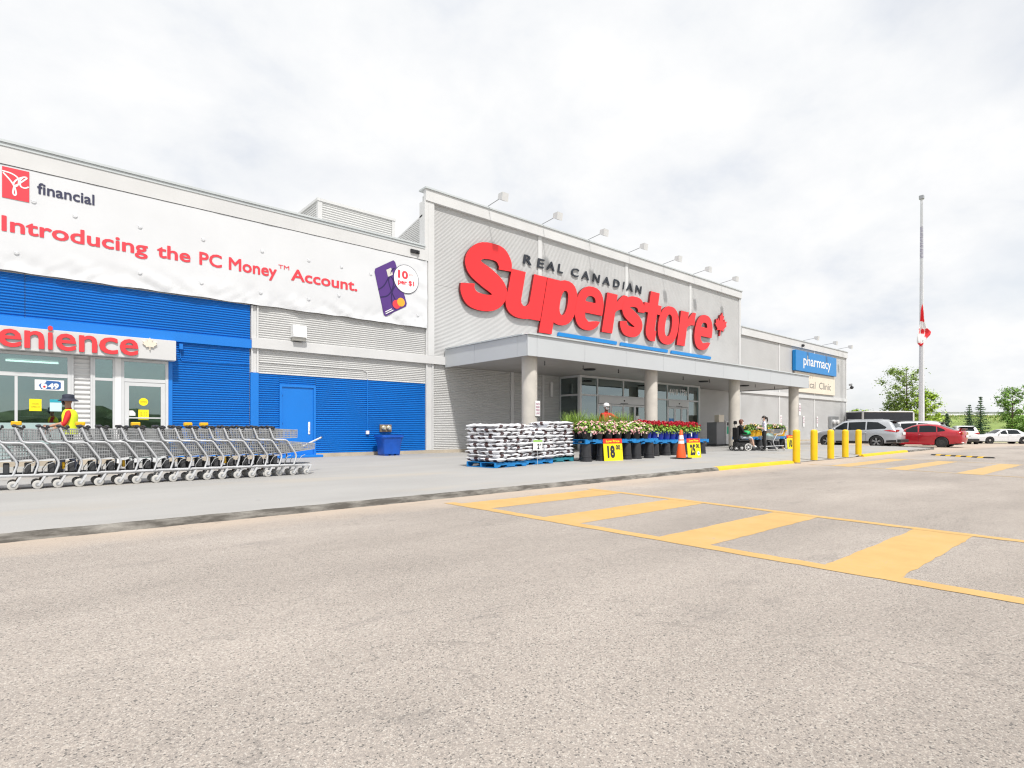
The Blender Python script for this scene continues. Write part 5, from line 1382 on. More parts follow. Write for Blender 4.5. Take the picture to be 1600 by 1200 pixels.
M['potblack'] = pm('pot_black', (0.012, 0.012, 0.014), 0.5); M['potblue'] = pm('pot_blue', (0.006, 0.025, 0.28), 0.4, var=(3, 0.1)); M['potyel'] = pm('pot_yellow', (0.80, 0.42, 0.01), 0.45)
def leaf_quad(mb, p, n, size, mi=0, rnd=random, asp=0.7):
    n = n.normalized(); a = n.orthogonal().normalized()
    a = Matrix.Rotation(rnd.uniform(0, 6.28), 3, n) @ a; b = n.cross(a)
    p = Vector(p)
    mb.add([p - a * size, p + b * size * asp + n * size * 0.15, p + a * size, p - b * size * asp + n * size * 0.15], [(0, 1, 2, 3)], mi)
def rand_dir(rnd):
    z = rnd.uniform(-1, 1); t = rnd.uniform(0, 6.283); r_ = math.sqrt(1 - z * z)
    return Vector((r_ * math.cos(t), r_ * math.sin(t), z))
def make_plant(kind, seed):
    rnd = random.Random(seed)
    spec = dict(pink=('potblack', 0.15, 0.22, ['leaf', 'leaf2'], ['pink', 'palepink'], 0.25, 0.17, 56, 340),
                geranium=('potblue', 0.135, 0.25, ['leaf2', 'leaf'], ['petred', 'petred'], 0.20, 0.17, 40, 300),
                yellow=('potyel', 0.17, 0.22, ['leaf', 'leafdk'], ['petyel', 'palepink'], 0.22, 0.17, 24, 240),
                grass=('potblack', 0.13, 0.22, ['blade', 'leaf2'], None, 0.2, 0.5, 0, 150))[kind]
    pot, pr, phh, lm, fm, cr_, ch, nf, nl = spec
    t = thing({'pink': 'flowering_plant', 'geranium': 'flowering_plant', 'yellow': 'flowering_plant', 'grass': 'grass_plant'}[kind], 'x', 'plant')
    mb = MB(); mb.lathe([(pr * .76, 0), (pr * .96, phh * .86), (pr * 1.04, phh * .86), (pr * 1.06, phh), (pr * .96, phh), (pr * .94, phh * .9)], 0, 0, 0, 16); mb.build('pot', pot, t, 40, world=False)
    mb = MB()
    if kind == 'grass':
        for i in range(nl):
            a = rnd.uniform(0, 6.283); r0 = rnd.uniform(0, pr * .8); h = rnd.uniform(.25, .55); lean = rnd.uniform(.05, .30)
            bx, by = r0 * math.cos(a), r0 * math.sin(a); wd = 0.006
            px_, py_ = -math.sin(a) * wd, math.cos(a) * wd
            pts = [(bx + math.cos(a) * lean * f * f, by + math.sin(a) * lean * f * f, phh * .9 + h * f) for f in (0, .5, 1)]
            mb.add([(x - px_ * (1 - .8 * f), y - py_ * (1 - .8 * f), z) for (x, y, z), f in zip(pts, (0, .5, 1))] + [(x + px_ * (1 - .8 * f), y + py_ * (1 - .8 * f), z) for (x, y, z), f in zip(pts, (0, .5, 1))], [(0, 1, 4, 3), (1, 2, 5, 4)], i % 2)
        o = mb.build('blades', lm, t, world=False); o['kind'] = 'stuff'
        return t
    for i in range(nl):
        d = rand_dir(rnd)
        if d.z < -0.75: d.z = -d.z
        rr = rnd.uniform(.55, 1.0)
        p = Vector((d.x * cr_ * rr, d.y * cr_ * rr, phh + 0.06 + d.z * ch * rr))
        leaf_quad(mb, p, (d + Vector((0, 0, .7)) + rand_dir(rnd) * .5), rnd.uniform(.028, .050), i % 2, rnd)
    o = mb.build('leaves', lm, t, world=False); o['kind'] = 'stuff'
    mb = MB()
    for i in range(nf):
        d = rand_dir(rnd)
        if kind == 'geranium':
            d.z = abs(d.z) * .6 + .5
            p = Vector((d.x * cr_ * .9, d.y * cr_ * .9, phh + 0.07 + d.z * ch * rnd.uniform(1.0, 1.35)))
            for q in range(6): leaf_quad(mb, p + rand_dir(rnd) * .022, rand_dir(rnd) + Vector((0, 0, .5)), .022, i % 2, rnd, .9)
        else:
            if d.z < -.7: d.z *= -.5
            p = Vector((d.x * cr_ * 1.03, d.y * cr_ * 1.03, phh + 0.05 + d.z * ch * 1.08))
            for q in range(3): leaf_quad(mb, p + rand_dir(rnd) * .012, d + rand_dir(rnd) * .6 + Vector((0, 0, .3)), .029, i % 2, rnd, .9)
    o = mb.build('blossoms', fm, t, world=False); o['kind'] = 'stuff'
    if kind != 'yellow' and seed < 10:
        MB().box(-0.018, 0.018, -pr * 1.16, -pr * 1.15, phh * .35, phh * .95).build('price_tag', 'white', t, world=False)
    return t
PROTO = {k: [make_plant(k, 10 * i + 3) for i in range(3)] for k in ('pink', 'geranium', 'yellow', 'grass')}
PUSED = set(); PCOUNT = {}
def put_plant(kind, u, v, z, label, group, sc=1.0):
    PCOUNT[kind] = PCOUNT.get(kind, -1) + 1
    o = PROTO[kind][PCOUNT[kind] % 3 if PCOUNT[kind] < 3 else random.randrange(3)]
    if o.name in PUSED: o = dup(o)
    else: PUSED.add(o.name)
    o.location = (u, v, z); o.rotation_euler = (0, 0, random.uniform(-0.5, 0.5)); s_ = sc * {'pink': 1.22, 'geranium': 1.2, 'yellow': 1.05, 'grass': 1.2}[kind] * random.uniform(.92, 1.08); o.scale = (s_, s_, s_)
    o['label'] = label; o['group'] = group
M['bucket'] = pm('bucket_black', (0.028, 0.029, 0.034), 0.45, var=(4, 0.2))
bk = thing('upturned_bucket', 'x', 'bucket')
mb = MB(); mb.lathe([(0.175, 0), (0.175, 0.05), (0.165, 0.055), (0.162, 0.13), (0.168, 0.135), (0.168, 0.16), (0.158, 0.165), (0.14, 0.52), (0.13, 0.53)], 0, 0, 0, 20); mb.build('bucket_shell', 'bucket', bk, 35, world=False)
mb = MB(); mb.lathe([(0.182, 0.0), (0.182, 0.02)], 0, 0, 0, 20); mb.build('rim', 'bucket', bk, 35, world=False)
bk_used = False
def bucket(u, v, zt, label, group):
    global bk_used
    o = dup(bk) if bk_used else bk
    bk_used = True
    o.location = (u, v, 0.15); o.scale = (1, 1, (zt - 0.15) / 0.53); o['label'] = label; o['group'] = group
def display(name, u0, n, v, ztop, plants, blab, bgrp, plab, pgrp):
    for i in range(n):
        cu = u0 + 0.61 + i * 1.24
        place_pallet(pal, (cu, v, ztop - 0.14), R(random.uniform(-1, 1)), plab, pgrp)
        for du in (-0.42, 0.30):
            for dv in (-0.36, 0.36): bucket(cu + du, v + dv, ztop - 0.142, blab, bgrp)
    plants()
def d1():
    for k in range(7): put_plant('pink', 12.85 + k * 0.47, 11.35, 0.82, 'pink and white flowers in a black pot along the front of the pallet', 'pink potted flowers')
    for k in range(7): put_plant('pink', 13.0 + k * 0.47, 11.72, 0.82, 'pink flowers in a black pot in the row before the grasses', 'pink potted flowers, second row')
    for k in range(8): put_plant('grass', 12.85 + k * 0.43, 12.12, 0.82, 'tall green ornamental grass in a black pot behind the pink flowers', 'ornamental grasses', 1.05)
display('a', 12.65, 3, 11.75, 0.82, d1, 'upturned black bucket holding up the pink flower pallets', 'buckets under the pink flowers', 'blue pallet carrying pink flowers and grasses', 'pallets under the pink flowers')
def d2():
    for k in range(11): put_plant('geranium', 16.25 + k * 0.395, 12.2, 0.74, 'red geranium in a deep blue pot along the front of the pallet', 'red geraniums in blue pots')
    for k in range(11): put_plant('geranium', 16.4 + k * 0.39, 12.72, 0.74, 'red geranium in a deep blue pot in the back row', 'red geraniums in blue pots, back row')
display('b', 16.0, 4, 12.5, 0.74, d2, 'upturned black bucket holding up the red geranium pallets', 'buckets under the geraniums', 'blue pallet carrying red geraniums', 'pallets under the geraniums')
def d3():
    for k in range(8): put_plant('yellow', 25.9 + k * 0.46, 12.7, 0.78, 'yellow flowers in a yellow bowl pot on the pallet behind the bollards', 'yellow flowers in yellow pots', 1.25)
    for k in range(8): put_plant('yellow', 26.1 + k * 0.46, 13.2, 0.78, 'yellow flowers in a yellow bowl pot in the back row', 'yellow flowers in yellow pots, back row', 1.25)
display('c', 25.6, 3, 12.95, 0.78, d3, 'upturned black bucket holding up the yellow flower pallets', 'buckets under the yellow flowers', 'blue pallet carrying yellow flowers', 'pallets under the yellow flowers')
# price boards
M['boardyel'] = pm('board_yellow', (0.88, 0.70, 0.005), 0.5); M['boardred'] = pm('board_red', (0.72, 0.03, 0.02), 0.5)
def price_board(u, v, w, h, rz, figs, label, small=False):
    t = thing('price_board', label, 'price board', (u, v, 0.15), rz)
    lean = lambda x, y, d: (x, d + y * 0.10, y)
    mb = MB(); slab2d(mb, *union2d([rect(-w / 2, 0.0, w / 2, h * .78)]), lean, 0.0, 0.02); mb.build('yellow_panel', 'boardyel', t, world=False)
    mb = MB(); slab2d(mb, *union2d([rect(-w / 2, h * .783, w / 2, h)]), lean, -0.001, 0.02); mb.build('red_header', 'boardred', t, world=False)
    mb = MB(); put_text(mb, 'Low Price', -w * .36, w * .36, h * .84, h * .95, lean, -0.006, None, 0.04); mb.build('header_print', 'boardyel', t, world=False)
    mb = MB(); put_text(mb, figs[0], -w * .32, w * .08, h * .13, h * .70, lean, -0.006, None, 0.05); put_text(mb, figs[1], w * .14, w * .38, h * .50, h * .72, lean, -0.006, None, 0.035); put_text(mb, 'ea', w * .39, w * .46, h * .50, h * .54, lean, -0.006); mb.build('price_print', 'ink', t, world=False)
    mb = MB(); mb.tube([(-w * .3, 0.13, 0.0), (-w * .3, 0.085, h * .7)], 0.01, 5); mb.tube([(w * .3, 0.13, 0.0), (w * .3, 0.085, h * .7)], 0.01, 5); mb.build('back_stand', 'steel', t, world=False)
    if small:
        mb = MB(); slab2d(mb, *union2d([disc(w * .30, h * .22, .075, .075)]), lean, -0.005, None); s2 = mb.build('round_sticker', 'white', t, world=False)
        mb = MB(); put_text(mb, '2/$', w * .30 - .05, w * .30 + .05, h * .22 - .03, h * .22 + .03, lean, -0.009, None, 0.04); mb.build('sticker_print', 'lotto' if 'lotto' in M else 'bluesign', s2, world=False)
price_board(13.80, 11.10, 0.78, 0.68, R(-8), ('18', '00'), 'yellow and red price board reading 18 before the pink flowers')
price_board(17.42, 10.5, 0.72, 0.66, R(-5), ('25', '00'), 'yellow and red price board reading 25 beside the orange cone', True)
price_board(29.0, 12.1, 0.55, 0.68, R(-20), ('10', '00'), 'yellow price board before the yellow flowers behind the bollards')
t_ = thing('white_bucket', 'white bucket with an orange band beside the yellow flowers', 'bucket', (29.75, 12.2, 0.15))
mb = MB(); mb.lathe([(0.15, 0), (0.18, 0.42), (0.19, 0.42), (0.19, 0.46), (0.17, 0.46)], 0, 0, 0, 18); mb.build('bucket_shell', 'white', t_, 40, world=False)
mb = MB(); mb.lathe([(0.158, 0.08), (0.168, 0.2)], 0, 0, 0, 18, close=False); mb.build('orange_band', pm('orange_band', (0.75, 0.16, 0.03), 0.5), t_, 40, world=False)
# traffic cone
M['cone'] = pm('cone_orange', (0.85, 0.10, 0.015), 0.5, var=(4, 0.1))
t_ = thing('traffic_cone', 'tall orange traffic cone with two white bands beside the geraniums', 'cone', (16.57, 10.5, 0.15))
mb = MB(); mb.lathe([(0.165, 0.03), (0.042, 0.94), (0.03, 0.955), (0.02, 0.955)], 0, 0, 0, 24); mb.build('cone_body', 'cone', t_, 35, world=False)
for z0, z1 in ((0.50, 0.60), (0.64, 0.78)):
    f = lambda z: 0.169 - (z - 0.03) * (0.165 - 0.042) / 0.91
    mb = MB(); mb.lathe([(f(z0), z0), (f(z1), z1)], 0, 0, 0, 24, close=False); mb.build('white_band', 'white', t_, 35, world=False)
mb = MB(); mb.bbox(-0.26, 0.26, -0.26, 0.26, 0.0, 0.035, 0.012); mb.build('base', 'rubber', t_, world=False)

# ------------------------------------------------------------------ people
SKIN1 = pm('skin_tan', (0.40, 0.22, 0.14), 0.5); SKIN2 = pm('skin_light', (0.62, 0.40, 0.30), 0.5); SKIN3 = pm('skin_deep', (0.16, 0.08, 0.05), 0.5)
BASE = dict(pelvis=(0, 0, .94, .128), spine=(0, 0, 1.13, .112), chest=(0, 0, 1.31, .128), neckb=(0, 0, 1.44, .075), neck=(.012, 0, 1.51, .054), chin=(.03, 0, 1.575, .072), head=(.018, 0, 1.645, .092), top=(.0, 0, 1.71, .062),
            hipL=(0, .09, .90, .092), kneeL=(.02, .10, .49, .062), calfL=(-.01, .10, .33, .056), ankL=(-.02, .10, .09, .042), toeL=(.13, .115, .035, .036),
            hipR=(0, -.09, .90, .092), kneeR=(.02, -.10, .49, .062), calfR=(-.01, -.10, .33, .056), ankR=(-.02, -.10, .09, .042), toeR=(.13, -.115, .035, .036),
            shL=(0, .165, 1.39, .072), elL=(-.02, .235, 1.12, .047), wrL=(.05, .25, .88, .031), shR=(0, -.165, 1.39, .072), elR=(-.02, -.235, 1.12, .047), wrR=(.05, -.25, .88, .031))
BONES = [('pelvis', 'spine', 'shirt'), ('spine', 'chest', 'shirt'), ('chest', 'neckb', 'shirt'), ('neckb', 'neck', 'skin'), ('neck', 'chin', 'skin'), ('chin', 'head', 'skin'), ('head', 'top', 'skin'),
         ('pelvis', 'hipL', 'pants'), ('hipL', 'kneeL', 'pants'), ('kneeL', 'calfL', 'shin'), ('calfL', 'ankL', 'shin'), ('ankL', 'toeL', 'shoe'), ('pelvis', 'hipR', 'pants'), ('hipR', 'kneeR', 'pants'), ('kneeR', 'calfR', 'shin'), ('calfR', 'ankR', 'shin'), ('ankR', 'toeR', 'shoe'),
         ('chest', 'shL', 'shirt'), ('shL', 'elL', 'sleeve'), ('elL', 'wrL', 'fore'), ('chest', 'shR', 'shirt'), ('shR', 'elR', 'sleeve'), ('elR', 'wrR', 'fore')]
def figure(name, label, loc, rz, pose, mats, scale=1.0, group=None):
    """one continuous skinned body; pose overrides joints (x forward, y left, z up)"""
    J = dict(BASE)
    for k, v in pose.items(): J[k] = (*v, J[k][3]) if len(v) == 3 else v
    names = list(J); idx = {n: i for i, n in enumerate(names)}
    me = bpy.data.meshes.new('b')
    me.from_pydata([J[n][:3] for n in names], [(idx[a], idx[b]) for a, b, _ in BONES], [])
    ob = bpy.data.objects.new('b', me); COL.objects.link(ob)
    sk = ob.modifiers.new('s', 'SKIN'); sk.use_smooth_shade = True
    sv = me.skin_vertices[0].data
    for n in names:
        sv[idx[n]].radius = (J[n][3], J[n][3]); sv[idx[n]].use_root = (n == 'pelvis')
    sub = ob.modifiers.new('u', 'SUBSURF'); sub.levels = 2; sub.render_levels = 2
    dg = bpy.context.evaluated_depsgraph_get()
    bod = bpy.data.meshes.new_from_object(ob.evaluated_get(dg))
    bpy.data.objects.remove(ob); bpy.data.meshes.remove(me)
    keys = ['skin', 'shirt', 'pants', 'shin', 'shoe', 'sleeve', 'fore', 'eye']
    ml = [mats.get(k) or {'shin': mats['pants'], 'sleeve': mats['shirt'], 'fore': mats['skin'], 'eye': pm('eye_dark', (0.02, 0.015, 0.012), 0.3)}[k] for k in keys]
    mb = MB(); segs = [(Vector(J[a][:3]), Vector(J[b][:3]), keys.index(k), J[a][3]) for a, b, k in BONES]
    mb.v = [tuple(v.co) for v in bod.vertices]; mb.f = [tuple(p.vertices) for p in bod.polygons]
    for p in bod.polygons:
        c = p.center; best = 9; bi = 0
        for a, b, k, r_ in segs:
            d = b - a; t_ = max(0, min(1, (c - a).dot(d) / max(d.length_squared, 1e-9)))
            q = (c - (a + d * t_)).length - r_ * 0.5
            if q < best: best, bi = q, k
        mb.mi.append(bi)
    bpy.data.meshes.remove(bod)
    # hands: palm, four fingers of unequal length, thumb from the side of the palm
    for sd in ('L', 'R'):
        w = Vector(J['wr' + sd][:3]); e_ = Vector(J['el' + sd][:3]); d = (w - e_).normalized(); side = Vector((0, 1 if sd == 'L' else -1, 0)); side = (side - d * side.dot(d)).normalized(); fw = d.cross(side).normalized()
        if fw.x < 0: fw = -fw
        mb.tube([w - d * .01, w + d * .03, w + d * .07, w + d * .095], [.027, .036, .038, .030], 8, 0)
        for k, (o_, l) in enumerate(((-.027, .062), (-.009, .074), (.009, .069), (.027, .054))):
            b_ = w + d * .085 + fw * -o_
            mb.tube([b_, b_ + d * l * .5 - side * .006, b_ + d * l * .85 - side * .026, b_ + d * l - side * .042], [.010, .0095, .0085, .0065], 6, 0)
        b_ = w + d * .035 + fw * .030
        mb.tube([b_, b_ + d * .03 + fw * .022, b_ + d * .062 + fw * .020 - side * .012], [.013, .011, .008], 6, 0)
    # face: nose, eyes, mouth line, ears
    hx, hy, hz = J['head'][:3]; cx, cy, cz = J['chin'][:3]
    f = Vector((hx - J['top'][0] + .02, 0, 0)); fwd = Vector((1, 0, 0))
    mb.ell((hx + .098, hy, hz - .028), (.018, .014, .024), 8, 6, 0)
    for y in (-.033, .033): mb.ell((hx + .082, hy + y, hz + .008), (.010, .013, .008), 8, 5, 7); mb.ell((hx - .005, hy + y * 2.75, hz - .01), (.018, .010, .030), 8, 6, 0)
    mb.ell((cx + .068, cy, cz + .005), (.010, .024, .006), 8, 5, 7)
    t = thing(name, label, 'person', loc, rz, group)
    t.scale = (scale,) * 3
    mb.build('body', ml, t, 70, world=False)
    t['_h'] = hz
    return t, J
def cap_hair(t, J, mat, down=0.0, back=0.0, name='hair'):
    hx, hy, hz = J['head'][:3]
    mb = MB()
    def fn(p):
        if p.z < -.02 and p.x > -.01: p.x = min(p.x, .03); p.z *= .25
        if p.z < 0: p.z *= 1 + down
        return p
    mb.ell((hx - .012, hy, hz + .018), (.108, .098, .108), 14, 10, 0, fn)
    return mb.build(name, mat, t, 60, world=False)
def mask(t, J, mat):
    cx, cy, cz = J['chin'][:3]; mb = MB()
    mb.ell((cx + .042, cy, cz + .022), (.052, .060, .052), 12, 8); mb.tube([(cx + .03, cy + .055, cz + .03), (cx - .03, cy + .088, cz + .06)], .004, 5); mb.tube([(cx + .03, cy - .055, cz + .03), (cx - .03, cy - .088, cz + .06)], .004, 5)
    return mb.build('face_mask', mat, t, 60, world=False)
M['hair'] = pm('hair_dark', (0.018, 0.012, 0.010), 0.5, var=(30, 0.4)); M['hairred'] = pm('hair_auburn', (0.13, 0.045, 0.025), 0.5, var=(30, 0.4))
M['shirtred'] = pm('shirt_red', (0.55, 0.015, 0.015), 0.7, var=(6, 0.15)); M['navy'] = pm('navy_cloth', (0.02, 0.025, 0.045), 0.75, var=(8, 0.2)); M['blackcloth'] = pm('black_cloth', (0.012, 0.012, 0.014), 0.8, var=(8, 0.3)); M['hivis'] = pm('hi_vis', (0.75, 0.85, 0.02), 0.6); M['orange'] = pm('hi_vis_orange', (0.85, 0.25, 0.02), 0.6)
M['whitecloth'] = pm('white_cloth', (0.75, 0.75, 0.76), 0.7)
def pattern_cloth():
    m = pm('patterned_cloth', (0.72, 0.70, 0.76), 0.7); t = m.node_tree; b = t.nodes['Principled BSDF']
    v = t.nodes.new('ShaderNodeTexVoronoi'); v.inputs['Scale'].default_value = 14; c = t.nodes.new('ShaderNodeTexCoord'); r_ = t.nodes.new('ShaderNodeValToRGB')
    r_.color_ramp.interpolation = 'CONSTANT'; r_.color_ramp.elements[0].color = (0.15, 0.15, 0.40, 1); r_.color_ramp.elements[1].position = 0.33; r_.color_ramp.elements[1].color = (0.74, 0.72, 0.78, 1)
    t.links.new(c.outputs['Object'], v.inputs['Vector']); t.links.new(v.outputs['Distance'], r_.inputs[0]); t.links.new(r_.outputs[0], b.inputs['Base Color'])
    return m
HEAD = math.pi / 2
# cart worker: red shirt, hi-vis vest, bucket hat, black mask, walking along the row towards -x
t_, J = figure('person', 'person in red shirt, yellow vest, dark bucket hat and black mask behind the carts', (0.72, 15.1, 0.15), R(178), dict(shL=(0, .16, 1.38), elL=(.08, .23, 1.13), wrL=(.30, .18, 1.0), elR=(.10, -.23, 1.15), wrR=(.34, -.18, 1.08), kneeL=(.12, .10, .50), ankL=(.10, .10, .09), toeL=(.24, .11, .035), ankR=(-.16, -.10, .10), toeR=(-.02, -.11, .035), calfR=(-.08, -.10, .32), calfL=(.11, .10, .33)),
               dict(skin=SKIN1, shirt=M['shirtred'], pants=M['navy'], shoe=M['black']), 0.955)
mask(t_, J, 'black')
hx, hy, hz = J['head'][:3]
mb = MB(); mb.lathe([(.19, -.025), (.185, -.015), (.112, .035), (.108, .10), (.085, .125), (.02, .132)], hx - .01, hy, hz + .02, 18); mb.build('bucket_hat', 'navy', t_, 50, world=False)
rings = []
for z, rx, ry in ((.90, .158, .19), (1.05, .152, .185), (1.2, .16, .19), (1.33, .165, .195), (1.42, .13, .165), (1.462, .085, .11)):
    rings.append([(rx * math.cos(R(a_)), ry * math.sin(R(a_)), z) for a_ in range(40, 321, 10)])
mb = MB(); n_ = len(rings[0]); mb.add([p for r_ in rings for p in r_], [(i * n_ + k, i * n_ + k + 1, (i + 1) * n_ + k + 1, (i + 1) * n_ + k) for i in range(len(rings) - 1) for k in range(n_ - 1)])
mb.build('safety_vest', 'hivis', t_, 60, world=False)
MB().box(-.172, -.166, -.13, .13, 1.12, 1.17).build('reflective_stripe', 'white', t_, world=False)
# employee watering flowers: faces the camera, arm stretched to his left
t_, J = figure('person', 'person in red shirt, white cap and white mask watering flowers behind the display', (16.15, 13.35, 0.15), R(-112), dict(elL=(.20, .30, 1.26), wrL=(.42, .40, 1.24), elR=(-.02, -.25, 1.12), wrR=(.16, -.24, 1.0)), dict(skin=SKIN3, shirt=M['shirtred'], pants=M['navy'], shoe=M['black']), 1.09)
mask(t_, J, 'whitecloth')
hx, hy, hz = J['head'][:3]
mb = MB(); mb.ell((hx - .01, hy, hz + .045), (.112, .103, .10), 14, 8); mb.prism([(hx + .06, -.08), (hx + .15, -.06), (hx + .17, 0), (hx + .15, .06), (hx + .06, .08)], hz + .035, hz + .047, 'z'); mb.build('cap', 'whitecloth', t_, 60, world=False)
MB().box(.128, .136, .04, .12, 1.30, 1.34).build('name_badge', 'white', t_, world=False)
wand = thing('watering_wand', 'thin grey watering wand with yellow grip held over the flowers', 'watering wand', (16.15, 13.35, 0.15), R(-112))
mb = MB(); mb.tube([(.48, .44, 1.24), (.75, .62, 1.20), (.92, .72, 1.10)], .010, 6); mb.lathe([(.012, 0), (.04, .06)], .92, .72, 1.06, 10); mb.build('wand_tube', 'steel', wand, world=False)
mb = MB(); mb.tube([(.44, .42, 1.24), (.56, .49, 1.235)], .022, 8); mb.build('grip', 'yellow', wand, world=False)
mb = MB(); mb.tube([(.45, .42, 1.235), (.36, .40, 1.0), (.45, .5, .4), (.3, .7, .02), (-.5, .9, .015), (-1.4, .6, .015)], .012, 6); mb.build('hose', pm('hose_green', (0.03, 0.15, 0.06), 0.5), wand, world=False)
# woman with ponytail standing before her cart
t_, J = figure('person', 'person with dark ponytail, patterned white top and black trousers beside a cart', (25.25, 11.75, 0.15), R(128), dict(elL=(.02, .22, 1.12), wrL=(.24, .14, 1.15), elR=(.02, -.22, 1.12), wrR=(.23, -.10, 1.18)), dict(skin=SKIN2, shirt=pattern_cloth(), pants=M['blackcloth'], shoe=M['black']), 0.90)
cap_hair(t_, J, 'hair'); mask(t_, J, 'whitecloth')
hx, hy, hz = J['head'][:3]
mb = MB(); mb.tube([(hx - .09, 0, hz + .05), (hx - .15, 0, hz + .02), (hx - .17, 0, hz - .10), (hx - .15, 0, hz - .24)], [.03, .042, .04, .012], 8); mb.build('ponytail', 'hair', t_, 60, world=False)
MB().bbox(.30, .38, -.03, .09, 1.12, 1.2, .01).build('phone', 'whitecloth', t_, world=False)
o = dup(cart, None, (26.15, 11.45, 0.15), R(152), 'shopping cart holding a pale bag beside the person with the ponytail'); del o['group']
bagm = MB(); bagm.ell((0.55, 0, .66), (.22, .17, .15), 14, 8, 0, lambda p: p * (1 + .18 * noise.noise(p * 9)))
o2 = bagm.build('shopping_bag', pm('bag_teal', (0.30, 0.45, 0.42), 0.35, var=(6, 0.2)), None, 60); o2.location = (26.15, 11.45, 0.15); o2.rotation_euler = (0, 0, R(152)); tag(o2, 'pale teal plastic shopping bag lying in the cart', 'bag')
# person in the power wheelchair
WC = (24.75, 12.55, 0.15); WR = R(-38)
t_, J = figure('person', 'person with short auburn hair and black jacket seated in the power wheelchair', WC, WR,
               dict(pelvis=(-.08, 0, .60), spine=(-.10, 0, .80), chest=(-.09, 0, .99), neckb=(-.06, 0, 1.12), neck=(-.03, 0, 1.18), chin=(.0, 0, 1.245), head=(-.01, 0, 1.315), top=(-.025, 0, 1.38), hipL=(-.02, .10, .58), kneeL=(.40, .12, .60), calfL=(.46, .12, .40), ankL=(.50, .12, .22), toeL=(.64, .13, .18), hipR=(-.02, -.10, .58), kneeR=(.40, -.12, .60), calfR=(.46, -.12, .40), ankR=(.50, -.12, .22), toeR=(.64, -.13, .18), shL=(-.09, .17, 1.07), elL=(-.02, .25, .82), wrL=(.22, .22, .78), shR=(-.09, -.17, 1.07), elR=(-.02, -.25, .82), wrR=(.22, -.20, .78)),
               dict(skin=SKIN2, shirt=M['blackcloth'], pants=pm('denim_pale', (0.45, 0.50, 0.58), 0.7), shin=SKIN2, fore=M['blackcloth'], shoe=M['whitecloth']))
cap_hair(t_, J, 'hairred', .5); mask(t_, J, 'whitecloth')
w = thing('power_wheelchair', 'black power wheelchair with headrest and pale spoked wheels', 'wheelchair', WC, WR)
def WM(name, mat, f, sm=None):
    mb = MB(); f(mb); return mb.build(name, mat, w, sm, world=False)
WM('seat', 'blackcloth', lambda m: m.bbox(-.24, .30, -.25, .25, .42, .50, .03)); WM('backrest', 'blackcloth', lambda m: (m.bbox(-.33, -.235, -.25, .25, .50, 1.06, .03)))
WM('headrest', 'black', lambda m: (m.tube([(-.30, 0, 1.05), (-.33, 0, 1.22)], .014, 6), m.bbox(-.34, -.26, -.13, .13, 1.20, 1.36, .03)))
for y in (-.29, .29): WM('armrest', 'black', lambda m: (m.bbox(-.22, .20, y - .035, y + .035, .68, .73, .012), m.tube([(-.25, y, .5), (-.25, y, .70)], .016, 6)))
WM('joystick', 'black', lambda m: (m.bbox(.20, .30, -.33, -.25, .71, .76, .01), m.tube([(.25, -.29, .76), (.25, -.29, .82)], .010, 6)))
WM('drive_base', 'black', lambda m: (m.bbox(-.34, .30, -.20, .20, .16, .42, .04), m.bbox(-.1, .2, -.27, .27, .20, .30, .02)))
WM('footrest', 'steel', lambda m: (m.tube([(.28, .1, .42), (.46, .1, .18)], .016, 6), m.tube([(.28, -.1, .42), (.46, -.1, .18)], .016, 6), m.box(.44, .68, -.19, .19, .125, .14)))
for x, y, r_ in ((.17, .28, .17), (.17, -.28, .17), (-.36, .24, .115), (-.36, -.24, .115), (-.12, .27, .13), (-.12, -.27, .13)):
    wh = MB(); wh.lathe([(r_ * .72, -.03), (r_ * .95, -.032), (r_, -.018), (r_, .018), (r_ * .95, .032), (r_ * .72, .03)], x, y, r_, 22, axis='y', close=False); wh = wh.build('wheel', 'rubber' if x != .17 else 'caster', w, 40, world=False)
    mb = MB(); mb.lathe([(r_ * .25, -.035), (r_ * .25, .035)], x, y, r_, 12, axis='y')
    for k in range(6):
        a = k * math.pi / 3; mb.tube([(x, y, r_), (x + r_ * .74 * math.cos(a), y, r_ + r_ * .74 * math.sin(a))], .014, 5)
    mb.build('rim', 'trim', wh, world=False)
o = MB(); o.ell((.20, 0, .80), (.20, .27, .15), 14, 8, 0, lambda p: p * (1 + .22 * noise.noise(p * 7 + Vector((3, 0, 0)))) if p.z < .05 else Vector((p.x, p.y, min(p.z, .12))))
o = o.build('tote_bag', pm('bag_green', (0.01, 0.36, 0.10), 0.5, var=(6, 0.15)), None, 60); o.location = WC; o.rotation_euler = (0, 0, WR); tag(o, 'bright green shopping bag on the lap of the seated person', 'bag')

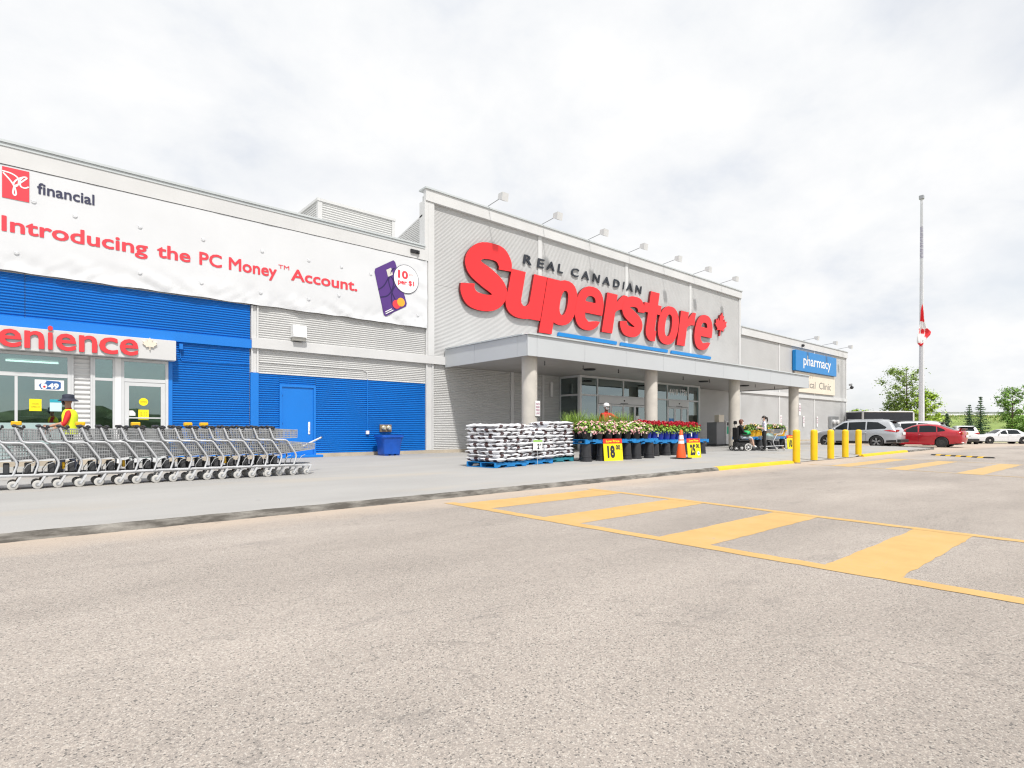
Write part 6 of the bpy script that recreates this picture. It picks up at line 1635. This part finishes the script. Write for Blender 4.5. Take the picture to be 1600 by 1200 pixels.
# ------------------------------------------------------------------ vehicles
M['tyre'] = pm('tyre', (0.022, 0.022, 0.023), 0.75); M['carglass'] = pm('car_glass', (0.012, 0.016, 0.019), 0.03, spec=0.35); M['carblack'] = pm('car_trim_black', (0.02, 0.02, 0.022), 0.5); M['alloy'] = pm('alloy', (0.55, 0.56, 0.57), 0.3, 0.7); M['tail'] = pm('tail_lamp', (0.45, 0.01, 0.015), 0.15, coat=0.6); M['headlamp'] = pm('head_lamp', (0.7, 0.72, 0.74), 0.1, coat=0.6); M['chrome'] = pm('chrome', (0.7, 0.7, 0.7), 0.15, 0.9)
M['interior'] = pm('car_interior', (0.05, 0.05, 0.055), 0.8)
def car(name, label, loc, rz, paint, prof, W_, wheels, wr, belt, tumble, windows, glassrange, spec):
    """prof: upper side outline from front bottom over the roof to rear bottom (x forward, z up)"""
    t = thing(name, label, spec.get('cat', 'car'), loc, rz)
    xs = [p[0] for p in prof]; L0_, L1_ = min(xs), max(xs); xc = (L0_ + L1_) / 2; LH = (L1_ - L0_) / 2
    top = []
    for (a, b) in zip(prof, prof[1:]):
        n = max(1, int(math.hypot(b[0] - a[0], b[1] - a[1]) / 0.09))
        top += [(a[0] + (b[0] - a[0]) * i / n, a[1] + (b[1] - a[1]) * i / n) for i in range(n)]
    top.append(prof[-1])
    # lower edge with wheel arches, from rear to front
    zb = spec.get('sill', 0.22); low = [(prof[-1][0], prof[-1][1])]
    ra = wr * 1.13
    for wx in sorted(wheels):
        h = math.sqrt(max(0, ra * ra - (wr - zb) ** 2)) if wr > zb else ra
        a0 = math.atan2(zb - wr, -h); a1 = math.atan2(zb - wr, h)
        low.append((wx - h, zb))
        a0 = a0 + 2 * math.pi if a0 < 0 else a0
        for i in range(1, 14):
            a = a0 + (a1 - a0) * i / 14; low.append((wx + ra * math.cos(a), wr + ra * math.sin(a)))
        low.append((wx + h, zb))
    poly = top + low[1:] if True else top
    poly = ccw(poly)
    def dist_top(x, z):
        best = 9
        for (a, b) in zip(top, top[1:]):
            dx, dz = b[0] - a[0], b[1] - a[1]; l = dx * dx + dz * dz
            q = max(0, min(1, ((x - a[0]) * dx + (z - a[1]) * dz) / l)) if l else 0
            best = min(best, math.hypot(x - a[0] - q * dx, z - a[1] - q * dz))
        return best
    def wid(x, z, edge=True):
        w = W_ / 2 * (1 - 0.10 * (abs(x - xc) / LH) ** 4)
        if z > belt: w -= (z - belt) * tumble
        w -= 0.05 * max(0, (0.55 - z) / 0.4) ** 2 + 0.02 * max(0, z - (belt - .12)) / .3
        w += 0.018 * math.exp(-((z - (belt - .22)) / .07) ** 2)
        if edge:
            rr = 0.14; d = dist_top(x, z)
            if d < rr: w -= rr * (1 - math.sqrt(max(0, 1 - (1 - d / rr) ** 2)))
        return w
    ext = [(L0_ + i * 0.10 + .03, 0.2 + j * 0.09) for i in range(int(2 * LH / 0.10)) for j in range(20)]
    ext += [(p[0], p[1]) for p in []]
    # rings just inside the outline keep the shoulder round
    inner = []
    for i, p in enumerate(top):
        for dd in (0.02, 0.05, 0.09):
            cxm, czm = xc, 0.7
            v_ = Vector((cxm - p[0], czm - p[1])); 
            a, b = top[max(i - 1, 0)], top[min(i + 1, len(top) - 1)]
            nx_, nz_ = -(b[1] - a[1]), (b[0] - a[0]); l = math.hypot(nx_, nz_) or 1
            if nx_ * v_.x + nz_ * v_.y < 0: nx_, nz_ = -nx_, -nz_
            inner.append((p[0] + nx_ / l * dd, p[1] + nz_ / l * dd))
    P_, T_ = union2d([poly], (), ext + inner)
    body = MB()
    for s_ in (1, -1):
        body.add([(x, s_ * wid(x, z), z) for x, z in P_], T_)
    nl = 10
    crown = lambda y, w: 0.035 * (1 - (y / max(w, .01)) ** 2)
    vs = []
    for (x, z) in top:
        w = wid(x, z)
        for k in range(nl + 1):
            y = w * (-1 + 2 * k / nl); bow = (x - xc) / LH
            vs.append((x + (0.10 * (1 - (y / w) ** 2) * (1 if x > xc else -1) if abs(bow) > .93 else 0), y, z + (crown(y, w) if abs(bow) < .95 else 0)))
    body.add(vs, [(i * (nl + 1) + k, (i + 1) * (nl + 1) + k, (i + 1) * (nl + 1) + k + 1, i * (nl + 1) + k + 1) for i in range(len(top) - 1) for k in range(nl)])
    # weld and build
    me = body.mesh('body', paint)
    bm = bmesh.new(); bm.from_mesh(me); bmesh.ops.remove_doubles(bm, verts=bm.verts, dist=0.002); bmesh.ops.recalc_face_normals(bm, faces=bm.faces); bm.to_mesh(me); bm.free()
    me.shade_smooth(); me.set_sharp_from_angle(angle=R(42))
    bo_ = link_mesh(me, 'body', t)
    MB().box(L0_ + .25, L1_ - .25, -W_ / 2 + .14, W_ / 2 - .14, zb - .04, .62).build('underbody', 'carblack', t, world=False)
    def patch(poly_, name, mat, off=0.006, parent=None, sides=(1, -1)):
        mb = MB(); x_ = [p[0] for p in poly_]; z_ = [p[1] for p in poly_]
        e2 = [(min(x_) + i * .08 + .01, min(z_) + j * .07 + .01) for i in range(int((max(x_) - min(x_)) / .08) + 1) for j in range(int((max(z_) - min(z_)) / .07) + 1)]
        pp, tt = union2d([poly_], (), e2)
        out_ = []
        for s_ in sides:
            mb = MB(); mb.add([(x, s_ * (wid(x, z) + off), z) for x, z in pp], tt); out_.append(mb.build(name, mat, parent or t, 50, world=False))
        return out_
    for wdw in windows: patch(wdw, 'side_window', 'carglass', .006)
    for nm, m_, pl, off in spec.get('patches', ()): patch(pl, nm, m_, off)
    def strip(x0, x1, name, mat, fw=0.84, off=0.008, zmin=0):
        mb = MB(); pts = [(x, z) for x, z in top if x0 <= x <= x1 and z > zmin]
        vs = []
        for i, (x, z) in enumerate(pts):
            a, b = pts[max(i - 1, 0)], pts[min(i + 1, len(pts) - 1)]; l = math.hypot(b[0] - a[0], b[1] - a[1]) or 1
            nx_, nz_ = -(b[1] - a[1]) / l, (b[0] - a[0]) / l
            if nz_ < 0: nx_, nz_ = -nx_, -nz_
            w = wid(x, z); 
            for k in range(nl + 1):
                y = w * fw * (-1 + 2 * k / nl); bow = abs((x - xc) / LH)
                vs.append((x + nx_ * off, y, z + nz_ * off + crown(y, w)))
        mb.add(vs, [(i * (nl + 1) + k, (i + 1) * (nl + 1) + k, (i + 1) * (nl + 1) + k + 1, i * (nl + 1) + k + 1) for i in range(len(pts) - 1) for k in range(nl)])
        return mb.build(name, mat, t, 50, world=False)
    for x0, x1, nm in glassrange: strip(x0, x1, nm, 'carglass', zmin=belt - .12)
    for wx in wheels:
        for s_ in (1, -1):
            y = s_ * (W_ / 2 - .115)
            mb = MB(); mb.lathe([(wr * .62, -.10), (wr * .9, -.11), (wr, -.085), (wr, .085), (wr * .9, .11), (wr * .62, .10)], wx, y, wr, 28, axis='y', close=False); wh = mb.build('wheel', 'tyre', t, 35, world=False)
            mb = MB(); mb.lathe([(wr * .66, -.06), (wr * .66, .06)], wx, y, wr, 24, axis='y', close=False); mb.lathe([(0.001, 0), (wr * .66, 0)], wx, y + s_ * .03, wr, 24, axis='y', close=False, mi=1)
            rimm = spec.get('rim', 'alloy'); yo = y + s_ * .095
            mb.lathe([(wr * .62, 0), (wr * .68, 0), (wr * .68, s_ * .012), (wr * .62, s_ * .012)], wx, yo - s_ * .01, wr, 24, axis='y', close=False)
            ns = spec.get('spokes', 5)
            for k in range(ns):
                a = k * 2 * math.pi / ns + .3
                for da in (-.16, .16):
                    mb.tube([(wx + wr * .1 * math.cos(a), yo, wr + wr * .1 * math.sin(a)), (wx + wr * .65 * math.cos(a + da), yo, wr + wr * .65 * math.sin(a + da))], wr * .055, 5)
            mb.lathe([(wr * .14, -.012), (wr * .14, .012)], wx, yo, wr, 12, axis='y')
            mb.build('rim', [rimm, 'carblack'], wh, 35, world=False)
            mb = MB(); mb.lathe([(ra * .98, 0), (ra * .98, -s_ * .25)], wx, s_ * (wid(wx, .8) - .03), wr, 24, axis='y', close=False); mb.build('wheel_arch', 'carblack', t, world=False)
    for s_ in (1, -1):
        mx_, mz_ = spec['mirror']; w = wid(mx_, mz_)
        mb = MB(); mb.ell((mx_, s_ * (w + .10), mz_ + .03), (.07, .09, .065), 10, 7); mb.tube([(mx_ + .02, s_ * (w - .02), mz_), (mx_, s_ * (w + .06), mz_ + .02)], .018, 6); mb.build('wing_mirror', paint if spec.get('mirror_paint', True) else 'carblack', t, 60, world=False)
        for hx_ in spec.get('handles', ()):
            w = wid(hx_, belt - .13); mb = MB(); mb.tube([(hx_ - .09, s_ * (w + .004), belt - .13), (hx_ - .06, s_ * (w + .03), belt - .13), (hx_ + .06, s_ * (w + .03), belt - .13), (hx_ + .09, s_ * (w + .004), belt - .13)], .013, 6); mb.build('door_handle', paint, t, 60, world=False)
        for dx_ in spec.get('doorlines', ()):
            mb = MB(); zz_ = [zb + .12 + i * .06 for i in range(int((belt - zb - .12) / .06) + 1)]
            mb.add([(dx_ + d_, s_ * (wid(dx_, z) + .003), z) for z in zz_ for d_ in (-.005, .005)], [(2 * i, 2 * i + 1, 2 * i + 3, 2 * i + 2) for i in range(len(zz_) - 1)]); mb.build('door_gap', 'carblack', t, world=False)
    for nm, m_, b_ in spec.get('boxes', ()): MB().bbox(*b_, .012).build(nm, m_, t, world=False)
    return t
silver = pm('paint_silver', (0.44, 0.46, 0.49), 0.28, 0.3, coat=0.7); redp = pm('paint_red', (0.42, 0.012, 0.025), 0.28, 0.15, coat=0.8); whitep = pm('paint_white', (0.64, 0.65, 0.67), 0.3, coat=0.6)
SUV = [(2.36, .28), (2.42, .55), (2.36, .82), (2.20, .98), (1.50, 1.10), (1.28, 1.14), (.62, 1.60), (.40, 1.67), (-.4, 1.72), (-1.4, 1.70), (-1.95, 1.63), (-2.06, 1.56), (-2.30, 1.14), (-2.40, 1.0), (-2.44, .62), (-2.38, .32)]
SUVW = [[(1.10, 1.12), (.52, 1.52), (.30, 1.56), (.28, 1.09)], [(.20, 1.09), (.22, 1.565), (-.72, 1.60), (-.74, 1.10)], [(-.82, 1.10), (-.80, 1.60), (-1.38, 1.56), (-1.86, 1.26), (-1.80, 1.16)]]
SUVS = dict(mirror=(.98, 1.13), handles=(-.45, -1.45 + .75), doorlines=(.24, -.78), sill=.28, patches=[('tail_lamp', 'tail', [(-2.02, 1.10), (-2.33, 1.08), (-2.36, .96), (-2.0, 1.0), (-1.72, 1.06)], .010), ('sill_trim', 'carblack', [(.92, .285), (.92, .40), (-.92, .40), (-.92, .285)], .012), ('head_lamp', 'headlamp', [(2.30, .88), (2.05, .98), (1.75, 1.0), (2.10, .86)], .010), ('rear_skirt', 'carblack', [(-1.86, .33), (-1.86, .46), (-2.36, .50), (-2.36, .33)], .012)],
            boxes=[('tail_lamp', 'tail', (-2.43, -2.36, .45, .88, .98, 1.10)), ('tail_lamp', 'tail', (-2.43, -2.36, -.88, -.45, .98, 1.10)), ('number_plate', 'white', (-2.56, -2.54, -.26, .26, .80, .95)), ('rear_bumper', 'carblack', (-2.58, -2.42, -.82, .82, .34, .52)), ('front_grille', 'carblack', (2.46, 2.53, -.6, .6, .45, .78)), ('roof_rail', 'alloy', (-1.6, .35, .62, .66, 1.72, 1.76)), ('roof_rail', 'alloy', (-1.6, .35, -.66, -.62, 1.72, 1.76)), ('spoiler', 'carblack', (-2.22, -1.95, -.58, .58, 1.60, 1.64))])
car('parked_suv', 'silver estate-style suv parked nose to the store beyond the bollards', (40.25, 12.75, 0), R(90), silver, SUV, 1.92, (1.45, -1.34), .37, 1.05, .32, SUVW, ((.62, 1.30, 'windscreen'), (-2.32, -2.04, 'rear_window')), SUVS)
SED = [(2.18, .22), (2.26, .45), (2.20, .66), (2.0, .78), (1.25, .93), (1.05, .97), (.30, 1.36), (.05, 1.43), (-.5, 1.46), (-1.05, 1.40), (-1.85, 1.07), (-2.20, 1.04), (-2.27, .95), (-2.30, .50), (-2.24, .26)]
SEDW = [[(.92, .96), (.24, 1.30), (-.02, 1.35), (-.06, .94)], [(-.14, .94), (-.10, 1.36), (-.62, 1.37), (-.98, 1.31), (-1.02, .96)], [(-1.08, .97), (-1.04, 1.29), (-1.42, 1.12), (-1.46, 1.02)]]
SEDS = dict(mirror=(.80, .97), handles=(-.30, -1.15), doorlines=(-.10, -1.06), sill=.21, rim=pm('dark_alloy', (0.10, 0.10, 0.105), 0.35, 0.5), spokes=10, patches=[('tail_lamp', 'tail', [(-1.98, .98), (-2.22, .97), (-2.24, .78), (-2.05, .82)], .010), ('head_lamp', 'headlamp', [(2.16, .66), (1.95, .76), (1.6, .82), (1.9, .66)], .010)],
            boxes=[('tail_lamp', 'tail', (-2.32, -2.24, .40, .80, .80, .96)), ('tail_lamp', 'tail', (-2.32, -2.24, -.80, -.40, .80, .96)), ('number_plate', 'white', (-2.42, -2.395, -.26, .26, .62, .76)), ('rear_spoiler', redp, (-2.30, -2.08, -.70, .70, 1.13, 1.165)), ('spoiler_leg', redp, (-2.22, -2.12, .55, .60, 1.03, 1.13)), ('spoiler_leg', redp, (-2.22, -2.12, -.60, -.55, 1.03, 1.13)), ('exhaust', 'chrome', (-2.36, -2.24, .45, .58, .24, .32)), ('side_skirt', redp, (-.92, .92, .84, .90, .16, .27)), ('side_skirt', redp, (-.92, .92, -.90, -.84, .16, .27))])
car('parked_sedan', 'red four-door sedan with rear spoiler and black wheels behind the silver suv', (43.95, 10.25, 0), R(90), redp, SED, 1.77, (1.33, -1.30), .325, .93, .40, SEDW, ((.30, 1.06, 'windscreen'), (-1.86, -1.06, 'rear_window')), SEDS)
W2 = dict(SUVS); W2['rim'] = 'alloy'
car('parked_suv', 'white suv parked beyond the red sedan', (49.0, 12.2, lot_z(49, 12)), R(90), whitep, SUV, 1.92, (1.45, -1.34), .37, 1.05, .32, SUVW, ((.62, 1.30, 'windscreen'), (-2.32, -2.04, 'rear_window')), SUVS)
a_, b_ = at(1503, 54)
car('parked_suv', 'white suv seen from its tail beside the white sedan', (a_, b_, lot_z(a_, b_)), R(20), whitep, SUV, 1.92, (1.45, -1.34), .37, 1.05, .32, SUVW, ((.62, 1.30, 'windscreen'), (-2.32, -2.04, 'rear_window')), SUVS)
BIG = [(2.60, .26), (2.68, .50), (2.62, .74), (2.40, .84), (1.20, .98), (1.02, 1.01), (.42, 1.38), (.20, 1.44), (-.6, 1.46), (-.98, 1.42), (-1.52, 1.07), (-2.45, 1.02), (-2.62, .96), (-2.68, .55), (-2.62, .28)]
BIGW = [[(.90, 1.0), (.38, 1.32), (.14, 1.37), (.10, .98)], [(.02, .98), (.06, 1.38), (-.58, 1.39), (-.86, 1.36), (-1.06, 1.0)]]
a_, b_ = at(1566, 57)
car('parked_sedan', 'long white sedan with black wheels and small hubcaps parked by the grass bank', (a_, b_, lot_z(a_, b_)), R(128), whitep, BIG, 1.95, (1.62, -1.30), .35, .98, .42, BIGW, ((.42, 1.04, 'windscreen'), (-1.54, -1.0, 'rear_window')), dict(mirror=(.82, 1.0), handles=(-.15, -.85), doorlines=(.06, -.98), sill=.24, rim='carblack', spokes=0, boxes=[('hubcap', 'chrome', (1.52, 1.72, .955, .985, .26, .44)), ('hubcap', 'chrome', (-1.40, -1.20, .955, .985, .26, .44)), ('tail_lamp', 'tail', (-2.72, -2.62, -.8, .8, .72, .9))]))
# black enclosed trailer behind the silver suv
a_, b_ = at(1371, 52)
t_ = thing('cargo_trailer', 'black enclosed box trailer with pale roof edge behind the silver suv', 'trailer', (a_, b_, lot_z(a_, b_)), R(-35))
MB().bbox(-2.3, 2.6, -1.1, 1.1, .55, 2.82, .05).build('box_body', pm('trailer_black', (0.02, 0.022, 0.03), 0.3, var=(2, .1)), t_, world=False)
MB().bbox(-2.33, 2.63, -1.13, 1.13, 2.82, 2.94, .03).build('roof_edge', 'trim', t_, world=False)
for x, y in ((-2.31, -1.11), (-2.31, 1.11), (2.61, -1.11), (2.61, 1.11)): MB().box(x - .06, x + .06, y - .06, y + .06, .5, 2.819).build('corner_post', 'trim', t_, world=False)
for x in (-.4, .4):
    for y in (-1.0, 1.0):
        mb = MB(); mb.lathe([(.2, -.1), (.33, -.09), (.33, .09), (.2, .1)], x, y, .33, 20, axis='y'); mb.build('wheel', 'tyre', t_, 35, world=False)
MB().bbox(-2.2, 2.5, -.95, .95, .42, .548, .02).build('chassis', 'carblack', t_, world=False)

# ------------------------------------------------------------------ grass bank, guard rail, trees
def grass_bank():
    us_ = [10 + 4 * i for i in range(50)]        # along camera right
    ds = [62, 64, 67, 70, 74, 78, 82, 84, 90, 120]
    zs = [-.9, -.35, .25, 1.0, 1.9, 2.65, 3.1, 3.15, 3.1, -1]
    mb = MB(); n = len(ds)
    for r_ in us_:
        for d_, z in zip(ds, zs):
            j = .18 * noise.noise(Vector((r_ * .13, d_ * .2, 3)))
            x, y = RX * r_ + FX * d_, RY * r_ + FY * d_
            mb.v.append((x, y, z * (0.55 + .45 * sstep(14, 36, r_)) + (j if 63 < d_ < 100 else 0)))
    mb.f = [(i * n + k, (i + 1) * n + k, (i + 1) * n + k + 1, i * n + k + 1) for i in range(len(us_) - 1) for k in range(n - 1)]; mb.mi = [0] * len(mb.f)
    return mb
m = pm('bank_grass', (0.20, 0.27, 0.07), 0.9, var=(0.5, 0.25), bump=(3, 0.8))
tag(grass_bank().build('grass_bank', m, None, 60), kind='structure')
mb = MB(); rnd = random.Random(5)
for i in range(9000):
    r_ = rnd.uniform(34, 78); d_ = rnd.uniform(66, 83); f = (d_ - 62) / 20
    z = [-.35, 3.1][0] + 3.45 * sstep(0, 1, (d_ - 63) / 19.5)
    x, y = RX * r_ + FX * d_, RY * r_ + FY * d_; h = rnd.uniform(.08, .30) * (1 + 1.2 * max(0, noise.noise(Vector((x * .3, y * .3, 0))))); a = rnd.uniform(0, 6.28); w_ = rnd.uniform(.05, .14)
    mb.add([(x - w_ * math.cos(a), y - w_ * math.sin(a), z - .1), (x + w_ * math.cos(a), y + w_ * math.sin(a), z - .1), (x + rnd.uniform(-.1, .1), y + rnd.uniform(-.1, .1), z + h)], [(0, 1, 2)], rnd.choice((0, 0, 1)))
o = mb.build('bank_tall_grass', [pm('tuft_green', (0.17, 0.25, 0.05), 0.8, var=(2, 0.3)), pm('tuft_straw', (0.34, 0.33, 0.13), 0.8, var=(2, 0.2))]); tag(o, 'tall rough green and straw grass covering the bank', 'grass', kind='stuff')
gr_ = thing('guard_rail', 'long steel guard rail on posts along the top of the grass bank', 'guard rail', (RX * 60 + FX * 83, RY * 60 + FY * 83, 3.2))
def along(r_, d_, z): return (RX * r_ + FX * d_, RY * r_ + FY * d_, z)
for i in range(14):
    r0 = 36 + i * 6
    mb = MB(); a0, a1 = along(r0, 83, 0), along(r0 + 5.97, 83, 0)
    prof = [(.0, 3.72), (-.06, 3.66), (-.02, 3.58), (-.06, 3.50), (.0, 3.44)]
    mb.add([(p[0] + FX * d_, p[1] + FY * d_, z + .02 * i / 14) for p in (a0, a1) for d_, z in prof], [(k, k + 1, 6 + k, 5 + k) for k in range(4)]); mb.build('rail_section', 'steel', gr_)
    x, y, _ = along(r0 + 3, 83.06, 0); mb = MB(); mb.box(x - .07, x + .07, y - .07, y + .07, 2.8, 3.74); mb.build('post', 'colconc', gr_)
bar = thing('concrete_barrier', 'low pale concrete road barrier behind the guard rail', 'barrier', along(60, 85, 3.0))
for i in range(12):
    r0 = 34 + i * 7
    pts = []
    mb = MB()
    for r_ in (r0, r0 + 6.95):
        for d_, z in ((85.0, 2.9), (85.2, 3.42), (85.4, 3.42), (85.6, 2.9)): mb.v.append(along(r_, d_, z))
    mb.f = [(0, 1, 5, 4), (1, 2, 6, 5), (2, 3, 7, 6), (0, 3, 2, 1), (4, 5, 6, 7)]; mb.mi = [0] * 5; mb.build('barrier_section', 'trim', bar)
M['bark'] = pm('bark', (0.16, 0.12, 0.09), 0.9, var=(6, 0.3), bump=(14, 0.6))
def leafset(name, c):
    return [pm(name + '_light', (c[0] * 1.35, c[1] * 1.3, c[2] * 1.1), 0.6, var=(3, .25)), pm(name + '_mid', c, 0.6, var=(3, .25)), pm(name + '_dark', (c[0] * .6, c[1] * .62, c[2] * .6), 0.6, var=(3, .25))]
def tree(label, loc, h, cw, seed, lf, nleaf=5000, base=0.25, size=.10, clumps=26, multi=1, open_=0.3):
    rnd = random.Random(seed)
    t = thing('deciduous_tree', label, 'tree', loc)
    tips = []
    mb = MB()
    for s_ in range(multi):
        ox = rnd.uniform(-.25, .25) * (multi > 1); lean = rnd.uniform(-.08, .08) * h * (1 if multi == 1 else 2.4)
        pts = [(ox + lean * f * f, lean * .5 * f, h * .92 * f) for f in (0, .15, .35, .55, .75, 1)]
        mb.tube(pts, [.035 * h * (1 - .92 * f) * .5 + .012 for f in (0, .15, .35, .55, .75, 1)], 7)
        for k in range(clumps // multi):
            f = base + (1 - base) * (k + rnd.random()) / (clumps // multi)
            bx = ox + lean * f * f; bz = h * .90 * f
            a = rnd.uniform(0, 6.283); sp = cw * .5 * math.sin(math.pi * min(1, .18 + .78 * (1 - (f - base) / (1 - base)) ** .9)) * rnd.uniform(.55, 1.05)
            ex, ey, ez = bx + sp * math.cos(a), lean * .5 * f + sp * math.sin(a), bz + sp * rnd.uniform(.25, .7)
            mb.tube([(bx, lean * .5 * f, bz), ((bx + ex) / 2, (lean * .5 * f + ey) / 2, bz + (ez - bz) * .4), (ex, ey, ez)], [.012 * h * (1 - f) * .5 + .012, .014, .006], 5)
            tips.append((Vector((ex, ey, ez)), sp)); tips.append((Vector(((bx + ex) / 2, ey / 2, bz + (ez - bz) * .45)), sp * .8))
        tips.append((Vector((ox + lean, lean * .5, h * .95)), cw * .2))
    mb.build('trunk', 'bark', t, 60, world=False)
    mb = MB(); 
    for i in range(nleaf):
        c, sp = tips[rnd.randrange(len(tips))]
        r_ = min(cw * .17, .25 + sp * .28) * abs(rnd.gauss(0, .62)) + .02
        d = rand_dir(rnd); p = c + Vector((d.x * r_, d.y * r_, d.z * r_ * .72))
        if p.z > h * 1.02: continue
        leaf_quad(mb, p, d * .6 + Vector((0, 0, .8)) + rand_dir(rnd) * .7, size * rnd.uniform(.6, 1.25), rnd.choice((0, 0, 1, 1, 2)), rnd)
    o = mb.build('crown', lf, t, world=False); o['kind'] = 'stuff'
    return t
LF1 = leafset('poplar_leaf', (0.22, 0.32, 0.08)); LF2 = leafset('bright_leaf', (0.28, 0.42, 0.035)); LF3 = leafset('ash_leaf', (0.17, 0.32, 0.06))
def tz(px, Z): a, b = at(px, Z); return (a, b, lot_z(a, b) - .25)
tree('tall open-crowned tree with airy leaves behind the flag pole', tz(1417, 64), 9.0, 4.8, 11, LF1, 5200, .35, .10, 34, 1)
tree('bright green bushy tree beside the flag pole', tz(1450, 62), 6.2, 3.6, 23, LF2, 6500, .10, .11, 34, 2)
tree('slim upright green tree beside the white sedan', tz(1580, 66), 6.9, 3.4, 31, LF3, 5200, .22, .10, 36, 1)
tree('small leafy tree at the far corner of the building', tz(1338, 78), 4.6, 3.4, 41, LF2, 3000, .2, .12, 24, 2)
tree('low green tree between the flag pole and the spruces', tz(1398, 66), 5.2, 3.2, 47, LF1, 3600, .2, .11, 26, 1)
tree('leafy bush at the right foot of the bank', tz(1603, 70), 3.6, 3.4, 53, LF3, 3200, .08, .11, 24, 3)
def spruce(label, loc, h, w, seed, mats):
    rnd = random.Random(seed); t = thing('spruce_tree', label, 'tree', loc)
    mb = MB(); mb.tube([(0, 0, 0), (.02, 0, h * .5), (0, 0, h)], [.02 * h * .6, .012 * h * .6, .006], 6); mb.build('trunk', 'bark', t, 60, world=False)
    mb = MB(); z = .12 * h
    while z < h * .97:
        f = z / h; L = w * .5 * (1 - f) ** .85 * rnd.uniform(.8, 1.1) + .05
        n = max(4, int(9 * (1 - f)) + 2)
        for k in range(n):
            if rnd.random() < .14: continue
            a = k * 6.283 / n + rnd.uniform(-.3, .3); l = L * rnd.uniform(.7, 1.15)
            d = Vector((math.cos(a), math.sin(a), 0)); sag = rnd.uniform(-.05, .18)
            for q in range(int(5 + l * 12)):
                g = (q + rnd.random()) / int(5 + l * 12)
                p = d * (l * g) + Vector((0, 0, z + l * g * .15 - sag * l * g * g))
                leaf_quad(mb, p + rand_dir(rnd) * .05, rand_dir(rnd) + Vector((0, 0, .6)), .15 * (1.25 - g * .6), rnd.choice((0, 1, 1)), rnd, .34)
        z += h * .042 * rnd.uniform(.8, 1.2)
    o = mb.build('crown', mats, t, world=False); o['kind'] = 'stuff'
    return t
SPM = [pm('spruce_light', (0.10, 0.18, 0.07), .7, var=(3, .3)), pm('spruce_dark', (0.045, 0.10, 0.05), .7, var=(3, .3))]
spruce('short dark spruce beside the flag pole trees', tz(1480, 64), 3.6, 2.5, 3, SPM)
spruce('slim dark spruce, second tallest of three on the bank', tz(1514.5, 66), 4.7, 2.7, 5, SPM)
spruce('tallest slim spruce with a thin pointed top on the bank', tz(1532, 67), 5.7, 2.9, 8, SPM)
# street lamp beyond the trees
a_, b_ = at(1399, 95); t_ = thing('street_lamp', 'thin grey street lamp with curved arm far behind the trees', 'street lamp', (a_, b_, 2.5))
mb = MB(); mb.tube([(0, 0, 0), (0, 0, 5.6), (.1 * RX, .1 * RY, 6.4), (.7 * RX, .7 * RY, 6.7)], [.09, .07, .06, .05], 7); mb.build('lamp_post', 'steel', t_, world=False)
mb = MB(); mb.ell((1.0 * RX, 1.0 * RY, 6.7), (.35, .35, .09), 10, 6); mb.build('lamp_head', 'steel', t_, 60, world=False)

# far tree belt across the lot (behind the camera; it shows in the glass)
mb = MB(); rnd = random.Random(9); n = 160
for i in range(n + 1):
    x = -170 + 340 * i / n
    h = 5 + 2.2 * noise.noise(Vector((x * .05, 0, 0))) + 1.6 * noise.noise(Vector((x * .3, 4, 0)))
    for y, z in ((-104, -.8), (-106 - rnd.random(), h * .6), (-109 - rnd.random(), h), (-114, h * .7), (-117, -.8)): mb.v.append((x, y, z))
mb.f = [(i * 5 + k, (i + 1) * 5 + k, (i + 1) * 5 + k + 1, i * 5 + k + 1) for i in range(n) for k in range(4)]; mb.mi = [0] * len(mb.f)
tag(mb.build('far_tree_belt', pm('far_foliage', (0.10, 0.13, 0.06), 0.9, var=(.4, .5), bump=(1.5, 1))), 'dark belt of trees far across the parking lot', 'trees', kind='stuff')
